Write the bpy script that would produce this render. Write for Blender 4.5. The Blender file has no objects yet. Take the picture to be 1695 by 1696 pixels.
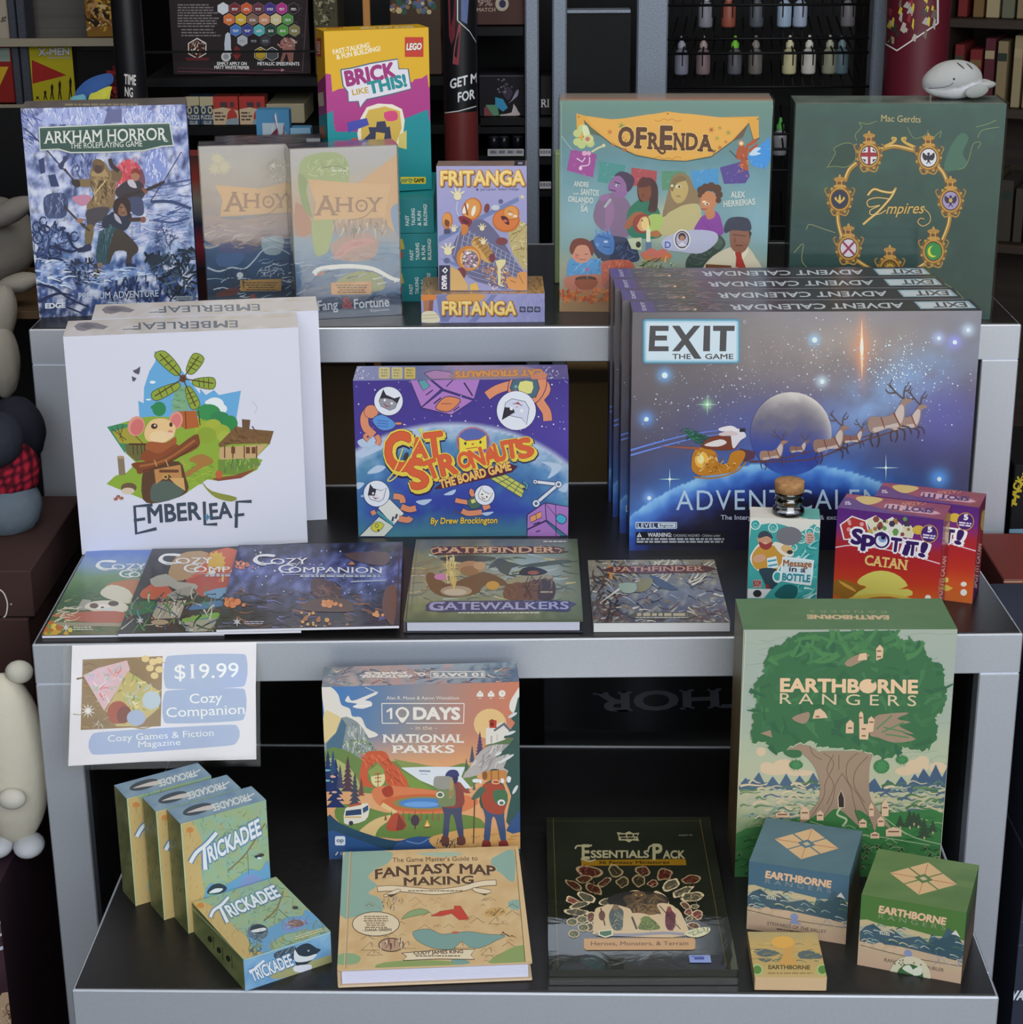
import bpy, math, random
import numpy as np
from mathutils import Vector, Matrix, noise
from mathutils.geometry import tessellate_polygon
sc = bpy.context.scene
COL = sc.collection
# ---------------------------------------------------------------- camera
# image axes are x right, y down, z forward; the frame is taken as 1695 x 1696
F, CX, CY = 3178.0, 847.5, 848.0
EYE = Vector((0, 0, 1.6))
DN = Vector((67, 8942, 3178)).normalized()
FW = Vector((37, -1129.7, 3178)); FW = (FW - DN * FW.dot(DN)).normalized()
RT = DN.cross(FW)
cam = bpy.data.cameras.new('camera')
cam.sensor_fit = 'HORIZONTAL'; cam.sensor_width = 36; cam.lens = F * 36 / 1695
cam.clip_start = 0.05
co = bpy.data.objects.new('camera', cam); COL.objects.link(co)
def _w(v): return Vector((v.dot(RT), v.dot(FW), -v.dot(DN)))
ax, ay, az = _w(Vector((1, 0, 0))), _w(Vector((0, -1, 0))), _w(Vector((0, 0, -1)))
co.matrix_world = Matrix(((ax.x, ay.x, az.x, EYE.x), (ax.y, ay.y, az.y, EYE.y), (ax.z, ay.z, az.z, EYE.z), (0, 0, 0, 1)))
sc.camera = co
def ray(px, py): return _w(Vector((px - CX, py - CY, F)))
def at(px, py, z):                      # point of the horizontal plane z seen there
 d = ray(px, py); return EYE + d * ((z - EYE.z) / d.z)
def aty(px, py, y):                     # point of the upright plane at depth y
 d = ray(px, py); return EYE + d * (y / d.y)
def proj(p):
 q = p - EYE; v = RT * q.x + FW * q.y - DN * q.z
 return CX + F * v.x / v.z, CY + F * v.y / v.z
# ---------------------------------------------------------------- light and exposure
W = bpy.data.worlds.new('world'); sc.world = W; W.use_nodes = True
bg_ = W.node_tree.nodes['Background']
bg_.inputs[0].default_value = (0.80, 0.88, 1.0, 1); bg_.inputs[1].default_value = 0.42
def area(name, loc, aim, sx, sy, power, col):
 l = bpy.data.lights.new(name, 'AREA'); l.shape = 'RECTANGLE'; l.size = sx; l.size_y = sy; l.energy = power; l.color = col
 o = bpy.data.objects.new(name, l); COL.objects.link(o); o.location = loc
 o.rotation_euler = (Vector(aim) - Vector(loc)).to_track_quat('-Z', 'Y').to_euler()
 return o
area('shop_window_light', (0.9, -2.0, 2.7), (0.1, 2.2, 0.75), 4.6, 2.4, 150, (0.90, 0.95, 1.0))
area('ceiling_panel_light', (0.2, 1.9, 3.15), (0.2, 1.9, 0.0), 2.4, 1.2, 26, (1.0, 0.96, 0.90))  # overhead fill added to brighten the upward faces, no known fixture
sn = bpy.data.lights.new('sun', 'SUN'); sn.energy = 5.5; sn.angle = 0.01; sn.color = (1.0, 0.93, 0.82)
so = bpy.data.objects.new('sun', sn); COL.objects.link(so); so.rotation_euler = (math.radians(-14), math.radians(12), 0)
sc.view_settings.view_transform = 'Standard'; sc.view_settings.look = 'None'
sc.view_settings.gamma = 1; sc.view_settings.exposure = 0.22
sc.view_settings.use_curve_mapping = False
# ---------------------------------------------------------------- colour, materials
def lin(c): return c / 12.92 if c <= 0.04045 else ((c + 0.055) / 1.055) ** 2.4
_hx = {}
GAIN = 1.0
def hx(s):                              # '#rrggbb' or tuple -> linear rgb
 if not isinstance(s, str): return s
 if s not in _hx:
  t = s.lstrip('#')
  if len(t) == 3: t = ''.join(c + c for c in t)
  _hx[s] = tuple(min(0.9, GAIN * lin(int(t[i:i + 2], 16) / 255)) for i in (0, 2, 4))
 return _hx[s]
def mixc(a, b, t):
 t = max(0.0, min(1.0, t)); a = hx(a); b = hx(b)
 return tuple(a[i] + (b[i] - a[i]) * t for i in range(3))
def ramp(cols, t):
 t = max(0.0, min(0.9999, t)) * (len(cols) - 1); i = int(t)
 return mixc(cols[i], cols[i + 1], t - i)
def nz(x, y, s=1.0, k=0.0, o=3):
 return noise.fractal(Vector((x * s, y * s, k)), 1.0, 2.0, o)
_mats = {}
def print_mat(name, rough, spec=0.4, coat=0.0, bump=0.0):   # printed card: colour read from the mesh
 if name in _mats: return _mats[name]
 m = bpy.data.materials.new(name); m.use_nodes = True; nt = m.node_tree; b = nt.nodes['Principled BSDF']
 a = nt.nodes.new('ShaderNodeVertexColor'); a.layer_name = 'Col'
 nt.links.new(a.outputs['Color'], b.inputs['Base Color'])
 b.inputs['Roughness'].default_value = rough; b.inputs['Specular IOR Level'].default_value = spec
 b.inputs['Coat Weight'].default_value = coat; b.inputs['Coat Roughness'].default_value = 0.12
 if bump:
  n = nt.nodes.new('ShaderNodeTexNoise'); n.inputs['Scale'].default_value = 55; n.inputs['Detail'].default_value = 3
  tc = nt.nodes.new('ShaderNodeTexCoord'); nt.links.new(tc.outputs['Object'], n.inputs['Vector'])
  u = nt.nodes.new('ShaderNodeBump'); u.inputs['Strength'].default_value = bump; u.inputs['Distance'].default_value = 0.004
  nt.links.new(n.outputs['Fac'], u.inputs['Height']); nt.links.new(u.outputs['Normal'], b.inputs['Normal'])
 _mats[name] = m; return m
def flat_mat(name, col, rough=0.5, metal=0.0, spec=0.5, var=0.0, scale=30.0, bump=0.0, sheen=0.0, stretch=None):
 if name in _mats: return _mats[name]
 m = bpy.data.materials.new(name); m.use_nodes = True; nt = m.node_tree; b = nt.nodes['Principled BSDF']
 b.inputs['Base Color'].default_value = (*hx(col), 1); b.inputs['Roughness'].default_value = rough
 b.inputs['Metallic'].default_value = metal; b.inputs['Specular IOR Level'].default_value = spec
 b.inputs['Sheen Weight'].default_value = sheen
 if var or bump:
  n = nt.nodes.new('ShaderNodeTexNoise'); n.inputs['Scale'].default_value = scale; n.inputs['Detail'].default_value = 5
  tc = nt.nodes.new('ShaderNodeTexCoord'); mp = nt.nodes.new('ShaderNodeMapping')
  if stretch: mp.inputs['Scale'].default_value = stretch
  nt.links.new(tc.outputs['Object'], mp.inputs['Vector']); nt.links.new(mp.outputs['Vector'], n.inputs['Vector'])
  if var:
   r = nt.nodes.new('ShaderNodeValToRGB'); c = hx(col)
   r.color_ramp.elements[0].position = 0.3; r.color_ramp.elements[1].position = 0.7
   r.color_ramp.elements[0].color = (*[x * (1 - var) for x in c], 1)
   r.color_ramp.elements[1].color = (*[min(1, x * (1 + var)) for x in c], 1)
   nt.links.new(n.outputs['Fac'], r.inputs['Fac']); nt.links.new(r.outputs['Color'], b.inputs['Base Color'])
  if bump:
   u = nt.nodes.new('ShaderNodeBump'); u.inputs['Strength'].default_value = bump; u.inputs['Distance'].default_value = 0.003
   nt.links.new(n.outputs['Fac'], u.inputs['Height']); nt.links.new(u.outputs['Normal'], b.inputs['Normal'])
 _mats[name] = m; return m
GLOSS = print_mat('gloss_print', 0.28, 0.45, 0.12)
SATIN = print_mat('satin_print', 0.42, 0.4)
MATTE = print_mat('matte_print', 0.62, 0.3)
DIM = print_mat('dull_print', 0.7, 0.2)
def clear_mat(name, rough, amount, bump, tint=(1, 1, 1), scale=60, gain=1.0):   # thin clear film: mostly see-through, some gloss
 m = bpy.data.materials.new(name); m.use_nodes = True; nt = m.node_tree
 nt.nodes.remove(nt.nodes['Principled BSDF']); out = nt.nodes['Material Output']
 t = nt.nodes.new('ShaderNodeBsdfTransparent'); t.inputs[0].default_value = (*tint, 1)
 g = nt.nodes.new('ShaderNodeBsdfGlossy'); g.inputs['Roughness'].default_value = rough
 n = nt.nodes.new('ShaderNodeTexNoise'); n.inputs['Scale'].default_value = scale; n.inputs['Detail'].default_value = 3
 n.inputs['Distortion'].default_value = 1.2
 tc = nt.nodes.new('ShaderNodeTexCoord'); nt.links.new(tc.outputs['Object'], n.inputs['Vector'])
 u = nt.nodes.new('ShaderNodeBump'); u.inputs['Strength'].default_value = bump; u.inputs['Distance'].default_value = 0.004
 nt.links.new(n.outputs['Fac'], u.inputs['Height']); nt.links.new(u.outputs['Normal'], g.inputs['Normal'])
 f = nt.nodes.new('ShaderNodeFresnel'); f.inputs[0].default_value = 1.45
 k = nt.nodes.new('ShaderNodeMath'); k.operation = 'MULTIPLY_ADD'; k.inputs[1].default_value = gain; k.inputs[2].default_value = amount
 nt.links.new(f.outputs[0], k.inputs[0])
 x = nt.nodes.new('ShaderNodeMixShader'); nt.links.new(k.outputs[0], x.inputs[0])
 nt.links.new(t.outputs[0], x.inputs[1]); nt.links.new(g.outputs[0], x.inputs[2]); nt.links.new(x.outputs[0], out.inputs[0])
 _mats[name] = m; return m
# ---------------------------------------------------------------- objects
def tag(o, label=None, cat=None, group=None, kind=None):
 if label: o['label'] = label
 if cat: o['category'] = cat
 if group: o['group'] = group
 if kind: o['kind'] = kind
 return o
def empty(name, mat=None):
 o = bpy.data.objects.new(name, None); COL.objects.link(o); o.empty_display_size = 0.05
 if mat is not None: o.matrix_world = mat
 return o
def copy_tree(o, parent=None):
 c = o.copy(); COL.objects.link(c)
 if parent is not None: c.parent = parent
 for ch in list(o.children): copy_tree(ch, c)
 return c
class MB:
 """a mesh being collected: polygons with one colour, or one colour per corner"""
 def __init__(s): s.v = []; s.f = []; s.c = []; s.sm = []
 def poly(s, pts, col, smooth=False):
  i = len(s.v); s.v += [tuple(p) for p in pts]; s.f.append(tuple(range(i, i + len(pts))))
  s.c.append(col); s.sm.append(smooth)
 def box(s, a, b, col='#888', M=None, bev=0.0, skip=()):
  x0, y0, z0 = a; x1, y1, z1 = b; c = hx(col)
  if bev <= 0:
   P = [Vector((x, y, z)) for z in (z0, z1) for y in (y0, y1) for x in (x0, x1)]
   if M is not None: P = [M @ p for p in P]
   for nm,q in (('bottom',(0,2,3,1)),('top',(4,5,7,6)),('front',(0,1,5,4)),('right',(1,3,7,5)),('back',(3,2,6,7)),('left',(2,0,4,6))):
    if nm not in skip: s.poly([P[i] for i in q], c)
   return
  e = bev                                    # chamfered box
  def pt(ix, iy, iz, ax_):
   p = [(x0, x1)[ix], (y0, y1)[iy], (z0, z1)[iz]]
   for k, (i, lo) in enumerate(((ix, 1), (iy, 1), (iz, 1))):
    if k != ax_: p[k] += -e if i else e
   v = Vector(p); return M @ v if M is not None else v
  for ax_ in range(3):
   for sd in (0, 1):
    o = [k for k in range(3) if k != ax_]; q = []
    for i, j in ((0, 0), (1, 0), (1, 1), (0, 1)):
     n = [0, 0, 0]; n[ax_] = sd; n[o[0]] = i; n[o[1]] = j; q.append(pt(*n, ax_))
    if (sd == 1) ^ (ax_ == 1): s.poly(q, c)
    else: s.poly(q[::-1], c)
  for ax_ in range(3):                       # edges along ax_
   o = [k for k in range(3) if k != ax_]
   for i in (0, 1):
    for j in (0, 1):
     n = [0, 0, 0]; n[o[0]] = i; n[o[1]] = j
     m = list(n); m[ax_] = 1
     s.poly([pt(*n, o[0]), pt(*m, o[0]), pt(*m, o[1]), pt(*n, o[1])], c)
  for i in (0, 1):
   for j in (0, 1):
    for k in (0, 1): s.poly([pt(i, j, k, 0), pt(i, j, k, 1), pt(i, j, k, 2)], c)
 def tube(s, pts, r, col='#888', n=8, cap=True):
  c = hx(col); pts = [Vector(p) for p in pts]; rs = r if isinstance(r, (list, tuple)) else [r] * len(pts); rings = []
  for i, p in enumerate(pts):
   d = (pts[min(i + 1, len(pts) - 1)] - pts[max(i - 1, 0)]).normalized()
   u = d.cross(Vector((0, 0, 1)) if abs(d.z) < 0.9 else Vector((1, 0, 0))).normalized(); w = d.cross(u)
   rings.append([p + (u * math.cos(6.28319 * k / n) + w * math.sin(6.28319 * k / n)) * rs[i] for k in range(n)])
  for a, b in zip(rings, rings[1:]):
   for k in range(n): s.poly([a[k], a[(k + 1) % n], b[(k + 1) % n], b[k]], c, True)
  if cap: s.poly(rings[0][::-1], c); s.poly(rings[-1], c)
 def lathe(s, prof, col='#888', n=24, M=None):
  cols = col if isinstance(col, list) else [col] * len(prof); R_ = []
  for (r, z) in prof:
   q = [Vector((r * math.cos(6.28319 * k / n), r * math.sin(6.28319 * k / n), z)) for k in range(n)]
   R_.append([M @ p for p in q] if M is not None else q)
  for i in range(len(prof) - 1):
   for k in range(n): s.poly([R_[i][k], R_[i][(k + 1) % n], R_[i + 1][(k + 1) % n], R_[i + 1][k]], hx(cols[i]), True)
 def ball(s, c, r, col='#888', n=20, M=None, fn=None):
  c = Vector(c); r = Vector(r) if not isinstance(r, (int, float)) else Vector((r, r, r)); P = []
  for i in range(n // 2 + 1):
   th = math.pi * i / (n // 2); row = []
   for k in range(n):
    d = Vector((math.sin(th) * math.cos(6.28319 * k / n), math.sin(th) * math.sin(6.28319 * k / n), math.cos(th)))
    q = 1.0 + (fn(d) if fn else 0.0)
    p = Vector((d.x * r.x * q, d.y * r.y * q, d.z * r.z * q))
    row.append((M.to_3x3() @ p if M is not None else p) + c)
   P.append(row)
  cc = hx(col) if not callable(col) else None
  for i in range(n // 2):
   for k in range(n):
    q = [P[i + 1][k], P[i + 1][(k + 1) % n], P[i][(k + 1) % n], P[i][k]]
    s.poly(q, cc if cc else tuple(hx(col(v)) for v in q), True)
 def build(s, name, mat, parent=None, M=None, weld=0.0):
  me = bpy.data.meshes.new(name); me.from_pydata(s.v, [], s.f)
  at_ = me.color_attributes.new('Col', 'FLOAT_COLOR', 'CORNER')
  buf = []
  for f, c in zip(s.f, s.c):
   if isinstance(c[0], tuple):
    for q in c: buf += (*q, 1.0)
   else:
    for _ in f: buf += (*c, 1.0)
  at_.data.foreach_set('color', buf)
  if any(s.sm):
   import bmesh
   me.polygons.foreach_set('use_smooth', s.sm)
   b = bmesh.new(); b.from_mesh(me); bmesh.ops.remove_doubles(b, verts=b.verts, dist=weld or 1e-6); b.to_mesh(me); b.free()
  me.materials.append(mat)
  o = bpy.data.objects.new(name, me); COL.objects.link(o)
  if parent is not None: o.parent = parent
  if M is not None:
   if parent is not None: o.matrix_local = M
   else: o.matrix_world = M
  return o
# ---------------------------------------------------------------- lettering
_gl = {}
def glyphs(txt, bold=0.0, sp=1.0):
 k = (txt, round(bold, 3), sp)
 if k in _gl: return _gl[k]
 cu = bpy.data.curves.new('lettering', 'FONT'); cu.body = txt; cu.size = 1.0; cu.offset = bold; cu.space_character = sp; cu.resolution_u = 3
 ob = bpy.data.objects.new('lettering', cu)
 me = bpy.data.meshes.new_from_object(ob)
 V = [(v.co.x, v.co.y) for v in me.vertices]; T = [tuple(p.vertices) for p in me.polygons]
 cnt = {}
 for t in T:
  for i in range(len(t)):
   e = tuple(sorted((t[i], t[(i + 1) % len(t)]))); cnt[e] = cnt.get(e, 0) + 1
 E = [e for e, n in cnt.items() if n == 1]
 bpy.data.objects.remove(ob); bpy.data.curves.remove(cu); bpy.data.meshes.remove(me)
 _gl[k] = (V, T, E); return _gl[k]
CAP = max(v[1] for v in glyphs('H')[0]); XH = max(v[1] for v in glyphs('x')[0])
def spline(pts, n=5, closed=True):
 P = [Vector((p[0], p[1])) for p in pts]; N = len(P); out = []
 for i in range(N if closed else N - 1):
  a, b, c, d = (P[(i - 1) % N], P[i], P[(i + 1) % N], P[(i + 2) % N]) if closed else (P[max(i - 1, 0)], P[i], P[i + 1], P[min(i + 2, N - 1)])
  for k in range(n):
   t = k / n
   q = 0.5 * ((2 * b) + (c - a) * t + (2 * a - 5 * b + 4 * c - d) * t * t + (3 * b - a - 3 * c + d) * t ** 3)
   out.append((q.x, q.y))
 if not closed: out.append(tuple(P[-1]))
 return out
class Art:
 """print on one flat face of a box; coordinates are those of a crop (x0, y0, scale) of the picture, or percent of the face ('uv')"""
 def __init__(s, bx, face, crop=(0, 0, 1.0), mb=None):
  s.bx = bx; s.mb = mb if mb is not None else bx.mb; s.o, s.u, s.v, s.n, s.w, s.h = bx.face(face); s.crop = crop; s.k = 0
  s.rnd = random.Random(hash((round(s.w, 4), face == 'top', round(s.h, 4))) & 0xffff)
  if crop != 'uv':
   M = bx.M; s.wo = M @ s.o; r3 = M.to_3x3(); s.wu = r3 @ s.u; s.wv = r3 @ s.v; s.wn = r3 @ s.n
 def fc(s, x, y):
  if s.crop == 'uv': return (x / 100 * s.w, (1 - y / 100) * s.h)
  d = ray(s.crop[0] + x / s.crop[2], s.crop[1] + y / s.crop[2])
  p = EYE + d * ((s.wo - EYE).dot(s.wn) / d.dot(s.wn)) - s.wo
  return (p.dot(s.wu), p.dot(s.wv))
 def inv(s, a, b):
  if s.crop == 'uv': return (a / s.w * 100, (1 - b / s.h) * 100)
  x, y = proj(s.wo + s.wu * a + s.wv * b)
  return ((x - s.crop[0]) * s.crop[2], (y - s.crop[1]) * s.crop[2])
 hold = None
 def lay(s):
  if s.hold: return s.hold
  s.k += 1; return 6e-5 + s.k * 1.6e-6
 def batch(s, on=True): s.hold = None; s.hold = s.lay() if on else None; return s
 def put(s, pts, off, col):
  P = [(p[0], p[1]) for p in pts]
  C = col if isinstance(col[0], tuple) else None
  if any(p[0] < 0 or p[0] > s.w or p[1] < 0 or p[1] > s.h for p in P):
   if C: C = None; col = col[0]
   for ax_, lim, sg in ((0, 0.0, 1), (0, s.w, -1), (1, 0.0, 1), (1, s.h, -1)):
    o = []
    for i in range(len(P)):
     a, b = P[i], P[(i + 1) % len(P)]; da = (a[ax_] - lim) * sg; db = (b[ax_] - lim) * sg
     if da >= 0: o.append(a)
     if (da >= 0) != (db >= 0):
      t = da / (da - db); o.append((a[0] + (b[0] - a[0]) * t, a[1] + (b[1] - a[1]) * t))
    P = o
    if len(P) < 3: return
  A = sum(P[i][0] * P[(i + 1) % len(P)][1] - P[(i + 1) % len(P)][0] * P[i][1] for i in range(len(P)))
  if abs(A) < 1e-12: return
  if A < 0:
   P = P[::-1]
   if C: C = C[::-1]
  s.mb.poly([s.o + s.u * p[0] + s.v * p[1] + s.n * off for p in P], C if C else col)
 def bg(s, fn, nx=40, ny=40, box=None):
  off = s.lay(); a0, b0, a1, b1 = (0, 0, s.w, s.h) if box is None else box
  G = [[(a0 + (a1 - a0) * i / nx, b0 + (b1 - b0) * j / ny) for i in range(nx + 1)] for j in range(ny + 1)]
  K = [[hx(fn(*s.inv(*p))) for p in r] for r in G]
  for j in range(ny):
   for i in range(nx):
    s.put([G[j][i], G[j][i + 1], G[j + 1][i + 1], G[j + 1][i]], off, (K[j][i], K[j][i + 1], K[j + 1][i + 1], K[j + 1][i]))
 def fill(s, col): s.poly2([(0, 0), (s.w, 0), (s.w, s.h), (0, s.h)], col)
 def poly2(s, P, col, off=None):
  off = off or s.lay(); c = hx(col)
  if len(P) == 3: s.put(P, off, c); return
  for t in tessellate_polygon([[Vector((p[0], p[1], 0)) for p in P]]): s.put([P[i] for i in t], off, c)
 def p(s, pts, col, sm=0, ol=None, lw=2.0):      # filled outline; sm > 0 rounds it; ol draws its contour
  if sm: pts = spline(pts, sm)
  s.poly2([s.fc(*q) for q in pts], col)
  if ol: s.l(list(pts) + [pts[0]], ol, lw)
  return s
 def e(s, x, y, rx, ry=None, col='#fff', rot=0, n=18, ol=None, lw=2.0):
  ry = rx if ry is None else ry; c, d = math.cos(math.radians(rot)), math.sin(math.radians(rot)); P = []
  for k in range(n):
   a, b = rx * math.cos(6.28319 * k / n), ry * math.sin(6.28319 * k / n); P.append((x + a * c - b * d, y + a * d + b * c))
  return s.p(P, col, 0, ol, lw)
 def l(s, pts, col, w=2.0, sm=0):                 # stroke
  if sm: pts = spline(pts, sm, False)
  off = s.lay(); c = hx(col); n = len(pts)
  ws = w if isinstance(w, (list, tuple)) else None; L = []; R_ = []
  for i in range(n):
   a, b = pts[max(i - 1, 0)], pts[min(i + 1, n - 1)]; dx, dy = b[0] - a[0], b[1] - a[1]; q = math.hypot(dx, dy) or 1
   t = (ws[0] + (ws[1] - ws[0]) * i / (n - 1) if ws else w) / 2
   L.append((pts[i][0] - dy / q * t, pts[i][1] + dx / q * t)); R_.append((pts[i][0] + dy / q * t, pts[i][1] - dx / q * t))
  L = [s.fc(*q) for q in L]; R_ = [s.fc(*q) for q in R_]
  for i in range(n - 1): s.put([L[i], L[i + 1], R_[i + 1], R_[i]], off, c)
  return s
 def r(s, x0, y0, x1, y1, col, rad=0, ol=None, lw=2.0):
  if rad:
   P = []
   for cx, cy, a0 in ((x1 - rad, y1 - rad, 0), (x0 + rad, y1 - rad, 90), (x0 + rad, y0 + rad, 180), (x1 - rad, y0 + rad, 270)):
    for k in range(4):
     a = math.radians(a0 + k * 30); P.append((cx + rad * math.cos(a), cy + rad * math.sin(a)))
  else: P = [(x0, y0), (x1, y0), (x1, y1), (x0, y1)]
  return s.p(P, col, 0, ol, lw)
 def star(s, x, y, r0, r1, n, col, rot=0):
  return s.p([(x + (r0 if k % 2 == 0 else r1) * math.sin(math.radians(rot) + math.pi * k / n),y - (r0 if k % 2 == 0 else r1) * math.cos(math.radians(rot) + math.pi * k / n)) for k in range(2 * n)],col)
 def t(s, txt, x0, y0, x1, y1, h, col, b=0.0, serif=0.0, ol=None, ow=0.04, sk=0.0, up=None, warp=None, sp=1.0, small=0.0):
  """baseline from (x0, y0) to (x1, y1), capital height h; up points the letters, warp(t) lifts, small shrinks all but word initials"""
  V, T, E = glyphs(txt, 0.0, sp)
  if not V: return s
  xa, xb = min(v[0] for v in V), max(v[0] for v in V); wd = xb - xa or 1
  dx, dy = (x1 - x0), (y1 - y0); ln = math.hypot(dx, dy) or 1
  ux, uy = up if up else (dy / ln, -dx / ln); q = h / CAP
  def m(v):
   t = (v[0] - xa) / wd; y = v[1] * q; lift = 0.0
   if warp:
    w_ = warp(t); lift, sc_ = w_ if isinstance(w_, tuple) else (w_, 1.0); y *= sc_
   return s.fc(x0 + dx * t + ux * (y + lift) + dx / ln * sk * y, y0 + dy * t + uy * (y + lift) + dy / ln * sk * y)
  tris = [[V[i] for i in t] for t in T]
  if serif:
   hh = serif * 0.55
   for a, e in E:
    A, B = V[a], V[e]
    if abs(A[1] - B[1]) > 0.004 or not 0.03 < abs(A[0] - B[0]) < 0.26: continue
    y = A[1]; lo, hi = min(A[0], B[0]) - serif, max(A[0], B[0]) + serif
    if abs(y) < 0.03: ya, yb = y, y + hh
    elif abs(y - CAP) < 0.03 or abs(y - XH) < 0.03: ya, yb = y - hh, y
    else: continue
    tris.append([(lo, ya), (hi, ya), (hi, yb), (lo, yb)])
  for cc, bb in ([(ol, b + ow)] if ol else []) + [(col, b)]:
   c = hx(cc); n = 0 if bb < 0.004 else (4 if bb < 0.02 else 8)
   for k in range(max(n, 1)):
    off = s.lay()
    ox, oy = (bb * math.cos(6.28319 * (k + 0.5) / n), bb * math.sin(6.28319 * (k + 0.5) / n)) if n else (0, 0)
    for t in tris: s.put([m((v[0] + ox, v[1] + oy)) for v in t], off, c)
  return s
 def lines(s, x0, y0, x1, n, dy, h, col, seed=1, ragged=0.25, center=False, dyx=0.0):   # rows of print too small to read
  R_ = random.Random(seed); s.batch()
  for i in range(n):
   y = y0 + i * dy; q = (x1 - x0) * (1 - ragged * R_.random()); xa = x0 + ((x1 - x0) - q) / 2 if center else x0; x = xa
   while x < xa + q:
    w = min(h * R_.uniform(1.2, 4.5), xa + q - x)
    yy = y + (x - x0) * dyx
    s.p([(x, yy), (x + w, yy + w * dyx), (x + w, yy + h + w * dyx), (x, yy + h)], col); x += w + h * 0.6
  return s.batch(False)
 def dabs(s, pts, n, cols, ln, wd, ang=(0, 360), seed=3, sm=True):   # brush strokes scattered in an outline
  R_ = random.Random(seed); xs = [q[0] for q in pts]; ys = [q[1] for q in pts]
  def inside(x, y):
   c = False
   for i in range(len(pts)):
    (xa, ya), (xb, yb) = pts[i], pts[i - 1]
    if (ya > y) != (yb > y) and x < (xb - xa) * (y - ya) / (yb - ya) + xa: c = not c
   return c
  k = 0; tries = 0
  while k < n and tries < n * 20:
   tries += 1; x, y = R_.uniform(min(xs), max(xs)), R_.uniform(min(ys), max(ys))
   if not inside(x, y): continue
   a = math.radians(R_.uniform(*ang)); L = ln * R_.uniform(0.5, 1.4) / 2; w = wd * R_.uniform(0.5, 1.3); b = R_.uniform(-0.5, 0.5)
   c, d = math.cos(a), math.sin(a)
   s.l([(x - L * c,y - L * d),(x - b * L * d * 0.6,y + b * L * c * 0.6),(x + L * c,y + L * d)],R_.choice(cols),[w,w * 0.3],3 if sm else 0); k += 1
  return s
 def dots(s, pts, n, cols, r0, r1, seed=5):
  R_ = random.Random(seed); xs = [q[0] for q in pts]; ys = [q[1] for q in pts]
  for _ in range(n):
   r = R_.uniform(r0, r1) if R_.random() < 0.85 else r1 * 1.3
   s.e(R_.uniform(min(xs), max(xs)), R_.uniform(min(ys), max(ys)), r, r, R_.choice(cols), 0, 6)
  return s
class Box:
 """a carton (or book) standing on the plane z with its front bottom edge seen from bl to br; top and back give height and depth"""
 def __init__(s, name, label, cat, bl, br, z, top, back, group=None, w=None, h=None, d=None, yaw=None):
  o = at(*bl, z); q = at(*br, z) if br else None
  a = math.atan2(q.y - o.y, q.x - o.x) if yaw is None else math.radians(yaw)
  s.W = w or (q - o).length
  s.M = Matrix.Translation(o) @ Matrix.Rotation(a, 4, 'Z'); iv = s.M.inverted(); r3 = iv.to_3x3(); e = iv @ EYE
  if h is None:
   r = r3 @ ray(*top); h = (e + r * (-e.y / r.y)).z
  s.H = h
  if d is None:
   r = r3 @ ray(*back); d = (e + r * ((h - e.z) / r.z)).y
  s.D = d; s.mb = MB(); s.root = empty(name, s.M); tag(s.root, label, cat, group); s.name = name
  print('BOX %-34s W%.3f H%.3f D%.3f yaw%.1f at %.2f %.2f' % (label[:34], s.W, s.H, s.D, math.degrees(a), o.x, o.y))
 def face(s, f):
  x, y, z = Vector((1, 0, 0)), Vector((0, 1, 0)), Vector((0, 0, 1))
  return {'front': (Vector((0, 0, 0)), x, z, -y, s.W, s.H), 'top': (Vector((0, 0, s.H)), x, y, z, s.W, s.D),
    'left': (Vector((0, s.D, 0)), -y, z, -x, s.D, s.H), 'right': (Vector((s.W, 0, 0)), y, z, x, s.D, s.H)}[f]
 def body(s, col, bev=0.0012, z0=0.0):
  s.mb.box((0, 0, z0 + 0.0004), (s.W, s.D, s.H), col, bev=bev)
 def done(s, part='lid', mat=GLOSS):
  s.part = s.mb.build(part, mat, s.root); return s
 def copy(s, label, dx=0, dy=0, dz=0, yaw=0):
  c = copy_tree(s.root); c.matrix_world = s.M @ Matrix.Translation((dx, dy, dz)) @ Matrix.Rotation(math.radians(yaw), 4, 'Z')
  c['label'] = label; return c
# ---------------------------------------------------------------- the setting
ZT, ZM, ZB = 0.949, 0.715, 0.481
def struct(name, a, b, mat):
 m = MB(); m.box(a, b); o = m.build(name, mat); o['kind'] = 'structure'; return o
CONC = flat_mat('floor_tiles', '#4a4643', 0.55, var=0.25, scale=9, bump=0.1)
struct('ground', (-9, -12, -0.05), (9, -0.6, -0.002), flat_mat('pale_pavement', '#b9b0a2', 0.8, var=0.02, scale=1))
struct('floor', (-4, -0.6, -0.05), (4, 6.2, 0), CONC)
WALL = flat_mat('dark_wall_paint', '#3a3532', 0.8, var=0.1, scale=4)
struct('wall_back', (-4, 6.2, 0), (4, 6.3, 3.2), WALL)
struct('wall_left', (-4.1, -0.5, 0), (-4, 6.2, 3.2), WALL)
struct('wall_right', (4, -0.5, 0), (4.1, 6.2, 3.2), WALL)
struct('ceiling', (-4, -0.6, 3.2), (4, 6.3, 3.3), WALL)
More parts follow.
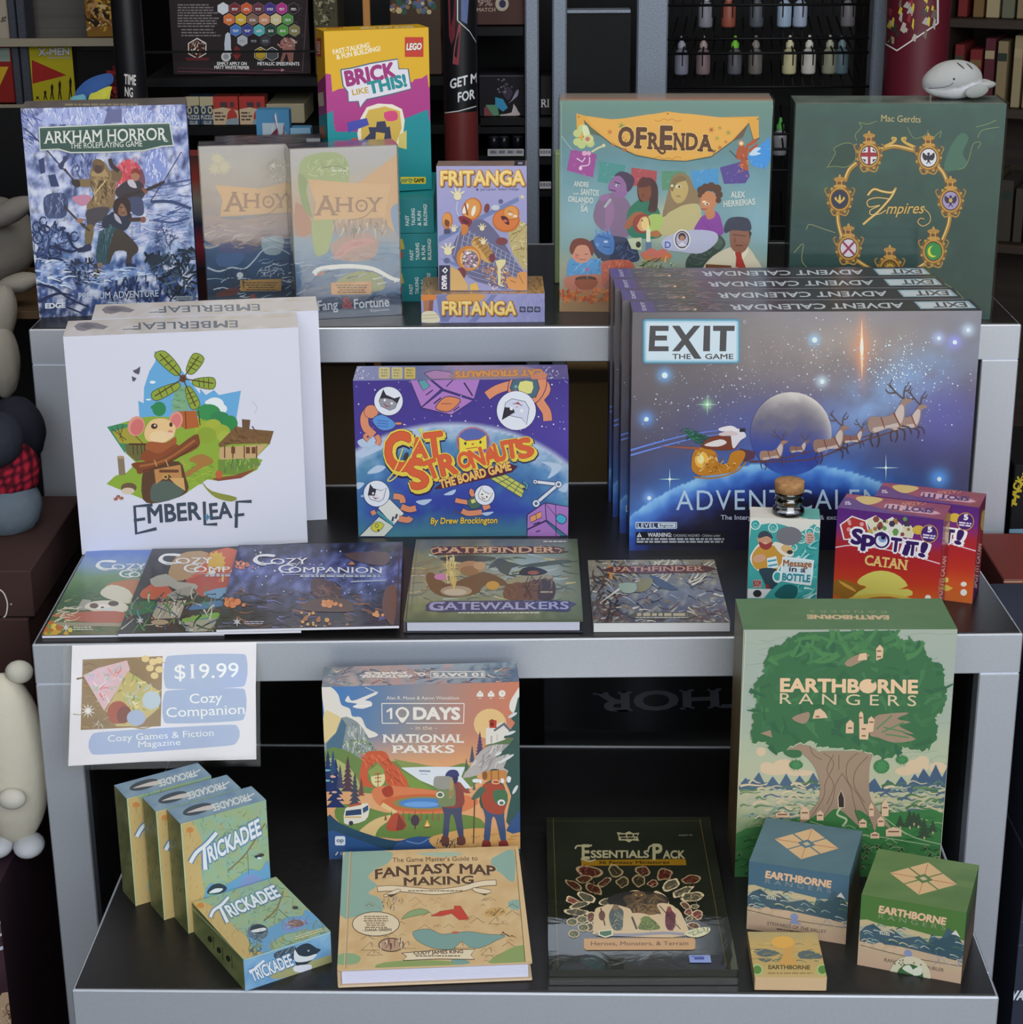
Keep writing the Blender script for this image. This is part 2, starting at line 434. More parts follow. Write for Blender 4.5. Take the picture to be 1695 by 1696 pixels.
# ---------------------------------------------------------------- the three stepped tables
struct('light_block_wall', (-4, -0.75, 0), (-1.2, -0.62, 3.2), WALL)  # unseen wall added at left front to darken what the silver legs reflect
LAM = flat_mat('black_laminate', '#1d1c1d', 0.36, spec=0.45, var=0.2, scale=140, bump=0.03)
m_ = bpy.data.materials.new('silver_paint'); m_.use_nodes = True; nt = m_.node_tree; b_ = nt.nodes['Principled BSDF']
b_.inputs['Metallic'].default_value = 0.6; b_.inputs['Roughness'].default_value = 0.40
tc = nt.nodes.new('ShaderNodeTexCoord'); n1 = nt.nodes.new('ShaderNodeTexNoise'); n1.inputs['Scale'].default_value = 260; n1.inputs['Detail'].default_value = 2
n2 = nt.nodes.new('ShaderNodeTexNoise'); n2.inputs['Scale'].default_value = 14; n2.inputs['Detail'].default_value = 8; n2.inputs['Roughness'].default_value = 0.7
r1 = nt.nodes.new('ShaderNodeValToRGB'); r1.color_ramp.elements[0].position = 0.655; r1.color_ramp.elements[1].position = 0.72
mp = nt.nodes.new('ShaderNodeMapping'); mp.inputs['Scale'].default_value = (1.0, 1.0, 0.45)
nt.links.new(tc.outputs['Object'],n1.inputs['Vector']); nt.links.new(tc.outputs['Object'],mp.inputs['Vector']); nt.links.new(mp.outputs['Vector'],n2.inputs['Vector'])
mx = nt.nodes.new('ShaderNodeMix'); mx.data_type = 'RGBA'; mx.inputs['A'].default_value = (0.56,0.60,0.67,1); mx.inputs['B'].default_value = (0.64,0.68,0.75,1)
nt.links.new(n1.outputs['Fac'], mx.inputs['Factor'])
my = nt.nodes.new('ShaderNodeMix'); my.data_type = 'RGBA'; my.inputs['B'].default_value = (0.16, 0.16, 0.18, 1)
nt.links.new(n2.outputs['Fac'], r1.inputs['Fac']); nt.links.new(r1.outputs['Color'], my.inputs['Factor'])
nt.links.new(mx.outputs['Result'], my.inputs['A']); nt.links.new(my.outputs['Result'], b_.inputs['Base Color'])
SILVER = m_
TRIM = flat_mat('pale_edge_trim', '#b9bcc0', 0.4, metal=0.3)
def table(label, fl, fr, z, legw, fh=0.052, depth=0.56):
 a, b = at(*fl, z), at(*fr, z); ang = math.atan2(b.y - a.y, b.x - a.x); w = (b - a).length
 M = Matrix.Translation((a.x, a.y, 0)) @ Matrix.Rotation(ang, 4, 'Z')
 t = tag(empty('display_table', M), label, 'table', 'stepped display tables')
 m = MB(); m.box((0.003, 0.003, z - 0.02), (w - 0.003, depth - 0.003, z), bev=0.001); m.build('tabletop', LAM, t)
 m = MB(); e = 0.045
 m.box((0, 0, z - fh), (w, e, z - 0.0015), bev=0.0015); m.box((0, depth - e, z - fh), (w, depth, z - 0.0015), bev=0.0015)
 m.box((0, e, z - fh), (e, depth - e, z - 0.0015), bev=0.0015); m.box((w - e, e, z - fh), (w, depth - e, z - 0.0015), bev=0.0015)
 m.build('apron', SILVER, t)
 for x in (0, w - legw):
  for y in (0, depth - legw):
   m = MB(); m.box((x, y, 0.012), (x + legw, y + legw, z - fh), bev=0.0015); lg = m.build('leg', SILVER, t)
   m = MB(); m.lathe([(0.0,0.0),(0.016,0.0),(0.016,0.012),(0,0.012)],'#222',12,Matrix.Translation((x + legw / 2,y + legw / 2,0))); m.build('foot',DIM,lg)
 for x in (legw - 0.014, w - legw):
  m = MB(); m.box((x, legw * 0.5, 0.03), (x + 0.014, depth - 0.01, z - fh - 0.002)); m.build('side_panel', LAM, t)
 m = MB(); m.box((0.002, depth - 0.003, z - 0.004), (w - 0.002, depth, z + 0.0012)); m.build('edge_trim', TRIM, t)
 return t, M, w
table('tall back table with silver frame and black top, holding the pink and green game boxes', (47, 544), (1693, 536), ZT, 0.052)
TM = table('middle height silver framed table with black top, holding three magazines', (52, 1066), (1696, 1048), ZM, 0.048)
TB = table('lowest front table with silver frame and black top, holding the bird game boxes', (118, 1638), (1656, 1650), ZB, 0.045)
# ---------------------------------------------------------------- the goods: where each stands
def yawof(fl, bl, z):
 a, b = at(*fl, z), at(*bl, z); return math.degrees(math.atan2(b.y - a.y, b.x - a.x)) - 90
G = {}
G['arkham'] = Box('game_box','blue snow scene box with green title banner at left end of top table','game box',(65.5,526),(329.5,515),ZT,(32.6,180),(32,168))
G['ahoyr'] = Box('game_box','shrink wrapped sea game box with green dragon on its cover','game box',(493,530.5),None,ZT,(484.6,247.6),None,yaw=12.5,w=0.148,d=0.052)
G['ahoyl'] = Box('game_box','shrink wrapped sea game box with grey sky cover beside the green dragon box','game box',(346,511),None,ZT,(330,243.4),None,yaw=8,w=0.150,d=0.042)
G['lego0'] = Box('game_box','lowest of the three teal boxes under the yellow box','game box',(555,500.4),(725,498.6),ZT,(725,443.5),None,d=0.23,group='teal boxes under the yellow box')
h_ = G['lego0'].H
G['lego'] = Box('game_box','tall yellow pink and teal toy brick game box standing on a teal stack','game box',(547,324),(715.5,313.3),ZT + 3 * h_ + 0.003,(535.9,52),None,d=0.055)
G['frit0'] = Box('game_box','lilac snack game box lying flat under the standing one','game box',(698.5,535),(902.5,533),ZT,(700,488),(705,459))
G['frit'] = Box('game_box','lilac snack cartoon game box standing on its flat twin','game box',(727,481.5),(873.5,481.5),ZT + G['frit0'].H + 0.0006,(725.7,275),(724,266.5))
G['ofr'] = Box('game_box','teal family altar game box with orange banner in clear sleeve','game box',(927,516),(1267.5,518),ZT,(930.7,166.5),(936.6,154.5))
G['ofr2'] = Box('game_box','pale green box edge showing behind the orange banner box','game box',(919.5,470),None,ZT,(922,254),None,w=0.25,d=0.04,yaw=1)
G['emp'] = Box('game_box','dark green box with a ring of gold crests under the dolphin','game box',(1304,527),(1640,529),ZT,(1318.5,172),(1326,158.5))
G['emb'] = Box('game_box','front white game box with village leaf picture','game box',(136.1,918.8),(510,898.4),ZM,(103,557.8),(106.3,532),group='white leaf game boxes')
G['cat'] = Box('game_box','purple space cat game box standing at middle of the middle table','game box',(594,889.5),(941.5,887),ZM,(587.5,630.5),(590,606.5))
G['exit'] = Box('game_box','frontmost wide starry sleigh box of the row of four','game box',(1042.3,912),(1596.7,910),ZM,(1052.9,517.4),(1044.6,498.5),group='starry sleigh boxes in a row')
G['path'] = Box('book','thick hardback with two cloaked adventurers on the cover','book',(669,1050),(966,1049),ZM,(668.4,1028),(681.9,893.5))
G['path2'] = Box('book','smaller paperback with crowded battle cover beside the hardback','book',(983,1047.5),(1210,1046.5),ZM,(982.8,1031.3),(977.8,927.8))
MW, MH = 0.213, 0.279
G['mag1'] = Box('magazine','green meadow puppy magazine lying leftmost of three','magazine',(69.3,1057.5),None,ZM + 0.0004,None,None,w=MW,h=0.004,d=MH,yaw=yawof((69.1,1056.4),(144.1,916.3),ZM + 0.004),group='magazines on the middle table')
G['mag2'] = Box('magazine','black and orange robot magazine between the other two','magazine',(195.5,1054.5),None,ZM + 0.0048,None,None,w=MW,h=0.004,d=MH,yaw=yawof((195.3,1052.8),(252,913.8),ZM + 0.008),group='magazines on the middle table')
G['mag3'] = Box('magazine','dark blue night city magazine lying on top at the right','magazine',(358,1047.5),None,ZM + 0.0092,None,None,w=MW,h=0.004,d=MH,yaw=yawof((358,1045.4),(394.7,910),ZM + 0.013),group='magazines on the middle table')
G['msg'] = Box('bottle_carton','teal pirate carton topped by a corked glass bottle neck','carton',(1237.5,1003),(1352,1007),ZM,(1246,857),(1250.4,839.6))
G['spot'] = Box('game_box','front red and purple sunset card game box','game box',(1379.3,999.4),(1551.8,1022.3),ZM,(1388.7,840.9),(1402.6,817.5),group='red and purple sunset boxes')
G['tent'] = Box('game_box','national parks hikers game box standing behind the map book','game box',(545.6,1423),(862,1413),ZB,(535.4,1138),(540.5,1105))
G['trk'] = Box('game_box','green bird game box lying flat before the three upright ones','game box',(406.4,1641.6),(549.7,1593.5),ZB,(405.3,1588.7),(311,1496.8),group='green bird game boxes')
ya = math.degrees(G['trk'].M.to_euler().z)
G['trk1'] = Box('game_box','frontmost upright green bird game box of three','game box',(312.2,1546.2),None,ZB,(299.5,1364.6),None,yaw=ya,w=G['trk'].W,d=G['trk'].H,group='green bird game boxes')
G['map'] = Box('book','tan fantasy map hardback lying flat before the hikers box','book',(560,1637.5),(882,1625),ZB,(559,1605.6),(572,1411))
G['ess0'] = Box('card_pack','lower of two dark green shrink wrapped packs','card pack',(909.6,1632.5),(1222,1632),ZB,(909.6,1620),(900.5,1367),group='dark green packs')
G['ess'] = Box('card_pack','upper dark green shrink wrapped pack with monster figures on its cover','card pack',(909.6,1619),(1222,1618.6),ZB + G['ess0'].H + 0.0008,(909.6,1606),(902.8,1353.4),group='dark green packs')
G['earth'] = Box('game_box','tall sage green box with a giant tree picture','game box',(1217,1452),(1555,1452),ZB,(1234.5,1042.8),(1224,991.9))
G['cube'] = Box('card_box','blue topped cube box with mountain front before the tree box','card box',(1236.8,1538.2),(1400.9,1564.2),ZB,(1241.8,1426.2),(1273.3,1354.4),group='mountain cube boxes')
G['cube2'] = Box('card_box','green topped cube box with mountain front at right end','card box',(1420.2,1597.7),(1591.7,1629.4),ZB,(1427.6,1481.7),(1456.6,1405.7),group='mountain cube boxes')
G['tan'] = Box('card_box','small flat tan box lying before the blue topped cube','card box',(1249.7,1641),(1369.2,1642.3),ZB,(1249.2,1618.7),(1236.8,1543.2))
# ---------------------------------------------------------------- printed faces
# white leaf box
b = G['emb']; b.body('#dcdcea', 0.0015); a = Art(b, 'front', (90, 490, 3.685)); p, e, l = a.p, a.e, a.l
a.fill('#dedfec')
p([(612,335),(640,352),(720,390),(790,470),(860,560),(890,600),(890,565),(925,605),(975,575),(1005,605),(1140,578),(1112,745),(1120,800),(1180,815),(1340,825),(1315,905),(1230,990),(1272,1000),(1240,1060),(1140,1112),(1000,1130),(935,1120),(870,1160),(780,1220),(640,1262),(540,1240),(430,1195),(318,1148),(372,1098),(440,1080),(500,1020),(430,955),(470,965),(380,885),(322,800),(400,780),(470,762),(520,745),(512,640),(545,655),(548,560),(580,460),(618,400)],'#69aede')
for q in ((600, 527, 18, 9), (575, 633, 16, 5), (980, 660, 55, 40), (1015, 690, 40, 32), (940, 650, 20, 14)): e(*q, '#eaf0f6')
p([(512,745),(600,735),(720,740),(860,745),(1000,740),(1112,800),(1120,830),(1320,900),(1230,990),(1272,1000),(1240,1060),(1140,1112),(1000,1130),(935,1120),(870,1160),(780,1220),(640,1262),(540,1240),(430,1195),(318,1148),(372,1098),(440,1080),(500,1020),(430,955),(470,965),(380,885),(322,800),(400,780)],'#8fae3a')
p([(322, 800), (400, 780), (455, 785), (470, 900), (430, 960), (380, 885)], '#3f8f63'); p([(355, 830), (455, 800), (560, 905), (400, 900)], '#a9a03c')
for q in ((350, 810, 440, 880), (380, 790, 420, 890), (420, 785, 400, 870), (450, 810, 540, 900)): l([q[:2], q[2:]], '#5b4a2a', 5)
p([(430, 905), (560, 900), (560, 1000), (500, 1010), (440, 960)], '#6d6a3c'); l([(455, 905), (570, 905)], '#4a2c18', 10)
for x in (480, 505, 530, 550): l([(x, 910), (x + 4, 970)], '#4a3a20', 6)
for q in ((640,690,42,45,'#2f8a54'),(610,680,22,14,'#2f8a54'),(940,710,75,50,'#37914f'),(1010,745,60,40,'#2f8450'),(1075,780,45,50,'#2d8a4a'),(905,810,48,45,'#9fb338'),(970,790,50,38,'#aab63e'),(1020,830,55,45,'#a2b23a'),(930,850,60,50,'#8ea636'),(1040,860,45,35,'#aab948')): e(*q)
p([(735,560),(800,550),(822,700),(715,705)],'#7fae86'); a.dabs([(735,560),(800,550),(822,700),(715,705)],26,['#6d9c74','#93bb90','#5f8d66'],26,6,(0,20))
p([(745,705),(865,700),(885,800),(800,815),(770,790)],'#b5622f'); l([(800,705),(805,810)],'#6d3318',6); l([(880,700),(890,790)],'#5d2f18',6)
e(785, 505, 22, 24, '#7a4630')
def vane(P, cx, cy):
 p(P, '#93a83c', 4, '#55622a', 5)
 q = [((P[i][0] * (1 - f) + P[j][0] * f), (P[i][1] * (1 - f) + P[j][1] * f)) for (i, j) in ((0, 3), (1, 2)) for f in (0.25, 0.5, 0.75)]
 for k in range(3): l([q[k], q[k + 3]], '#4d3e22', 5)
 l([(cx, cy), ((P[0][0] + P[1][0]) / 2, (P[0][1] + P[1][1]) / 2)], '#4d3222', 7)
vane([(612, 370), (675, 338), (770, 445), (735, 485)], 785, 505); vane([(850, 352), (915, 385), (850, 475), (805, 455)], 785, 505)
vane([(600, 585), (625, 640), (760, 565), (745, 530)], 785, 505); vane([(972, 500), (970, 568), (860, 550), (850, 510)], 785, 505)
vane([(890, 660), (835, 690), (800, 570), (835, 560)], 785, 505)
# cottage
p([(1000,905),(1110,795),(1190,812),(1340,825),(1315,905),(1290,900),(1080,905),(1010,925)],'#7b5a36'); p([(1145,752),(1197,757),(1190,820),(1148,815)],'#6c5138')
p([(1010, 925), (1300, 905), (1230, 990), (1020, 1005), (1005, 980)], '#c9a878')
for x in (1040, 1090, 1160, 1235): l([(x, 915), (x, 990)], '#6b4a2a', 8)
for x in (1080, 1170, 1205): a.r(x, 922, x + 24, 962, '#6a4526')
a.dabs([(1010, 905), (1110, 800), (1330, 830), (1290, 895)], 24, ['#694a2c', '#8f6d45', '#5a3f26'], 40, 7, (0, 60))
p([(1000,1000),(1240,990),(1260,1030),(1130,1090),(1000,1090)],'#6f8f3a'); a.dabs([(1030,1000),(1230,1000),(1240,1040),(1040,1080)],30,['#4d7a3c','#8ab04a','#7c7a72','#9fbb55'],30,9,(60,120))
p([(960, 1115), (1100, 1095), (1240, 1050), (1140, 1112), (1000, 1130)], '#8a4a32'); e(1005, 1090, 22, 26, '#c4623c')
# foreground lawn, tree stumps
a.dabs([(800, 1000), (1000, 1000), (960, 1120), (860, 1160), (800, 1180)], 40, ['#7ea036', '#a9bf46', '#6f9232'], 40, 8, (-20, 20))
p([(385,985),(425,980),(435,1090),(395,1095)],'#8c7a62'); e(405,984,22,9,'#b49a78'); e(455,1170,48,30,'#6d563e'); e(450,1190,40,20,'#d9c8ae')
p([(820, 1000), (900, 965), (975, 1010), (900, 1050), (800, 1110), (795, 1080), (870, 1030)], '#a87a3c', 3)
p([(905,1135),(960,1190),(1110,1228),(1080,1255),(985,1230),(925,1175)],'#8d9340',3); p([(478,455),(500,448),(525,430),(522,465),(515,480),(490,470)],'#5a5668'); p([(472,490),(490,497),(503,503),(490,520),(478,522)],'#5a5668')
# a mouse traveller in a scarf, seen from the waist up
p([(545,1060),(620,1030),(760,1010),(800,1100),(810,1200),(640,1262),(540,1240)],'#5a3d28',3); p([(600,1150),(700,1130),(790,1180),(760,1225),(650,1258),(590,1245)],'#56645c',3)
p([(610, 1060), (770, 1030), (790, 1180), (700, 1090), (620, 1150)], '#c08a52'); p([(700, 1110), (790, 1110), (800, 1190), (740, 1150)], '#d3a668')
e(500, 795, 52, 62, '#e39a8a', 20); e(505, 800, 40, 50, '#d67570', 20); e(742, 760, 42, 56, '#e39a8a', 15); e(742, 762, 30, 44, '#dd7d78', 15)
p([(560,800),(600,755),(680,750),(735,790),(738,830),(715,870),(640,905),(570,885),(550,845)],'#ecc68e',5); e(640,860,60,38,'#f0d3a2'); e(610,795,20,17,'#4a2f20'); e(614,791,6,6,'#f5ead8'); e(712,785,10,14,'#4a2f20'); e(708,828,14,9,'#d88a78'); e(702,850,30,18,'#f0d0a8')
p([(575,890),(680,895),(740,860),(735,920),(640,960),(560,940)],'#a65c34',4); p([(560,940),(640,960),(740,905),(760,940),(650,1010),(530,1000)],'#8f4a28',4)
for q in (((478, 1020), (650, 990), (850, 850), (885, 870), (870, 930), (700, 1010), (530, 1085), (500, 1060)),): p(list(q), '#7f4526', 4)
l([(520, 1040), (680, 1000), (860, 880)], '#a76538', 14, 4); l([(540, 1070), (700, 1015), (870, 910)], '#5d2f18', 8, 4)
for x in (610, 680, 780): l([(x, 1000), (x + 16, 1040)], '#c9a066', 6)
a.r(640, 1060, 760, 1078, '#6b4028', 6); e(680, 1105, 16, 16, '#c8a860'); e(680, 1105, 9, 9, '#5a3d28')
for q in ((375, 1240), (390, 1225), (410, 1235)): e(*q, 14, 10, '#b07a68'); e(q[0] + 4, q[1] - 4, 5, 5, '#8a3a30')
for q in (((1210, 640), (1240, 680)), ((1240, 680), (1225, 715))): l(list(q), '#c4c6d6', 4)
INK = '#3d4a5a'
for st,w in (([(600,1275),(490,1285),(500,1450),(625,1420)],20),([(485,1370),(555,1360)],18),([(915,1255),(920,1395),(995,1393)],20),([(1110,1415),(1115,1256),(1205,1254)],20),([(1100,1340),(1160,1333)],18)): l(st,INK,w)
a.t('MBER', 575, 1385, 895, 1362, 104, INK, 0.03); a.t('EA', 955, 1364, 1085, 1352, 95, INK, 0.03); a.star(935, 1350, 26, 10, 6, '#4f86a8')
a = Art(b, 'top', (90, 490, 3.685)); a.bg(lambda x, y: mixc('#cfc6bb', '#e2dfe2', 0.5 + nz(x, y, 0.01)), 30, 4)
a.p([(120,185),(150,165),(200,160),(260,165),(330,188),(300,205),(240,200),(180,215),(140,210)],'#8d8890'); a.p([(150,185),(200,168),(260,185),(200,200)],'#75717a')
a.t('EMBERLEAF',1118,150,480,165,42,'#66727e',0.01,up=(0.04,1)); a.l([(418,205),(520,200)],'#7a8590',5); a.p([(1090,140),(1485,128),(1485,190),(1100,182)],'#d9d2cf'); a.t('EM',1118,150,980,153,42,'#66727e',0.01,up=(0.04,1))
b.done('lid', SATIN)
o_ = at(541.8, 860.4, ZM); q_ = b.M.inverted() @ o_
b.copy('white game box standing behind the front leaf box, partly hidden', q_.x - b.W, q_.y + 0.001, 0, 0)
# wide starry sleigh box
b = G['exit']; b.body('#26242c', 0.0012); a = Art(b, 'front', (1000, 440, 2.648)); p, e, l = a.p, a.e, a.l
def sky_(x, y):
 u = (x - 120) / 1480; v = (y - 200) / 1040
 c = ramp(['#8a8890', '#7b7478', '#6b646c', '#565060', '#39365a', '#2a2c58', '#1c1d3c'], v * 0.95 + 0.05 * nz(x, y, 0.006))
 c = mixc(c, '#5f5a5c', 0.8 * max(0, 1 - u * 2.2) * max(0, 1 - v * 1.4))
 c = mixc(c, '#b3a69c', 0.75 * math.exp(-((u - 0.62) / 0.30) ** 2 - ((v - 0.16) / 0.16) ** 2) * (0.8 + 0.5 * nz(x, y, 0.004, 3)))
 c = mixc(c, '#8fb2dc', 0.85 * math.exp(-((u - 0.76 + (v - 0.35) * 0.9) / 0.13) ** 2 - ((v - 0.36) / 0.22) ** 2) * (0.9 + 0.8 * nz(x, y, 0.008, 5)))
 c = mixc(c, '#6668c4', 0.6 * math.exp(-((u - 0.93) / 0.12) ** 2 - ((v - 0.45) / 0.16) ** 2))
 c = mixc(c, '#5560b8', 0.6 * math.exp(-((u - 0.45) / 0.25) ** 2 - ((v - 0.50) / 0.15) ** 2))
 c = mixc(c, '#4a4058', 0.7 * max(0, (u - 0.86) * 5) * max(0, (v - 0.35) * 2))
 d = math.hypot(x - 790, (y - 1950) * 1.0)                    # the planet's rim
 if d < 1085:
  t = (1085 - d) / 200
  c = ramp(['#8fc8f4', '#4d86d8', '#2f55ae', '#24367e', '#1b1f4c', '#17142c'], t + 0.12 * nz(x, y, 0.012, 2) * (1 + t))
 else: c = mixc(c, '#4a86dc', 0.95 * math.exp(-(d - 1085) / 75) * (0.75 + 0.25 * nz(x, y, 0.01)))
 for gx,gy,gr,gc in ((925,325,34,'#a6d4ff'),(1470,318,34,'#b9c6ff'),(1540,335,42,'#9fa4ff'),(1598,282,34,'#cfe0ff'),(268,480,40,'#7fb8f0'),(188,672,42,'#6fa0e4'),(958,508,32,'#cfe4ff'),(1472,935,55,'#5fa4f4'),(200,1018,34,'#7fb0f4'),(455,608,26,'#a8e0b0')):
  q = math.hypot(x - gx, y - gy); c = mixc(c, gc, 0.95 * math.exp(-(q / gr) ** 2 * 2))
 q = ((x - 1133) / 20) ** 2 + ((y - 365) / 110) ** 2; c = mixc(c, '#f0a070', 0.95 * math.exp(-q))
 q = ((x - 1133) / 55) ** 2 + ((y - 360) / 70) ** 2; c = mixc(c, '#d89a78', 0.6 * math.exp(-q))
 return c
a.bg(sky_, 170, 120)
p([(1125, 365), (1133, 230), (1141, 365), (1134, 500)], '#f7d8b0'); e(1133, 355, 7, 40, '#fff6e4')
R_ = random.Random(8)
for _ in range(620):
 t = R_.random(); x = R_.gauss(260 + t * 1300, 120); y = R_.gauss(640 - 330 * math.sin(t * 3.0) * 0.9 + 60, 90)
 if 130 < x < 1640 and 215 < y < 830: r = R_.choice((1.3, 1.3, 1.8, 2.2, 3.6)); e(x, y, r, r, R_.choice(('#e6ecf6', '#cfd8ee', '#b9c4e4')), 0, 5)
for _ in range(170):
 x, y = R_.gauss(1300, 75), R_.gauss(430, 75); r = R_.choice((1.6, 2.4, 4.0)); e(x, y, r, r, '#dcf0fa', 0, 5)
for x,y,r in ((925,325,12),(1470,318,9),(1540,335,10),(1598,282,9),(268,480,13),(188,672,10),(958,508,10),(1472,935,10),(200,1018,9)): e(x,y,r,r,'#e4f4ff')
for x,y,r,c in ((455,608,52,'#bfeec8'),(290,935,50,'#bff0e0'),(1238,885,60,'#cfeefc')): a.star(x,y,r,3.2,4,c); e(x,y,6,6,'#f2fff4')
# moon
off = a.lay()
for i in range(24):
 for j in range(36):
  P = []; C = []
  for (ii, jj) in ((i, j), (i + 1, j), (i + 1, j + 1), (i, j + 1)):
   r = ii / 24; th = 6.28319 * jj / 36; x = 822 + 178 * r * math.cos(th); y = 735 + 182 * r * math.sin(th); P.append(a.fc(x, y))
   t = (y - 553) / 364; c = ramp(['#cbc4bf', '#908a92', '#736f80', '#5a5c8c', '#3f4f9c', '#34489c', '#3a5cb4'], t + 0.10 * nz(x, y, 0.02, 4))
   lit = max(0, math.cos(th + 0.85)) * r ** 7; C.append(mixc(c, '#e6ded4', 0.85 * lit))
  a.put(P, off, tuple(C))
for q in (((118, 808), (250, 770), (400, 735), (560, 715)), ((118, 830), (260, 790), (400, 755), (520, 738))): l(list(q), '#6b88dc', [9, 3], 4)
# sleigh, hare, reindeer
def deer(x, y, s, c='#a08478', rot=0.0, legs=1):
 cr, sr = math.cos(rot), math.sin(rot)
 def T(P): return [(x + s * (u * cr - v * sr), y + s * (u * sr + v * cr)) for u, v in P]
 for q in (((-60,25),(-78,60),(-70,95)),((-45,30),(-40,70),(-55,100)),((45,25),(75,45),(68,85)),((55,20),(95,30),(105,62))): l(T(q),'#4c3a3c',[9 * s,4 * s],3)
 p(T([(-80,-20),(-60,-38),(0,-30),(40,-42),(70,-75),(88,-95),(125,-88),(118,-76),(95,-66),(85,-20),(60,25),(0,22),(-55,35),(-80,20)]),c,3)
 p(T([(-60,12),(0,10),(55,5),(50,25),(0,22),(-55,33)]),'#c9b8b0',2); p(T([(45,-38),(72,-72),(86,-60),(78,-15),(60,10)]),'#cdbcb4',3)
 l(T([(38, -40), (52, 0), (58, 22)]), '#7a3a30', 6 * s); l(T([(-20, -30), (-10, 20)]), '#7a3a30', 5 * s)
 for q in (((88,-95),(60,-130),(40,-165),(52,-185)),((62,-128),(30,-130),(18,-150)),((92,-95),(100,-135),(125,-165)),((100,-130),(118,-130),(130,-148)),((48,-150),(28,-168))): l(T(q),'#5d463c',[7 * s,3 * s],3)
deer(850,805,0.42,'#8a6a5e'); deer(735,830,0.62,'#a8826c',-0.1); l([(640,860),(900,850),(1100,780),(1290,720)],'#6a4034',5,3); l([(600,855),(760,848),(960,800),(1180,740)],'#6a4034',4,3)
deer(1090,760,0.5,'#8a6256'); deer(985,785,0.80,'#9c7868',-0.12); deer(1320,690,0.82,'#a18476',-0.05); deer(1240,690,1.0,'#9d8276',-0.14)
p([(430,900),(660,845),(668,815),(600,800),(560,860)],'#5c3a4a'); p([(385,880),(395,815),(430,795),(490,815),(505,862),(540,865),(560,820),(600,808),(622,825),(600,870),(560,905),(440,920),(400,908)],'#c47f22',4)
e(430,850,30,36,'#f0b850'); e(425,848,15,20,'#ffe7a0'); a.dabs([(400,820),(490,825),(560,880),(590,830),(560,905),(440,915)],46,['#7a4410','#f2c268','#8f5a18','#ffdf98'],20,4)
l([(395, 925), (480, 930), (575, 905), (625, 860)], '#b87a28', 6, 4)
a.dabs([(355,715),(440,740),(470,770),(400,775)],60,['#1f5a44','#2f7a54','#174a3a'],38,6,(-20,50)); l([(250,790),(420,800)],'#a0583c',[2,12])
p([(430,795),(470,750),(540,745),(585,765),(580,800),(520,808)],'#7a3a24',4); p([(440,785),(510,760),(540,775),(500,792)],'#e4dcd8',3)
p([(560,720),(600,715),(625,745),(600,765),(570,800),(560,760)],'#e2dde0',4); p([(505,712),(560,700),(590,722),(520,725)],'#e8e2e4',3); p([(505,735),(560,722),(590,740),(520,745)],'#d8c4c4',3); a.r(596,712,622,728,'#2a2430')
# plaque and lettering
a.r(171, 232, 598, 428, '#5f98b4', 14); a.r(180, 240, 590, 420, '#a9d2e2', 10); a.r(188, 247, 582, 412, '#d3e4ee', 6)
K = '#4b4b4f'
for P in ([(203,262),(285,262),(285,285),(228,285),(228,305),(278,305),(278,327),(225,327),(224,352),(285,352),(285,374),(197,374)],[(300,262),(333,262),(430,407),(398,407)],[(395,262),(425,262),(332,374),(300,374)],[(440,262),(468,262),(466,374),(436,374)],[(480,262),(575,262),(574,285),(540,285),(537,374),(508,374),(511,285),(480,285)]): p(P,K)
a.t('THE',302,408,382,408,22,K,0.02); a.t('GAME',446,408,568,408,22,K,0.02); a.e(618,245,9,9,'#b5b5ba'); a.e(618,245,7,7,'#78757c'); a.t('R',614,250,622,250,10,'#c8c8cc')
a.t('ADVENT CALENDAR',318,1070,1470,1064,86,'#b9d3ea',0.0,sp=1.12); a.t('The Interg',514,1112,648,1112,20,'#c9d4e6',0.01); a.t('& excl',948,1112,1028,1112,20,'#c9d4e6',0.01)
a.r(140,1122,322,1152,'#cfe0f0',5); a.r(144,1126,318,1148,'#1e2a5c',4); a.t('LEVEL',150,1146,228,1146,17,'#dfeaf6',0.02,sp=1.2); a.r(238,1128,315,1146,'#dfeaf6',3); a.t('Beginner',246,1142,308,1142,11,'#26304e',0.02)
a.r(142,1166,540,1222,'#16141c'); a.p([(145,1188),(157,1168),(168,1188)],'#d0d4da'); a.l([(157,1174),(157,1184)],'#16141c',2); a.t('WARNING:',194,1187,298,1187,17,'#d8dce2',0.03); a.t('CHOKING HAZARD - Children under',306,1187,512,1187,11,'#c4c8d0')
a.lines(145, 1193, 530, 2, 12, 8, '#b4b8c2', 4, 0.02)
a = Art(b,'top',(1000,440,2.648)); a.bg(lambda x,y: ramp(['#54497a','#3c3a44','#6a5a66','#2b2a30','#232228','#26252b'],(x - 110) / 1540 * 1.1),50,3)
a.p([(118, 158), (215, 158), (232, 203), (140, 203)], '#554a8c'); a.t('EXIT', 188, 196, 178, 160, 16, '#c8cce0', 0.02, up=(-1, 0))
a.p([(1362,158),(1600,155),(1635,186),(1392,190)],'#9fbccc'); a.p([(1375,162),(1590,159),(1618,183),(1398,186)],'#cddae2'); a.t('EXIT',1585,160,1440,162,21,'#4b4b4f',0.03,up=(0.55,1)); a.t('ADVENT CALENDAR',1312,163,553,172,22,'#c9d0d8',0.02,up=(0.35,1))
a.dabs([(250,165),(540,165),(540,198),(270,198)],40,['#8f8a94','#6a6470','#a07c70','#4a4658'],50,4,(-10,10)); a.e(402,192,7,4,'#f0c8a0')
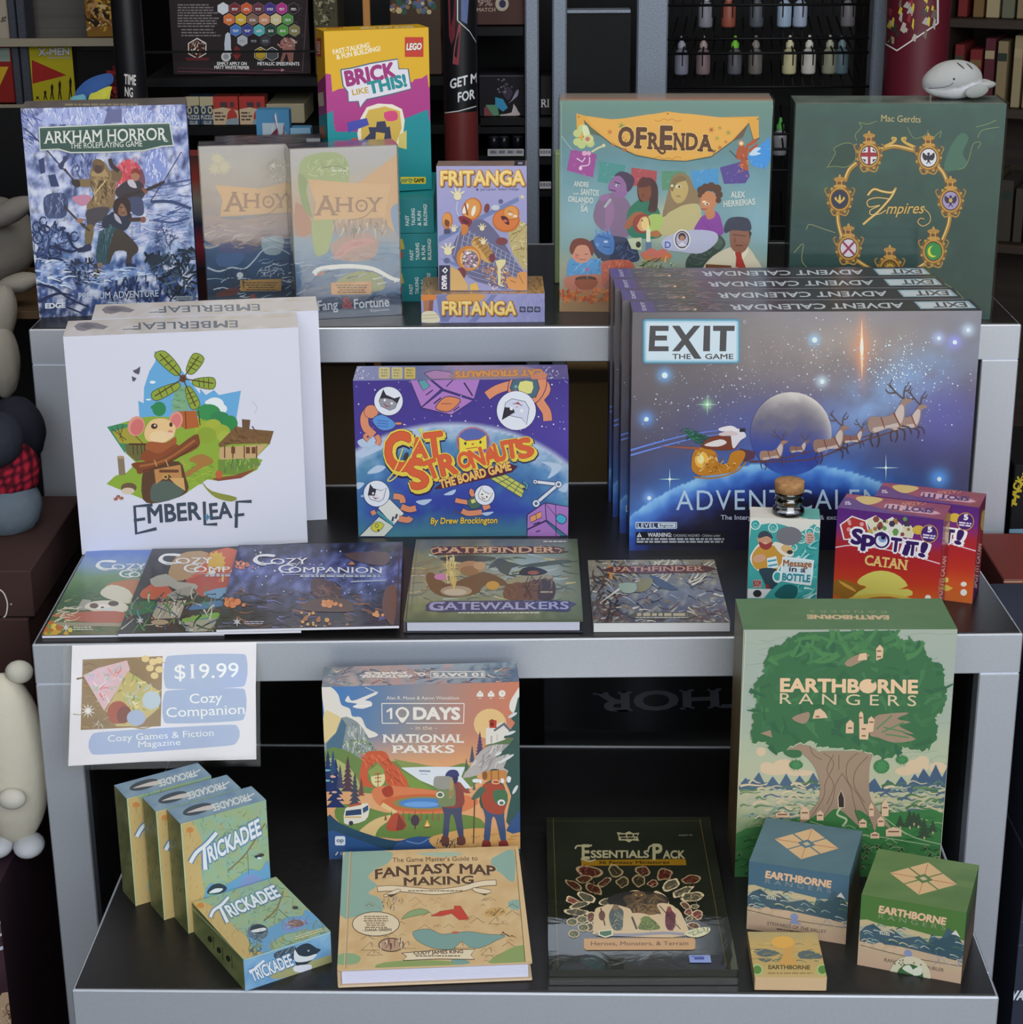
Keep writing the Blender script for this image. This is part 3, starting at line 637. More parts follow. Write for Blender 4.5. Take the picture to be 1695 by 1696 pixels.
a = Art(b,'left','uv'); a.fill('#211f26'); a.dabs([(0,0),(100,0),(100,100),(0,100)],60,['#2c2a30','#8a8478','#1a181e','#4a4438'],5,2,(80,100)); a.p([(0,60),(100,62),(100,80),(0,80)],'#3a4478'); a.lines(20,8,40,40,2.2,1.0,'#8a857a',3)
b.done('lid', print_mat('worn_gloss', 0.36, 0.5, 0.1, 0.05))
for k,(dx,lb) in enumerate(((-0.0095,'second sleigh box, directly behind the frontmost of the row'),(-0.016,'third sleigh box from the front, two behind the frontmost'),(-0.019,'rearmost sleigh box of the row, touching the table behind'))):
 b.copy(lb, dx, (b.D + 0.0028) * (k + 1) + 0.001, 0)
# altar game box with an orange banner
b = G['ofr']; b.mb.box((0.002, 0.002, 0.0004), (b.W - 0.002, b.D - 0.002, 0.05), '#32343a', bev=0.001); b.mb.build('tray', SATIN, b.root); b.mb = MB()
b.body('#5f8a80', z0=0.0108); a = Art(b, 'front', (900, 150, 4.2375)); p, e, l = a.p, a.e, a.l
def f_(x, y):
 c = ramp(['#6f9488', '#6b8f8c', '#6b98a0', '#7ba6ae', '#86aaae', '#8aa8a0', '#a8a890', '#b08a60'], (y - 80) / 1420 + 0.08 * nz(x, y, 0.006))
 c = mixc(c,'#9cc4d0',0.5 * math.exp(-((x - 300) / 200) ** 2 - ((y - 900) / 160) ** 2)); c = mixc(c,'#9cc6d4',0.5 * math.exp(-((x - 1520) / 160) ** 2 - ((y - 950) / 200) ** 2))
 c = mixc(c, '#e8e0a8', 0.75 * math.exp(-((x - 860) / 150) ** 2 - ((y - 930) / 130) ** 2)); return c
a.bg(f_, 70, 70)
l([(130, 320), (200, 410), (300, 470)], '#c9d8d8', 3, 3)
for P,c in (([(195,415),(375,445),(350,610),(165,560)],'#a84f9c'),([(400,495),(580,525),(545,665),(380,640)],'#4f9a94'),([(620,540),(800,565),(790,690),(615,665)],'#b85258'),([(830,565),(1000,565),(1010,690),(835,700)],'#5f9a78'),([(1035,565),(1230,545),(1235,690),(1060,700)],'#4f9ed0'),([(1240,540),(1420,490),(1450,600),(1420,650),(1270,655)],'#5a4a98'),([(1435,460),(1590,325),(1600,480),(1560,550),(1470,530)],'#3f9ae0')):
 p(P, c); a.dabs(P, 16, [mixc(c, '#ffffff', 0.18), mixc(c, '#203040', 0.2)], 26, 6)
a.p([(232,165),(300,182),(480,205),(640,195),(780,168),(875,150),(980,165),(1100,195),(1300,190),(1512,185),(1518,340),(1475,355),(1445,235),(1330,360),(1180,470),(1000,500),(830,492),(650,460),(480,380),(340,270),(285,212),(300,300),(260,370),(236,300)],'#3f5f5a')
a.p([(232,160),(300,178),(480,201),(640,191),(780,164),(875,146),(980,161),(1100,191),(1300,186),(1512,181),(1516,330),(1478,345),(1445,225),(1330,350),(1180,460),(1000,493),(830,485),(650,450),(480,370),(340,260),(285,205),(300,290),(260,360),(236,290)],'#e8ac48')
a.p([(300,185),(480,205),(875,155),(1300,195),(1440,210),(1330,335),(1180,445),(1000,478),(830,470),(650,435),(480,355)],'#ebb455',3)
a.p([(285,210),(340,262),(400,320),(320,300)],'#5f6f5a'); a.p([(1445,230),(1320,360),(1400,330)],'#6a5a4a'); e(250,185,6,6,'#8a6a3a'); e(1505,200,6,6,'#8a6a3a'); e(875,162,6,6,'#8a6a3a')
for x,y,r,c in ((468,290,26,'#c07838'),(550,248,32,'#8a9a4a'),(490,380,20,'#c87a40'),(572,415,28,'#c06a38'),(530,345,16,'#a8a04a'),(1180,275,28,'#b0623a'),(1240,262,20,'#98984a'),(1300,295,26,'#98a04c'),(1220,335,24,'#a8a848'),(1282,360,18,'#c07a40'),(1240,400,24,'#c4703a'),(1200,440,18,'#b07a40')): a.star(x,y,r,r * 0.28,6,c,x % 60)
for y, s in ((210, 1), (470, -1)):
 for d in (-1, 1): l([(875, y), (875 + d * 30, y - 12 * s), (875 + d * 60, y + 6 * s), (875 + d * 95, y - 4 * s)], '#c98a3a', 5, 3)
BR = '#5e3a22'
def ttl(col, w):
 for ch,x0,x1,y,h in (('O',530,632,385,125),('F',655,718,398,135),('R',742,806,405,105),('E',824,900,408,155),('N',920,985,412,110),('D',1005,1080,412,110),('A',1096,1180,420,105)): a.t(ch,x0,y,x1,y + 2,h,col,w,0.07)
ttl('#f5d28c',0.075); ttl(BR,0.045); l([(795,400),(830,440),(855,430),(845,410)],BR,[18,10],4); l([(1170,415),(1195,428),(1210,418)],BR,8,3)
a.dabs([(540, 275), (625, 275), (625, 375), (540, 375)], 10, ['#7a5030'], 20, 4)
def fig(P, c, sm=4): p(P, c, sm)
# paper figure left and right
for q in ((240, 300), (275, 265), (330, 370), (270, 380), (240, 360), (300, 350)): e(*q, 30, 28, '#c9d48c');
p([(275,250),(310,250),(330,320),(290,330)],'#dfe8c0',3); e(320,340,34,32,'#d9d890'); e(312,340,16,16,'#c87878'); e(290,440,18,18,'#e8b0d0'); e(320,440,16,16,'#e8b0d0')
l([(340,430),(390,400),(425,388)],'#e8dca8',12); e(425,385,12,12,'#e8dca8'); l([(235,475),(275,500),(295,470)],'#e8d8e8',9); l([(325,465),(320,520),(260,530)],'#e8c8d8',9,3); e(262,545,12,14,'#f0d8e4')
for q in (((1350,470),(1395,350),(1420,470)),((1400,440),(1440,370),(1430,480)),((1420,400),(1480,340),(1500,360)),((1440,420),(1510,370),(1480,430)),((1380,520),(1420,450),(1440,560))): fig(list(q),'#b8552f',3)
e(1390,370,20,20,'#e0a060'); e(1390,370,11,11,'#f4e8c8'); l([(1310,420),(1360,470)],'#2f3a3a',6); a.dabs([(1350,430),(1440,430),(1440,600),(1370,600)],18,['#d07040','#983a20','#e8b080'],24,6)
p([(1445, 450), (1490, 400), (1530, 405), (1500, 430), (1530, 440), (1490, 455)], '#cfe4f0', 3)
# the family behind the altar
p([(370,800),(420,740),(480,720),(560,740),(610,800),(640,900),(600,1020),(480,1020),(360,920)],'#8d7390',4); p([(440,790),(480,760),(500,860),(470,960),(440,970)],'#a07aa0',4)
p([(470,640),(520,590),(590,620),(600,700),(560,750),(500,740),(480,710),(455,690)],'#9b70a2',4); p([(500,600),(540,568),(600,580),(640,620),(625,680),(590,710),(580,650),(540,600)],'#4a3a58',4); l([(465,695),(510,705)],'#4a3050',6); l([(500,640),(540,655)],'#3f2d4a',7); e(520,665,14,10,'#cfd0dc'); e(524,666,6,7,'#3a2a48'); l([(430,820),(475,760)],'#b9c0c4',16); e(430,750,40,22,'#9f78a4',-20)
p([(590,860),(640,790),(700,760),(790,800),(830,900),(830,1020),(720,1040),(600,1010)],'#2f7f62',4); p([(740,880),(840,880),(830,1000),(740,1010)],'#b8d070',4)
p([(660,680),(700,620),(760,615),(805,680),(800,830),(770,855),(735,840),(745,770),(680,780)],'#4a2f30',4); p([(672,670),(740,650),(760,720),(735,775),(690,770),(668,720)],'#8a5038',4); p([(660,660),(700,605),(760,640),(740,670),(680,680)],'#5a2f30',4); e(700,735,5,12,'#6a3a2a')
p([(570,950),(620,870),(680,850),(740,880),(700,900),(640,930),(600,970)],'#b06a42',4); e(690,935,62,68,'#9a4434'); e(700,930,44,58,'#e8b07a'); e(716,935,28,46,'#f4d890'); p([(640,900),(690,860),(740,880),(690,890),(655,950)],'#a04a38',4); e(694,912,7,5,'#5a2a28'); p([(740,1000),(800,980),(825,1010),(790,1030)],'#c07848',3)
p([(838,870),(880,700),(900,620),(950,578),(1020,600),(1060,680),(1110,780),(1040,800),(960,830),(860,880)],'#97805e',4); p([(900,680),(930,620),(990,620),(1020,690),(990,770),(940,790),(900,740)],'#c8b070',4); p([(900,640),(960,595),(1010,625),(940,650),(905,710)],'#8a744e',4)
p([(830,1010),(860,880),(930,830),(1000,800),(1090,800),(1110,900),(1060,1010)],'#ccc088',4); e(950,672,22,13,'#e4dcb8'); e(955,674,9,9,'#5a4a38'); e(905,668,10,10,'#e4dcb8'); l([(935,740),(965,742)],'#8a5a4a',6)
p([(1060,1010),(1100,900),(1160,860),(1220,850),(1255,930),(1250,1015)],'#9346a4',4); p([(1140,830),(1200,840),(1200,890),(1150,900)],'#d08a5a',3); p([(1105,760),(1130,710),(1200,720),(1215,790),(1180,850),(1130,845),(1105,810)],'#d08c60',4)
for q in ((1110,700,30),(1140,680,28),(1180,675,32),(1220,690,32),(1235,730,26),(1230,770,20),(1100,735,16)): e(*q,q[2],'#5e3d2c')
e(1130,780,14,9,'#f4e0c0'); e(1150,795,18,11,'#f4e0c0'); e(1152,797,7,7,'#3a2a20'); l([(1110,830),(1150,832)],'#a03a30',6); l([(1100,890),(1200,1010)],'#7a3488',4)
# the guests below
p([(330,1070),(380,1040),(500,1020),(620,1050),(665,1130),(655,1200),(420,1200)],'#39435f',4); e(600,1075,26,26,'#28304a'); a.dabs([(500,1090),(650,1090),(650,1190),(540,1190)],14,['#4a5876','#5a6a88'],50,12)
p([(355, 1040), (400, 1000), (470, 1000), (500, 1060), (490, 1140), (440, 1150), (380, 1110)], '#4f83c0', 4)
for x in (370, 400, 430, 460): l([(x + 8, 1010), (x, 965)], '#6fa0d8', [14, 5])
l([(385,1020),(470,1040)],'#2f5a98',8); e(440,1060,16,8,'#c8dcf0'); l([(420,1095),(470,1100)],'#2f4f88',7); e(380,1080,14,14,'#6f9fd4')
p([(165,1270),(190,1180),(300,1180),(400,1190),(415,1290),(300,1320),(180,1310)],'#5b9fd2',4); a.dabs([(170,1190),(400,1190),(400,1300),(180,1300)],22,['#8fc0e0','#3f82bc','#6ab0e0'],40,10)
e(270,1130,76,82,'#d99a80'); p([(185,1110),(210,1050),(270,1035),(330,1060),(355,1120),(340,1160),(310,1090),(240,1090),(205,1150)],'#7c3f32',4); l([(225,1150),(250,1156)],'#7a4038',5); l([(290,1150),(315,1146)],'#7a4038',5); l([(250,1185),(300,1185)],'#a04840',5,0); e(235,1170,14,9,'#e07a70')
p([(160,1310),(300,1290),(430,1300),(420,1390),(300,1400),(170,1390)],'#c88068',4); e(300,1322,76,22,'#5d3a2c'); p([(225,1330),(380,1330),(350,1390),(255,1392)],'#a4583c',3); l([(310,1240),(310,1320)],'#8fb0d0',4); e(308,1255,12,12,'#c86a98')
p([(420,1200),(600,1190),(640,1260),(560,1290),(470,1320),(420,1380),(410,1280)],'#c46a54',4); a.dabs([(420,1195),(600,1195),(600,1270),(430,1330)],40,['#d8785c','#b85844','#e08a68'],26,12)
p([(480, 1290), (520, 1260), (560, 1280), (540, 1420), (470, 1420), (430, 1370)], '#a06a64', 4)
p([(1005,1190),(1060,1120),(1150,1030),(1230,1010),(1278,1060),(1260,1110),(1170,1190),(1130,1230),(1080,1270),(1010,1260)],'#3f5048',4); a.dabs([(1020,1120),(1200,1060),(1160,1190),(1030,1250)],26,['#5a6e5c','#2c3a36','#6a7a64'],44,8); e(1225,1075,36,40,'#566a58')
p([(1150,1270),(1160,1190),(1280,1110),(1420,1090),(1490,1170),(1515,1270)],'#dcd2b6',3); p([(1340,1110),(1390,1150),(1440,1090),(1440,1130),(1400,1190),(1340,1150)],'#efe6cc')
p([(1310,980),(1340,965),(1440,970),(1455,1040),(1420,1120),(1370,1140),(1320,1100)],'#9a6850',4); p([(1270,960),(1300,900),(1370,885),(1440,900),(1462,960),(1440,985),(1330,980),(1280,1000)],'#3c4052',4); p([(1440,970),(1465,1000),(1450,1040)],'#4a3a34'); l([(1330,1010),(1420,1020)],'#6a4030',7); l([(1350,1085),(1400,1088)],'#5a2f28',6); e(1345,1050,8,20,'#86543e')
p([(1345,1135),(1390,1130),(1395,1170),(1430,1260),(1350,1235),(1355,1170)],'#b23a30'); l([(1140,1230),(1320,1240)],'#7a4a2a',26); l([(1150,1230),(1145,1290)],'#7a4a2a',20); l([(1315,1240),(1320,1290)],'#7a4a2a',20)
p([(590,1040),(690,1030),(690,1120),(620,1110)],'#cfd6b0'); e(668,1080,18,22,'#3a3a30'); a.r(720,1060,760,1120,'#6f88a0'); a.r(724,970,752,1062,'#f2efd0',6); e(738,955,9,20,'#ffe890')
p([(840,1040),(1010,980),(1200,990),(1220,1060),(1110,1140),(960,1130),(850,1110)],'#c3c4d8',4); a.r(845,1048,900,1108,'#c9cfe8'); a.t('D',855,1104,895,1104,44,'#6a70b0',0.03); e(975,1045,60,72,'#eceae8'); e(975,1045,50,62,'#4a3a3c'); e(975,1045,42,54,'#c8c0d0'); e(975,1025,26,28,'#4a302c'); e(975,1035,17,19,'#c08a70'); p([(945,1090),(975,1060),(1008,1090)],'#e4e4f0')
for x,y in ((720,1150),(760,1130),(800,1145),(840,1135),(870,1160),(740,1180),(800,1175),(850,1175)): e(x,y,34,24,'#d88050' if x % 40 else '#d87a6a')
a.dabs([(700,1180),(900,1180),(940,1270),(640,1270)],50,['#2f5a40','#4a7a50','#7a9a60','#d8c890'],44,9,(-80,0)); a.r(770,1245,850,1275,'#8a5a3a')
a.dabs([(118, 1400), (480, 1400), (480, 1470), (118, 1480)], 70, ['#d8733a', '#c8602c', '#e68a4a', '#b8542a'], 40, 22)
for s,x0,y0,x1,y1,h in (('ANDRE',215,670,318,676,34),('SANTOS',262,728,388,738,40),('ORLANDO',175,778,350,790,38),('SA',262,845,312,852,38),('ALEX',1318,750,1415,748,40),('HERRERIAS',1268,815,1488,796,40)): a.t(s,x0,y0,x1,y1,h,'#e4e6dc',0.02,0.04)
a.t('and', 212, 728, 246, 728, 14, '#e4e6dc', 0.02); a.l([(262, 800), (300, 795)], '#e4e6dc', 5)
l([(128, 1490), (128, 80)], '#a8bcb0', 4); l([(1612, 100), (1612, 1240)], '#c8d8d0', 5)
a = Art(b, 'top', 'uv'); a.bg(lambda x, y: mixc('#8d8f86', '#c49a88', y / 100 + 0.2 * nz(x, y, 0.1)), 20, 3)
b.done('lid', SATIN)
b = G['ofr2']; b.body('#9db37c'); b.done('lid', SATIN)
# dark green box, ring of crests
b = G['emp']; b.body('#26403a'); a = Art(b, 'front', (1265, 0, 3.942)); p, e, l = a.p, a.e, a.l
def f_(x, y):
 c = ramp(['#3a5a52', '#38544e', '#33514a', '#2c4a44', '#2a453e'], (y - 680) / 1300 + 0.15 * nz(x, y, 0.003, 7))
 c = mixc(c, '#3f6f60', 0.5 * max(0, nz(x, y, 0.004, 12))); return mixc(c, '#33504e', 0.5 * max(0, nz(x, y, 0.02, 9)))
a.bg(f_, 60, 60)
GO = ['#8a9a5a', '#a0a468', '#7f8f62']
for P in ([(420, 1090), (470, 1000), (460, 970), (530, 935), (590, 950), (600, 1040), (540, 1090), (470, 1085)], ):
 p(P, '#2f4a42', 3); l(spline(P + [P[0]], 4), GO[0], 4)
for P in ([(610,920),(600,880),(640,830),(625,800),(680,810),(740,790)],[(940,830),(960,870),(990,905),(1060,880),(1075,850)],[(1180,1110),(1300,1100),(1340,1040),(1370,940),(1420,930),(1400,970)],[(1390,830),(1460,810),(1520,785)],[(1400,900),(1430,850),(1540,830)],[(280,1500),(300,1465),(380,1490),(470,1520)],[(1110,900),(1160,855),(1150,900)],[(200,1650),(260,1590),(250,1700),(300,1760)],[(1180,1850),(1260,1900),(1330,1980)]):
 l(P, GO[len(P) % 3], 4, 4)
p([(1180, 1110), (1220, 960), (1290, 870), (1340, 900), (1300, 1000), (1330, 1060), (1290, 1100)], '#47735f', 3)
cr_ = [(690, 1015), (1078, 1030), (1222, 1310), (1110, 1640), (825, 1760), (555, 1620), (498, 1300)]
def gold(P, w):
 l(P, '#6a4a1c', w + 8, 6); l(P, '#b08432', w, 6); l([(x - 3, y - 5) for x, y in P], '#ecd08a', w * 0.3, 6)
gold([(770,975),(860,955),(990,985)],26); gold([(610,1065),(560,1110),(530,1185)],26); gold([(1135,1085),(1175,1130),(1205,1200)],26); gold([(485,1385),(490,1460),(515,1560)],24); gold([(1220,1400),(1205,1480),(1165,1580)],24); gold([(610,1700),(680,1745),(745,1770)],24); gold([(1060,1720),(990,1760),(910,1775)],24)
for d in (-1, 1): l([(885 + d * 100, 960), (885 + d * 40, 930), (885 + d * 20, 905), (885 + d * 45, 900), (885 + d * 35, 925)], '#d8b050', [20, 8], 5)
for i, (x, y) in enumerate(cr_):
 for k in range(22):
  t = 6.28319 * k / 22; e(x + 74 * math.cos(t), y + 84 * math.sin(t), 15, 11, '#7d5420' if k % 2 else '#c09440', math.degrees(t))
 e(x, y, 74, 82, '#8a5f24'); e(x, y, 68, 76, '#c89a48'); e(x, y, 58, 66, '#5a3a18')
 a.r(x - 32,y - 135,x + 32,y - 80,'#7a4a20',8); e(x,y - 130,40,16,'#b88a3c'); e(x,y - 84,42,12,'#c89a48'); e(x,y - 150,8,12,'#c89a48'); l([(x - 20,y - 125),(x - 18,y - 90)],'#d8b060',5); l([(x + 12,y - 125),(x + 12,y - 90)],'#d8b060',5)
 for d in (-1,1): l([(x + d * 80,y - 20),(x + d * 98,y - 60),(x + d * 80,y - 75)],'#a87c34',9,4); l([(x + d * 60,y + 70),(x + d * 40,y + 105),(x,y + 95)],'#b88a3c',10,4)
 c = ['#e4e2e6', '#e2e2e8', '#a89ac4', '#2f8f48', '#7a5a1c', '#dcd4dc', '#27324f'][i]; e(x, y, 52, 58, c)
 if i == 0: p([(x - 50,y - 20),(x + 50,y - 20),(x + 50,y - 4),(x - 50,y - 4)],'#a02a3a'); a.r(x - 9,y - 57,x + 9,y + 57,'#a02a3a'); a.r(x - 52,y - 12,x + 52,y + 8,'#a02a3a'); [a.p([(x + sx * 22,y - 30 if sy < 0 else y + 26),(x + sx * 46,y + sy * 22),(x + sx * 24,y + sy * 46)],'#2c2c4a') for sx in (-1,1) for sy in (-1,1)] and None
 if i in (1, 2):
  k = '#2c2a3c' if i == 1 else '#33284a'; e(x, y + 5, 10, 26, k); e(x, y - 26, 9, 9, k)
  for d in (-1,1): p([(x,y - 10),(x + d * 18,y - 20),(x + d * 36,y - 34),(x + d * 40,y - 5),(x + d * 24,y + 18),(x + d * 8,y + 10)],k,3); l([(x,y + 20),(x + d * 14,y + 40)],k,6)
  if i == 2: e(x, y - 2, 12, 14, '#d8b060')
 if i == 3: e(x - 4, y + 2, 34, 38, '#d8d83a'); e(x + 10, y - 4, 32, 34, '#2f8f48')
 if i == 4: a.star(x, y - 10, 40, 22, 12, '#d8b050'); e(x, y - 10, 14, 14, '#8a6420')
 if i == 5: l([(x - 36, y - 40), (x + 36, y + 40)], '#9a2a4a', 14); l([(x + 36, y - 40), (x - 36, y + 40)], '#9a2a4a', 14)
 if i == 6:
  for d in (-1, 0, 1): p([(x, y + 30), (x + d * 26 - 8, y - 2), (x + d * 24, y - 32 + abs(d) * 16), (x + d * 26 + 8, y - 2)], '#e0bc50', 3)
  l([(x - 20, y + 12), (x + 20, y + 12)], '#e0bc50', 8)
a.t('Mac Gerdts', 768, 792, 1026, 800, 42, '#c8b87c', 0.0, 0.05)
for w, c in ((24, '#4a3a18'), (16, '#c8a050'), (5, '#f0dca0')):
 l([(680, 1275), (720, 1235), (780, 1250), (840, 1255), (865, 1225), (830, 1290), (750, 1380), (690, 1430), (650, 1465)], c, w, 6)
 l([(830, 1300), (740, 1290), (680, 1310), (690, 1350), (760, 1340), (700, 1370), (700, 1400), (760, 1395), (800, 1370)], c, w * 0.45, 6)
 l([(1040, 1355), (1085, 1400), (1085, 1450), (1040, 1475), (1008, 1450), (1025, 1425), (1050, 1430)], c, w * 0.35, 6)
a.t('mpires', 800, 1395, 1040, 1392, 70, '#d4b468', 0.01, 0.03, sk=0.35, ol='#3a3018', ow=0.03)
a = Art(b, 'top', 'uv'); a.bg(lambda x, y: mixc('#4a5f58', '#8f9a90', 0.5 + 0.5 * nz(x, y, 0.07)), 20, 3)
a = Art(b, 'left', 'uv'); a.bg(lambda x, y: mixc('#3a4f4a', '#5f6f68', 0.5 + 0.8 * nz(x, y, 0.06)), 4, 20)
b.done('lid', SATIN)
SLEEVE = clear_mat('clear_sleeve', 0.04, 0.0, 0.0, gain=0.55)
for k in ('ofr', 'emp'):
 q = G[k]; m = MB(); g = 0.0022; x0, y0, z0, x1, y1, z1 = -g, -g - 0.001, 0.0006, q.W + g, q.D + g, q.H + g
 m.box((x0, y0, z0), (x1, y1, z1), skip=('bottom', 'back')); m.build('clear_sleeve', SLEEVE, q.root)
# sage box with the giant tree
b = G['earth']; b.body('#8f9f7c', 0.0015); a = Art(b, 'front', (1200, 980, 3.5325)); p, e, l = a.p, a.e, a.l
a.bg(lambda x,y: ramp(['#a9b3a4','#a6b2a6','#a6b2a4','#b4bc9f','#c0bd9b','#7a9468','#4f7a48'],(y - 220) / 1440 + 0.05 * nz(x,y,0.01)),40,50)
for i in range(26):
 y = 250 + i * 30; R_ = random.Random(i); x0 = R_.choice((125,200,900,1050)); l([(x0 + k * 70,y + R_.uniform(-16,16)) for k in range(6)],R_.choice(('#93a894','#8aa090','#b9c6b0')),3,4)
R_ = random.Random(2)
def ridge(x0, x1, y, hgt, n, col, snow=None):
 P = [(x0, y + hgt)]
 for k in range(n + 1): P.append((x0 + (x1 - x0) * k / n, y + (0 if k % 2 else hgt * 0.6) + R_.uniform(-0.2, 0.2) * hgt))
 P.append((x1, y + hgt)); p(P, col)
 if snow:
  for q in P[2:-1:2]: l([(q[0] - 14, q[1] + 14), q, (q[0] + 18, q[1] + 16)], snow, 4)
for q in ((300,1040,90,34),(250,1020,40,24),(350,1010,60,30),(1130,1020,70,40),(1160,990,40,30),(1250,1030,50,34),(1060,1050,60,26),(440,1060,90,18),(215,935,28,26)): e(*q,'#dcc2a0')
ridge(85,560,1070,90,12,'#50687e','#aebcc0'); ridge(840,1310,1080,90,12,'#4c647c','#b4c0c0'); ridge(1130,1310,1030,110,5,'#485f78','#b8c4c4')
for i in range(170):
 x = R_.choice((R_.uniform(80, 560), R_.uniform(850, 1310))); y = R_.uniform(1120, 1330); w = R_.uniform(60, 170)
 l([(x,y),(x + w * 0.3,y - R_.uniform(5,22)),(x + w * 0.7,y + R_.uniform(-8,8)),(x + w,y - R_.uniform(0,14))],R_.choice(('#d9c3a0','#cdbd98','#6a8860','#5a7a6c','#8aa08a','#54687e','#c9c09c','#4f7650','#b4b49c')),[R_.uniform(8,18),4],4)
p([(60, 1420), (330, 1350), (640, 1270), (800, 1280), (1000, 1290), (1290, 1300), (1260, 1670), (60, 1670)], '#3f7a44', 3)
for i in range(120):
 x,y = R_.uniform(70,1290),R_.uniform(1330,1660); l([(x,y),(x + 30,y - 12),(x + 70,y + R_.uniform(-10,20))],R_.choice(('#5d9050','#2f6a38','#8fae78','#27592f')),5,3)
for i in range(150):
 x,y = R_.uniform(70,1270),R_.uniform(1480,1665); e(x,y,R_.uniform(8,20),R_.uniform(6,14),R_.choice(('#27532f','#1f4a2a','#335f38')),0,8); l([(x - 14,y + 4),(x,y - 10),(x + 14,y + 6)],R_.choice(('#8c9a6a','#a89a78','#54804c')),3,3)
l([(500, 1340), (700, 1400), (900, 1430), (1200, 1480)], '#9fb88c', 5, 4); l([(850, 1250), (950, 1330), (1100, 1430), (1290, 1480)], '#a8bc90', 5, 4)
for x, y, h in ((1030, 1370, 60), (1085, 1370, 90), (1135, 1365, 70), (1170, 1430, 105), (1110, 1350, 60), (1220, 1400, 60)):
 for k in range(5): w = 10 + k * 9 * h / 90; yy = y - h + k * h / 5; p([(x - w, yy + h / 4), (x, yy - 4), (x + w, yy + h / 4)], '#3c4f3c')
 a.r(x - 4, y, x + 4, y + 16, '#c9b08c')
TR, TL = '#a38a74', '#7d6754'
p([(440,1340),(540,1240),(560,1150),(545,1060),(500,985),(430,930),(350,915),(420,890),(500,900),(560,940),(580,930),(800,930),(870,930),(850,1020),(850,1180),(890,1260),(980,1390),(900,1340),(880,1400),(840,1310),(760,1270),(790,1370),(700,1290),(640,1270),(570,1330),(560,1290),(480,1340)],TR,3)
for P in ([(580,940),(640,1000),(590,1120),(580,1200),(500,1330)],[(640,950),(600,1040),(640,1130),(600,1240)],[(780,940),(720,1000),(720,1100),(790,1200),(870,1370)],[(840,960),(770,1040),(760,1130),(820,1230)],[(690,1060),(650,1130),(630,1230),(570,1330)],[(690,1060),(740,1150),(760,1240),(800,1370)],[(670,950),(670,1040)],[(500,900),(520,950),(570,980)]): l(P,TL,5,5)
p([(668,1260),(664,1200),(683,1160),(702,1205),(702,1260)],'#3f3230',0,'#e0cfb0',4); l([(680,1260),(660,1300),(715,1330),(690,1370)],'#b9c49c',12,4)
GR = '#3f704a'
crown = [(440,235),(1000,232),(1030,290),(1100,280),(1160,310),(1180,370),(1230,410),(1280,430),(1290,500),(1300,600),(1280,700),(1230,740),(1255,800),(1230,880),(1180,930),(1090,920),(1040,900),(1030,940),(960,975),(880,960),(840,935),(760,920),(640,915),(540,900),(530,870),(420,890),(340,930),(280,940),(240,880),(170,880),(145,830),(170,760),(160,690),(200,640),(160,590),(190,510),(240,470),(235,400),(260,330),(330,310),(380,270)]
R_ = random.Random(4); pe = []
for i, q in enumerate(crown):
 r = crown[(i + 1) % len(crown)]
 if i == 0: pe += [q]; continue
 for k in range(5): t = k / 5; pe.append((q[0] + (r[0] - q[0]) * t + R_.uniform(-9, 9), q[1] + (r[1] - q[1]) * t + R_.uniform(-9, 9)))
p([(x, y + 6) for x, y in pe], '#b9c4a0'); p(pe, GR); p([(350, 925), (440, 925), (450, 960), (400, 970), (355, 950)], GR, 3)
a.dabs(crown,120,['#44784c','#417550','#396846','#4a7f52','#366648'],84,34); a.dabs([(440,240),(1000,240),(1150,340),(240,420)],40,['#4f8652','#4a7f50'],110,34)
for q in ((420, 1010, 40, 26), (920, 1020, 46, 40), (1040, 980, 36, 24)): e(*q, '#3f7a4c'); a.star(q[0], q[1], q[2], q[3] * 0.6, 9, '#4c8a56')
p([(850,830),(880,730),(960,710),(1080,705),(1010,740),(1090,760),(1020,780),(1110,830),(1040,820),(1120,860),(1000,880),(900,850)],TR,3)
for P in ([(890, 800), (980, 720)], [(920, 820), (1050, 760)], [(940, 830), (1080, 850)], [(930, 790), (1060, 820)]): l(P, '#5f8a58', 9)
p([(395,735),(490,700),(495,740),(460,770)],TR,3); p([(210,825),(270,805),(280,850)],TR); p([(705,410),(780,365),(850,370),(740,435)],TR,3)
HO = '#e2bf9c'
for P in ([(515,740),(530,690),(560,680),(590,705),(605,735)],[(780,400),(790,360),(830,355),(835,395)],[(888,400),(888,330),(910,306),(930,330),(926,385)],[(710,825),(712,770),(735,745),(757,765),(755,825)],[(790,860),(788,710),(800,695),(812,710),(815,770),(840,770),(842,740),(860,725),(878,745),(870,815),(845,820),(840,862)]): p(P,HO)
for x,y in ((905,345),(905,378),(795,735),(860,760),(735,795),(815,800),(815,840),(545,728)): a.r(x - 12,y - 5,x + 12,y + 4,'#8a6450')
for x,y,w,h in ((470,1290,26,40),(560,1305,20,30),(860,1270,14,40),(940,1260,20,50),(810,1350,22,26),(915,1340,20,30),(990,1400,46,28),(880,1420,26,20),(340,1300,40,18)): p([(x - w,y + h),(x - w,y - h * 0.4),(x,y - h),(x + w,y - h * 0.4),(x + w,y + h)],HO); a.r(x - w * 0.7,y - 4,x + w * 0.7,y + 4,'#7a5a48')
CR_ = '#ecc8a0'
a.t('EARTHBORNE', 330, 580, 1128, 590, 74, CR_, 0.042); e(840, 550, 44, 42, CR_); a.star(868, 522, 14, 9, 8, GR)
a.t('RANGERS', 324, 652, 1122, 666, 62, '#dcc8a2', 0.0, sp=1.6)
l([(124, 228), (55, 1665)], '#c8cdb0', 5); l([(1368, 228), (1253, 1665)], '#c8cdb0', 5)
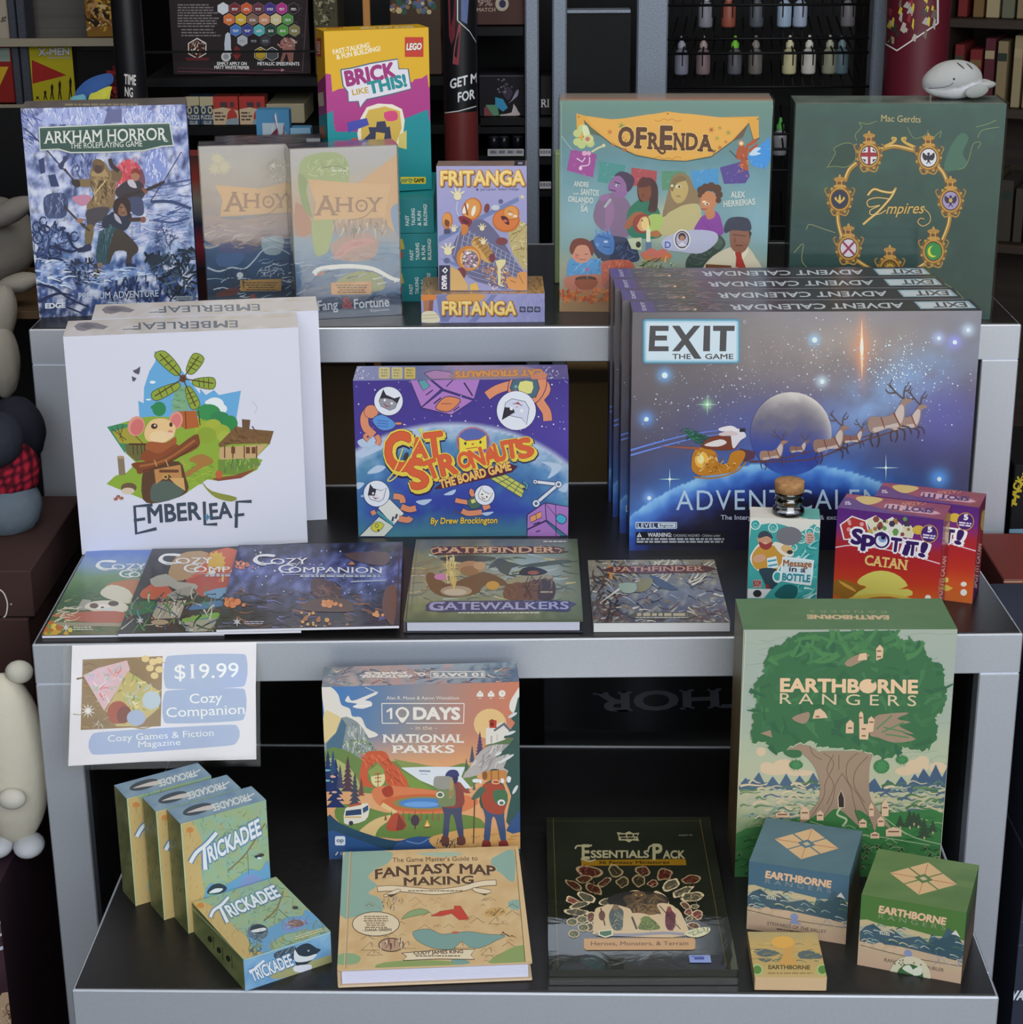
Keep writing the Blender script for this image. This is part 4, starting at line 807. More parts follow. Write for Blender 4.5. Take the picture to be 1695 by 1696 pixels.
a = Art(b,'top',(1200,980,3.5325)); a.bg(lambda x,y: mixc('#567a50','#5f7f58',0.5 + nz(x * 0.2,y,0.03)),12,10); a.t('EARTHBORNE',960,140,486,136,22,'#cdb48c',0.06,up=(0.1,1)); a.t('RANGERS',950,112,500,108,14,'#8f9a70',0.0,up=(0.1,1),sp=1.5)
a = Art(b,'left','uv'); a.bg(lambda x,y: ramp(['#8a8a6c','#7a6a4c','#6a563a','#5a4a34'],y / 100 + 0.1 * nz(x,y,0.05)),6,30); a.dabs([(5,5),(90,5),(90,95),(5,95)],30,['#4a3a28','#8a7a58','#6f7a50'],16,3,(60,120))
b.done('lid', SATIN)
# national parks box
b = G['tent']; b.body('#4a6a94'); a = Art(b, 'front', (520, 1095, 4.708)); p, e, l = a.p, a.e, a.l
def f_(x, y):
 c = ramp(['#4a80c0','#6a88ac','#9a9496','#c08a78','#d28468'],(x - 100) / 1450 + 0.06 * (y - 400) / 400); return mixc(c,'#e2a878',max(0,min(1,(y - 560) / 260)))
a.bg(f_, 40, 40)
p([(60,195),(130,200),(190,260),(215,340),(280,370),(300,430),(370,440),(410,520),(500,570),(430,600),(100,640),(80,400)],'#e8e2d8',3); p([(80,400),(160,410),(240,470),(330,600),(90,650)],'#e6cf98',3); p([(1620,200),(1570,250),(1530,320),(1530,380),(1580,420),(1620,420)],'#e8e4dc',3)
e(1375, 490, 128, 120, '#e8c48a')
p([(90,640),(170,560),(215,440),(300,450),(380,520),(460,660),(520,760),(300,800),(100,760)],'#8f9a9c',2); p([(100,640),(180,550),(220,445),(255,500),(215,700),(100,700)],'#54748c'); a.dabs([(260,480),(380,540),(470,700),(260,700)],50,['#b4b8b4','#7a868a','#a0a6a2','#cfd0c8'],60,12,(50,110)); a.dabs([(230,620),(440,600),(500,720),(220,740)],60,['#6f8a58','#9ab07a','#54744e','#d8dcc0'],26,10)
p([(100,690),(260,700),(420,780),(700,780),(1000,830),(1200,800),(1200,1000),(100,1000)],'#6f8a50',3); p([(620,760),(800,800),(1000,830),(1180,820),(1180,860),(700,840)],'#8a9a5c');
p([(680,830),(900,822),(1180,825),(1150,900),(1230,990),(1000,1000),(830,930)],'#dfe6ee'); p([(660,840),(820,930),(930,1000),(760,990)],'#7a9a4c'); l([(820,855),(910,858)],'#7f94ac',12); l([(830,880),(890,882)],'#b4c4d4',8)
p([(110, 760), (240, 800), (330, 900), (350, 1000), (200, 1020), (110, 1000)], '#b4b878', 3)
p([(365,960),(360,860),(400,720),(480,700),(560,710),(600,780),(660,830),(740,970),(620,985),(560,940),(550,850),(510,790),(460,800),(420,860),(430,930),(470,985)],'#cc5f40',3); a.dabs([(380,740),(560,720),(660,840),(720,960),(600,970),(560,830),(400,860)],40,['#e07a54','#a84a34','#d86a48'],60,12,(30,80)); e(500,910,56,70,'#dcd8a0'); p([(420,860),(500,800),(550,850),(545,880),(440,900)],'#8fa05a')
for y in (880, 910, 940): l([(475, y), (525, y - 4)], '#c8503c', 7)
l([(500, 870), (500, 990)], '#9a3c30', 6)
p([(460,1000),(560,970),(760,985),(960,1010),(1240,1060),(1270,1120),(1100,1190),(800,1200),(560,1150),(470,1080)],'#d98058',4); e(850,1105,330,70,'#cc6a44'); e(860,1105,240,52,'#8a8a58'); e(855,1106,192,40,'#4f86c8'); e(840,1116,140,22,'#6fa4e0')
p([(530, 1000), (600, 970), (620, 1040), (560, 1060)], '#a8412f', 3)
p([(180,1130),(350,1120),(560,1180),(800,1190),(1100,1190),(1300,1230),(1300,1330),(900,1380),(500,1370),(200,1260)],'#6d8a48',3); p([(350,1330),(480,1230),(640,1190),(660,1200),(520,1290),(480,1370),(530,1390),(400,1360)],'#e0be84',4); p([(540,1100),(650,1170),(640,1200),(520,1130)],'#e4c48c')
for x,y,h,c in ((110,1000,300,'#2c3a6a'),(170,1120,360,'#2a3866'),(205,980,170,'#4a4a6c'),(265,1000,260,'#5a4050'),(320,1110,240,'#4a4a5c'),(370,1040,130,'#7a4a48'),(150,860,160,'#33507a'),(1295,720,170,'#54486c'),(1235,780,120,'#4a5470'),(1190,850,90,'#4c6a5c'),(1250,1000,70,'#55705c')):
 for k in range(7): w = h * (0.05 + 0.028 * k); yy = y - h + k * h / 7; p([(x - w, yy + h / 5), (x, yy - 6), (x + w, yy + h / 5)], c)
for x in range(560, 980, 46): p([(x - 12, 1240), (x, 1180 - (x % 7) * 5), (x + 12, 1240)], '#8a6a48' if x % 3 else '#4f7a44')
for q in ((105, 850), (160, 1020), (105, 930), (200, 1070), (150, 900)): e(*q, 22, 8, '#e0b0a4' if q[0] > 110 else '#7ac0c0')
p([(235,1260),(245,1150),(300,1130),(420,1105),(430,1180),(400,1240),(300,1270)],'#e6ded0',2); p([(250,1165),(370,1150),(372,1195),(245,1205)],'#2f4468'); p([(380,1145),(425,1120),(425,1160),(385,1185)],'#3a5478'); l([(240,1215),(370,1215)],'#d8b070',12); l([(270,1130),(370,1110)],'#b85a3c',18); e(290,1262,18,18,'#3a3a48')
p([(560,1300),(600,1210),(660,1180),(720,1270),(700,1310),(620,1325)],'#b8503c',2); p([(640,1320),(660,1190),(720,1280),(690,1315)],'#8a3c38'); e(790,1240,34,44,'#4a3c4c'); l([(790,1270),(790,1310)],'#3c3040',8); p([(860,1290),(885,1230),(910,1290)],'#e0a04c'); p([(870,1285),(885,1255),(898,1285)],'#f0d890'); l([(855,1295),(915,1290)],'#6a4030',8)
# cliff with a lighthouse, dark pine
p([(1160,910),(1220,820),(1300,700),(1420,640),(1560,620),(1600,760),(1560,900),(1440,840),(1300,880)],'#b7b2b0',2); a.dabs([(1230,800),(1420,650),(1560,640),(1500,800),(1300,860)],40,['#8f8c90','#d8d4cc','#a09ca0'],70,12,(100,150)); p([(1330,670),(1420,620),(1540,600),(1560,640),(1400,650)],'#5f7a54',3)
p([(1340,650),(1342,520),(1480,470),(1540,530),(1490,610),(1400,640)],'#e4ded4'); p([(1400,535),(1485,475),(1550,545),(1530,550),(1480,500),(1410,548)],'#6d6f78'); a.r(1370,460,1425,520,'#c04a3a'); p([(1362,470),(1388,450),(1430,470)],'#a03a30'); e(1390,490,16,16,'#7a2a28'); l([(1385,580),(1385,640)],'#b9b4ac',14); l([(1430,570),(1430,620)],'#c9c4bc',10)
p([(1612,270),(1570,380),(1540,450),(1570,480),(1510,560),(1480,600),(1560,600),(1470,700),(1420,750),(1530,720),(1480,830),(1620,830)],'#3c5a54',2); p([(1612,800),(1530,820),(1500,950),(1540,1050),(1500,1250),(1612,1300)],'#3a5a58',2)
for q in ((1550,420,40,-30),(1530,560,46,-20),(1500,760,70,-30),(1570,1000,40,-60),(1440,720,30,-30),(1525,920,22,-70)): e(q[0],q[1],q[2],12,'#d8dcdc',q[3])
# foreground ridge and two hikers from behind
p([(105,1210),(200,1260),(400,1340),(640,1400),(800,1370),(960,1380),(1000,1460),(1612,1460),(1612,1600),(105,1600)],'#2f4f66',3); p([(105,1330),(260,1360),(480,1440),(600,1500),(200,1600),(105,1600)],'#33588c',3); p([(660,1410),(780,1370),(880,1370),(980,1420),(960,1480),(640,1480)],'#3a5a8c',3); l([(720,1400),(820,1420),(900,1380)],'#6f94c4',8,4)
p([(900,1380),(1060,1330),(1250,1300),(1440,1310),(1600,1330),(1612,1460),(1100,1480),(960,1460)],'#dca868',3); a.dabs([(1000,1360),(1600,1330),(1600,1450),(1000,1450)],20,['#e4b87c','#c89458'],90,14,(-10,10)); a.dabs([(960,1400),(1140,1400),(1140,1450),(960,1450)],26,['#25384a','#2f4a54'],34,9,(40,140))
p([(1590, 1180), (1612, 1170), (1612, 1330), (1500, 1320)], '#3a5a8a', 2)
def hiker(x, y, s, coat, pack, pk2, hat, leg, boot, roll=None):
 def T(P): return [(x + s * u, y + s * v) for u, v in P]
 p(T([(-75, 40), (75, 30), (80, 120), (95, 300), (60, 320), (20, 150), (-10, 140), (-30, 320), (-70, 310), (-60, 130)]), leg, 3)
 p(T([(-78, 300), (-22, 310), (-26, 370), (-80, 370)]), boot, 2); p(T([(42, 310), (100, 300), (110, 360), (60, 372), (44, 350)]), boot, 2)
 p(T([(-90, 60), (-85, -90), (-30, -140), (40, -140), (85, -90), (90, 60)]), coat, 3)
 e(x + 10 * s, y - 165 * s, 42 * s, 50 * s, '#3a3c5c'); p(T([(-50, -180), (-20, -225), (40, -225), (60, -180), (20, -175)]), hat, 3)
 p(T([(-110,-120),(-30,-135),(20,-120),(30,40),(-20,60),(-105,50)]) if roll is None else T([(-80,-110),(70,-110),(90,60),(40,110),(-70,60)]),pack,3)
hiker(1075, 1070, 0.98, '#8a4a48', '#7a8a64', '', '#3c4476', '#49506c', '#6a4440')
p([(940,910),(980,895),(1080,905),(1060,990),(945,985)],'#9a9a94',3); e(985,1040,32,26,'#d8dccc'); e(985,1040,20,16,'#5a6a54'); p([(1060,920),(1090,930),(1080,1060),(1055,1070)],'#b09c74'); e(1072,1030,24,28,'#9a8a60'); l([(1130,950),(1180,1010),(1220,1010)],'#94504a',30,3); e(1222,1008,12,10,'#e0a88c')
hiker(1400, 1080, 1.05, '#3f5a50', '#a84c3c', '', '#3a4a44', '#46587c', '#8e3c38', 1)
p([(1320,860),(1490,850),(1500,900),(1480,925),(1330,925),(1318,890)],'#c68a50',3); l([(1385,855),(1385,925)],'#8a5a34',8); l([(1440,855),(1440,925)],'#8a5a34',8); e(1334,890,20,34,'#8a5c38'); e(1420,940,36,18,'#e4b088'); e(1420,940,24,9,'#a84c3c'); p([(1400,1010),(1500,1010),(1505,1110),(1420,1110)],'#4a7454',3); e(1462,1100,30,24,'#e0e4e0'); e(1464,1104,16,13,'#5a6a60')
for q in ((1265, 930, 30, 16), (1520, 920, 16, 26), (1470, 930, 14, 20), (1300, 935, 12, 18)): e(*q, '#e4e8ec')
l([(1255, 1050), (1245, 1420)], '#5a4434', 9); p([(1300, 980), (1340, 1000), (1290, 1060), (1235, 1080), (1240, 1050)], '#4a6a5c', 3)
# print
p([(245,300),(270,265),(285,300),(330,300),(490,235),(485,260),(400,300),(440,310),(455,340),(380,370),(300,355),(340,330),(260,318)],'#e8e4e0',2); l([(400,200),(490,240)],'#d8dce4',5); l([(310,350),(450,345)],'#f2eee8',12)
WH = '#efe9e0'
a.t('Alan R. Moon & Aaron Weissblum', 566, 297, 1132, 297, 25, WH, 0.0, 0.05)
for q in (((530,328),(1172,328)),((1172,328),(1168,482)),((1168,482),(720,482)),((660,482),(533,482)),((533,482),(530,328))): l(list(q),WH,7)
a.p([(566,385),(598,362),(612,362),(612,450),(594,450),(594,384),(570,400)],WH); p([(690,480),(655,440),(636,405),(650,372),(690,355),(730,372),(744,405),(728,440)],WH,3); e(690,405,34,34,'#9a9494'); a.t('DAYS',780,450,1135,450,88,WH,0.05)
a.t('- in the -',758,532,958,532,30,'#ecd8c0',0.0,0.04); a.t('NATIONAL',545,632,1168,632,62,WH,0.028,0.055); a.t('PARKS',622,712,1092,712,58,WH,0.028,0.055)
for x in (1296, 1382): e(x, 240, 12, 12, WH); e(x - 16, 252, 8, 8, WH); e(x + 16, 252, 8, 8, WH); a.r(x - 26, 254, x + 26, 275, WH, 6)
e(1468,250,27,27,WH); l([(1468,235),(1468,250),(1480,254)],'#c8826a',4); a.lines(1285,284,1310,1,1,5,WH); a.lines(1370,284,1395,1,1,5,WH); a.lines(1445,284,1492,1,1,5,WH)
a.r(165,1362,245,1434,'#dfe4ea',12); a.t('op',178,1408,232,1408,30,'#6a7a90',0.04); l([(170,1510),(188,1485)],'#e4e8ee',9); a.t('Game',205,1508,262,1508,22,'#c8d0dc',0.02)
a = Art(b,'top',(520,1095,4.708)); p,l = a.p,a.l; a.bg(lambda x,y: ramp(['#6a7a88','#b0a0a0','#c0a098','#9aa6b4','#8fa0a8','#5a708c'],(x - 80) / 1500 + 0.3 * nz(x,y,0.015)),60,8)
a.dabs([(80,60),(1590,50),(1600,190),(80,190)],110,['#4a6074','#8a5a54','#7a9a80','#e0d4c4','#5a4a64','#c48a70','#3f5a6a'],60,9,(-30,30)); p([(900,80),(1340,78),(1345,132),(905,132)],'#8a98a0')
for q in (((912, 84), (1330, 82)), ((1330, 82), (1333, 128)), ((1333, 128), (912, 130)), ((912, 130), (912, 84))): l(list(q), WH, 5)
a.t('10 DAYS',1318,92,930,94,28,WH,0.04,up=(0.1,1)); a.t('NATIONAL',760,106,360,112,22,WH,0.06,0.08,up=(0.1,1)); a.t('PARKS',715,84,400,88,20,WH,0.06,0.08,up=(0.1,1)); a.e(840,105,30,14,WH); a.e(840,105,16,7,'#8a98a0'); l([(870,105),(905,105)],WH,4)
b.done('lid', GLOSS)
# space cats box
b = G['cat']; b.body('#4a4494'); a = Art(b, 'front', (580, 590, 4.581)); p, e, l = a.p, a.e, a.l
def f_(x, y):
 c = ramp(['#44348c','#463890','#483a98','#433c9c','#3c44a0','#3a4c9c'],(y - 180) / 1200 + 0.12 * nz(x,y,0.006)); c = mixc(c,'#5a4aac',0.5 * max(0,(x - 1300) / 350) * max(0,1 - abs(y - 600) / 400))
 d = math.hypot((x - 780) * 0.82, (y - 1500)) - 968
 if d < 0:
  t = -d; c = ramp(['#b8cce4','#5f92c4','#3f70a8','#3b54ac','#3446a4','#34449c','#3a5498','#44788f'],t / 900 + 0.10 * nz(x,y,0.007,2)); c = mixc(c,'#4a8c9c',0.8 * max(0,nz(x,y,0.0045,8))); c = mixc(c,'#2f4a94',0.4 * max(0,nz(x,y,0.02,3)))
  if y > 1180: c = mixc(c, '#4a8a90', min(0.7, (y - 1180) / 200))
 elif d < 40: c = mixc('#c4d2ea', c, d / 40)
 return c
a.bg(f_, 110, 90)
for P in ([(50,740),(160,700),(280,640),(260,690),(120,760),(60,770)],[(130,890),(200,830),(270,840),(220,880)],[(50,960),(110,965),(60,1010)],[(60,640),(180,610),(240,640),(100,690)],[(500,1100),(620,1085),(560,1130)],[(710,1050),(800,1010),(780,1050)],[(1450,800),(1590,820),(1590,870),(1500,930),(1530,850)],[(1580,1010),(1650,960),(1640,1030)],[(1000,1190),(1090,1180),(1040,1210)],[(80,1060),(130,1040),(110,1070)]): p(P,'#b9cce4',4)
R_ = random.Random(11)
for _ in range(95):
 x, y = R_.uniform(40, 1650), R_.uniform(190, 660)
 if math.hypot((x - 780) * 0.82, y - 1500) > 985: r = R_.choice((2.5, 3.5, 3.5, 6)); e(x, y, r, r, '#e6e2f4', 0, 7)
LN = '#3a2c5a'
def cube(P, c, w=7):
 for q in P: p(q, c, 0, LN, w)
cube([[(440,150),(560,140),(690,250),(540,385)],[(570,140),(985,175),(940,325),(710,250)],[(540,390),(705,262),(930,335),(770,445)]],'#b07cc4')
p([(515,185),(570,180),(608,225),(555,262)],'#5fa0a8',0,LN,5); p([(650,385),(720,310),(810,315),(835,345),(760,415),(690,415)],'#e08a58',3,LN,6); l([(690,360),(770,360)],LN,4); l([(635,360),(690,315)],LN,11); l([(785,415),(830,380)],LN,9); l([(575,295),(630,255)],LN,9); l([(730,230),(780,180)],LN,8); l([(865,200),(930,300)],LN,12)
OR = '#e0906c'
def limb(P, w): l(P, LN, w + 8, 4); l(P, OR, w, 4)
def cat(x, y, r, face, mask, rot, eyes=1):
 c, s_ = math.cos(rot), math.sin(rot)
 def T(P): return [(x + r * (u * c - v * s_), y + r * (u * s_ + v * c)) for u, v in P]
 e(x, y, r + 4, r + 4, LN, 0, 28); e(x, y, r, r, '#e6eaf6', 0, 28)
 p(T([(-0.62, 0.25), (-0.66, -0.6), (-0.35, -0.32), (0.3, -0.32), (0.62, -0.62), (0.62, 0.28), (0.35, 0.55), (-0.35, 0.55)]), face, 0, LN, 4)
 if mask: p(T(mask), '#2c2a38')
 for u in (-0.27, 0.27): p(T([(u - 0.07, -0.02), (u + 0.07, -0.02), (u + 0.06, 0.12), (u - 0.06, 0.12)]), '#26243a' if not mask else '#f2eef4', 2)
 p(T([(-0.06, 0.16), (0.06, 0.16), (0, 0.24)]), '#c88a94'); l(T([(-0.25, 0.3), (0, 0.36), (0.25, 0.3)]), LN, 5, 3)
 p(T([(-0.18, 0.33), (0.18, 0.33), (0, 0.46)]), '#a84858')
limb([(150,400),(110,460),(120,540),(180,600)],60); limb([(200,600),(220,640),(205,670)],36); limb([(130,590),(110,610),(140,640)],24)
e(160,420,56,54,LN); e(160,420,52,50,OR); p([(170,480),(240,440),(340,500),(330,545),(260,565),(205,540)],'#5b94d8',3,LN,5); limb([(345,510),(390,510)],16)
for y in (495, 515, 535): l([(205, y - 10), (290, y)], '#3a5aa8', 5)
cat(292,340,108,'#9a98a0',[(-0.66,-0.6),(-0.35,-0.32),(0.3,-0.32),(0.62,-0.62),(0.62,-0.1),(0.2,-0.2),(-0.3,-0.1),(-0.63,0.1)],0.42)
limb([(1380,230),(1250,215),(1120,250),(1040,300)],66); limb([(1440,170),(1490,250),(1440,330),(1490,420),(1500,490)],66); p([(1200,290),(1240,150),(1470,140),(1480,260),(1400,360),(1290,330)],OR,3,LN,6)
p([(1235,180),(1420,175),(1410,310),(1240,300)],'#4a6a7c',2,LN,6); p([(1290,195),(1385,195),(1375,280),(1285,275)],'#e2dc88',2); e(1258,230,12,12,'#7ab0b0'); e(1255,262,10,10,'#c87858')
cat(1262, 412, 148, '#d4d8ec', [(0.62, -0.62), (0.62, 0.05), (0.2, 0.1), (0.05, -0.1), (0.3, -0.32)], 3.35)
# title
def word(ch, x0, y0, x1, y1, h, w, b_=0.05):
 a.t(ch, x0, y0, x1, y1, h, w, b_)
L_ = [('C',285,865,470,850,270),('A',475,780,585,765,150),('T',585,765,715,748,175),('S',480,1010,600,975,210),('T',600,935,690,900,135),('R',700,905,815,880,150),('O',830,850,925,835,115),('N',935,845,1030,815,130),('A',1035,820,1130,795,130),('U',1120,795,1190,775,130),('T',1185,775,1285,760,130),('S',1295,775,1395,745,135)]
p([(640, 1000), (780, 930), (1220, 815), (1230, 880), (900, 960), (690, 1005)], '#4a1c3c', 2)
for c,w,dx,dy in (('#241a4c',0.13,14,20),('#e8cf4c',0.10,12,14),('#ecd452',0.085,0,0),('#a8382c',0.052,0,0),('#dc6038',0.040,0,0)):
 for ch, x0, y0, x1, y1, h in L_: word(ch, x0 + dx, y0 + dy, x1 + dx, y1 + dy, h, c, w)
l([(400,700),(370,790),(330,880),(285,940),(330,930),(420,820),(520,640),(550,545)],'#ecd452',9,4); e(425,760,18,34,'#3a3a3c',20); a.star(535,560,24,10,5,'#cfe06a')
e(935,650,132,116,'#b87a8c'); e(935,652,122,106,'#5a6ab0'); p([(830,740),(825,610),(880,640),(980,630),(1035,595),(1040,700),(960,720)],'#ecd846',0,'#c86038',6); e(875,660,9,12,'#4a3a2c'); e(990,650,9,12,'#4a3a2c'); e(932,665,10,7,'#c86038'); l([(880,700),(990,685)],'#c86038',7)
for c,w in (('#e8cf4c',0.08),('#dc6038',0.0)): word('O',830,850,925,835,115,'#ecd452' if w else '#dc6038',0.085 if w else 0.045); word('N',935,845,1030,815,130,'#ecd452' if w else '#dc6038',0.085 if w else 0.045)
a.t('THE BOARD GAME', 690, 1000, 1225, 858, 62, '#ecc068', 0.045, ol='#8a2c34', ow=0.05)
# lower figures
p([(70,1365),(220,1215),(330,1290),(260,1365)],'#d8dcd0',0,LN,5); p([(160,1290),(200,1255),(260,1275),(215,1330),(170,1320)],'#d8cf4c',2,'#6a7a50',5); a.t('O',190,1298,218,1298,30,'#6a8a50',0.03); e(215,1318,8,8,'#3a3c48')
p([(210,1150),(300,1080),(410,1190),(330,1280)],'#e4e4dc',0,LN,5); l([(205,1175),(325,1275)],'#4f9aa4',22); l([(320,1250),(330,1215)],'#4a4a54',16); l([(345,1230),(358,1195)],'#4a4a54',16)
limb([(330,1060),(390,1070),(400,1110)],44); limb([(390,1140),(450,1160),(500,1150)],44); limb([(370,1230),(440,1240),(460,1220)],44); limb([(170,1170),(185,1200)],36)
cat(202, 1040, 98, '#e8e6ec', [(-0.66, -0.6), (-0.35, -0.32), (-0.1, -0.32), (-0.1, 0.2), (-0.6, 0.3)], 0.25);
limb([(1000,1180),(900,1190),(850,1170)],40); limb([(920,1110),(850,1100),(800,1090)],34); limb([(940,1060),(920,1030),(930,1010)],32); limb([(1010,1150),(1060,1130)],40); p([(890,1090),(960,1060),(1000,1130),(920,1160)],'#4a6a60',2,LN,5); p([(915,1090),(945,1080),(955,1105),(925,1115)],'#dcd678'); l([(790,1175),(840,1185)],'#5a4a58',10)
cat(1022, 1052, 74, '#f0eee8', None, 0.5)
p([(1065, 925), (1180, 895), (1330, 985), (1300, 1070)], '#c9c85c', 0, '#4a5a5c', 5)
for t in (0.25, 0.5, 0.75): l([(1065 + 235 * t, 925 + 145 * t), (1180 + 150 * t, 895 + 90 * t)], '#4a6a60', 6)
for t in (0.33, 0.66): l([(1065 + 115 * t, 925 - 30 * t), (1300 + 30 * t, 1070 - 85 * t)], '#4a6a60', 6)
l([(1310, 950), (1350, 970), (1340, 1010), (1310, 1000)], LN, 18); l([(1315, 950), (1348, 972), (1338, 1008)], '#5fa0b0', 11)
for q in (((1405, 950), (1580, 970)), ((1580, 970), (1410, 1115))): l(list(q), LN, 32); l(list(q), '#dfe4ee', 22)
for x,y,r in ((1405,950,15),(1582,970,24),(1412,1115,26)): e(x,y,r + 4,r + 4,LN); e(x,y,r,r,'#dfe4ee'); e(x,y,r * 0.5,r * 0.5,'#5a6a8c')
cube([[(1345,1200),(1480,1110),(1490,1240),(1345,1310)],[(1480,1110),(1660,1140),(1655,1365),(1490,1240)],[(1345,1315),(1485,1250),(1600,1365),(1345,1365)]],'#b07cc4')
p([(1365,1215),(1450,1175),(1455,1220),(1370,1260)],'#e8a06c',0,LN,5); l([(1410,1195),(1415,1240)],LN,4); p([(1560,1220),(1590,1195),(1635,1215),(1640,1250),(1610,1270),(1575,1255)],'#4fb0d0',2,LN,6); l([(1560,1120),(1565,1365)],LN,5); l([(1480,1110),(1570,1220)],LN,4); l([(1390,1275),(1440,1255)],LN,10); l([(1410,1330),(1445,1320)],LN,8)
a.t('By Drew Brockington',612,1270,1115,1264,44,'#e8b83c',0.02,ol='#3a3a2c',ow=0.03,sk=0.12); a.t('By Drew Brockington',612,1268,1115,1262,44,'#f0c84c',0.012,sk=0.12)
a = Art(b,'top',(580,590,4.581)); p,l = a.p,a.l; a.bg(lambda x,y: ramp(['#7f86b8','#6a70ac','#6f78a8','#a08cb4','#8c84ac','#6c64a4','#5f5498'],(x - 40) / 1620 + 0.1 * nz(x,y,0.02)),40,5)
for x in (218, 315, 412): a.r(x, 84, x + 84, 172, '#cfc070' if x < 400 else '#d8c05c', 10); a.lines(x + 16, 100, x + 68, 3, 22, 10, '#8a7f50', x)
p([(560,130),(640,105),(760,120),(800,172),(620,176)],'#b88ac0',0,LN,5); p([(780,172),(830,120),(1240,80),(1340,80),(1470,120),(1450,160)],'#a08898',2); a.t('CAT STRONAUTS',1460,100,800,118,42,'#e0a04c',0.05,up=(0,1),ol='#b85c34',ow=0.05); a.dots([(40,80),(210,80),(210,170),(40,170)],20,['#dcd8ee'],3,5); a.dots([(1470,80),(1660,80),(1660,170),(1470,170)],24,['#dcd8ee'],3,5); l([(1380,176),(1440,150),(1490,160)],OR,50,4)
b.done('lid', SATIN)
# blue snow scene box
b = G['arkham']; b.body('#3a4a78'); a = Art(b, 'front', (20, 150, 4.348)); p, e, l = a.p, a.e, a.l
def f_(x, y):
 u = (x - 55) / 1240; v = (y - 110) / 1500
 c = ramp(['#8f98cc','#98a2d4','#8a98cc','#a0acd8','#a4b2dc','#9fb2da','#8aa4d0','#5f80b8','#3c5890','#2c4272'],v + 0.10 * nz(x,y,0.004,3)); t = nz(x,y,0.010,6,5)
 c = mixc(c,'#dfe2f2',max(0,min(0.9,t * 1.9))); c = mixc(c,'#33427a',max(0,min(0.85,-t * 1.7 - 0.06))); t = nz(x,y * 0.6,0.026,1,4); c = mixc(c,'#26335c',max(0,min(0.6,-t * 1.1 - 0.1))); return mixc(c,'#cdd4ee',max(0,min(0.6,t * 1.1 - 0.1)))
a.bg(f_, 130, 150)
for P,c in (([(190,230),(230,150),(400,125),(640,130),(690,180),(640,240)],'#aab6e4'),([(790,230),(820,150),(900,120),(1000,150),(1030,230)],'#a4b0e0'),([(1030,210),(1060,140),(1140,125),(1200,190),(1220,260)],'#9cacdc'),([(940,560),(1000,430),(1090,440),(1120,560),(1060,660),(960,640)],'#8c9cd8')):
 p(P, c, 4); a.dabs(P, 60, ['#d4daf2', '#c4ccee', '#8490cc', '#e2e2f4'], 50, 10, (60, 120))
p([(690,140),(790,130),(790,230),(660,235)],'#6a6e98'); a.dabs([(60,140),(200,140),(180,330),(80,500)],60,['#5f6eb4','#8c98d0','#b9c0e4','#44528c'],60,9,(20,70))
l([(90,270),(190,360),(330,520),(460,660)],'#2f3a62',9,3); a.dabs([(420,460),(600,450),(640,560),(560,640),(440,620)],40,['#44507e','#5f6ea4','#8490c4'],50,12,(60,120))
p([(190,500),(230,480),(240,590),(205,600)],'#3a4470'); p([(260,610),(310,600),(340,690),(280,690)],'#36426c'); p([(230,770),(320,735),(400,760),(390,900),(300,920),(240,900)],'#4a587e',3); a.dabs([(240,770),(390,760),(380,900),(250,900)],30,['#2f3a5c','#6a7aa4','#8c98bc','#39466c'],60,10,(60,120)); p([(430,770),(540,750),(580,790),(500,830)],'#c88aa4',3)
a.dabs([(380,880),(1280,860),(1280,1100),(560,1120)],70,['#d4d4ea','#b9c2e2','#c8c4e0','#98a8d4'],110,14,(-20,20)); a.dabs([(980,700),(1290,620),(1290,980),(1000,960)],40,['#5a6c9c','#44588c','#8ea0cc','#c9d2ec'],120,10,(-25,10)); l([(1000,800),(1150,800),(1290,850)],'#3a4a74',22,3); l([(1020,930),(1150,950),(1280,915)],'#44588a',16,3); l([(975,700),(1290,640)],'#4a5c8c',12)
# three winter explorers
e(835,600,88,100,'#d2525c'); a.dabs([(750,520),(910,510),(930,640),(860,740),(740,720)],50,['#d8565e','#b83c4c','#e0808a','#c4485a'],60,16,(40,110)); p([(930,560),(960,640),(940,700),(900,640)],'#7a4a5c',3)
p([(740,740),(780,680),(850,640),(930,660),(960,740),(900,800),(820,800)],'#3f3a42',3); e(888,610,32,42,'#b07a60'); p([(855,600),(880,560),(920,570),(925,610),(890,590)],'#8a3c34',3); p([(830,650),(870,640),(900,700),(850,690)],'#c9c4d0',2); l([(800,760),(970,715),(1100,655)],'#3a2f30',22,2); l([(940,700),(970,740)],'#8a5a44',24); p([(830,780),(930,770),(950,880),(900,900),(840,850)],'#4a5070',3)
l([(380, 560), (460, 670)], '#4a3a34', 9); p([(330, 540), (365, 500), (370, 470), (410, 480), (380, 520), (360, 570)], '#3c4468', 2)
p([(560,600),(600,520),(660,510),(710,580),(760,620),(745,700),(740,790),(700,860),(560,870),(540,820),(590,760),(580,690)],'#8c7352',3); p([(440,660),(470,640),(570,640),(580,690),(490,690)],'#86704e',3); p([(430,650),(480,640),(490,690),(450,690)],'#3f3530',3); p([(700,590),(760,560),(795,600),(770,650),(720,640)],'#7a6248',3); l([(705,490),(720,540),(770,580)],'#3f3634',30,3)
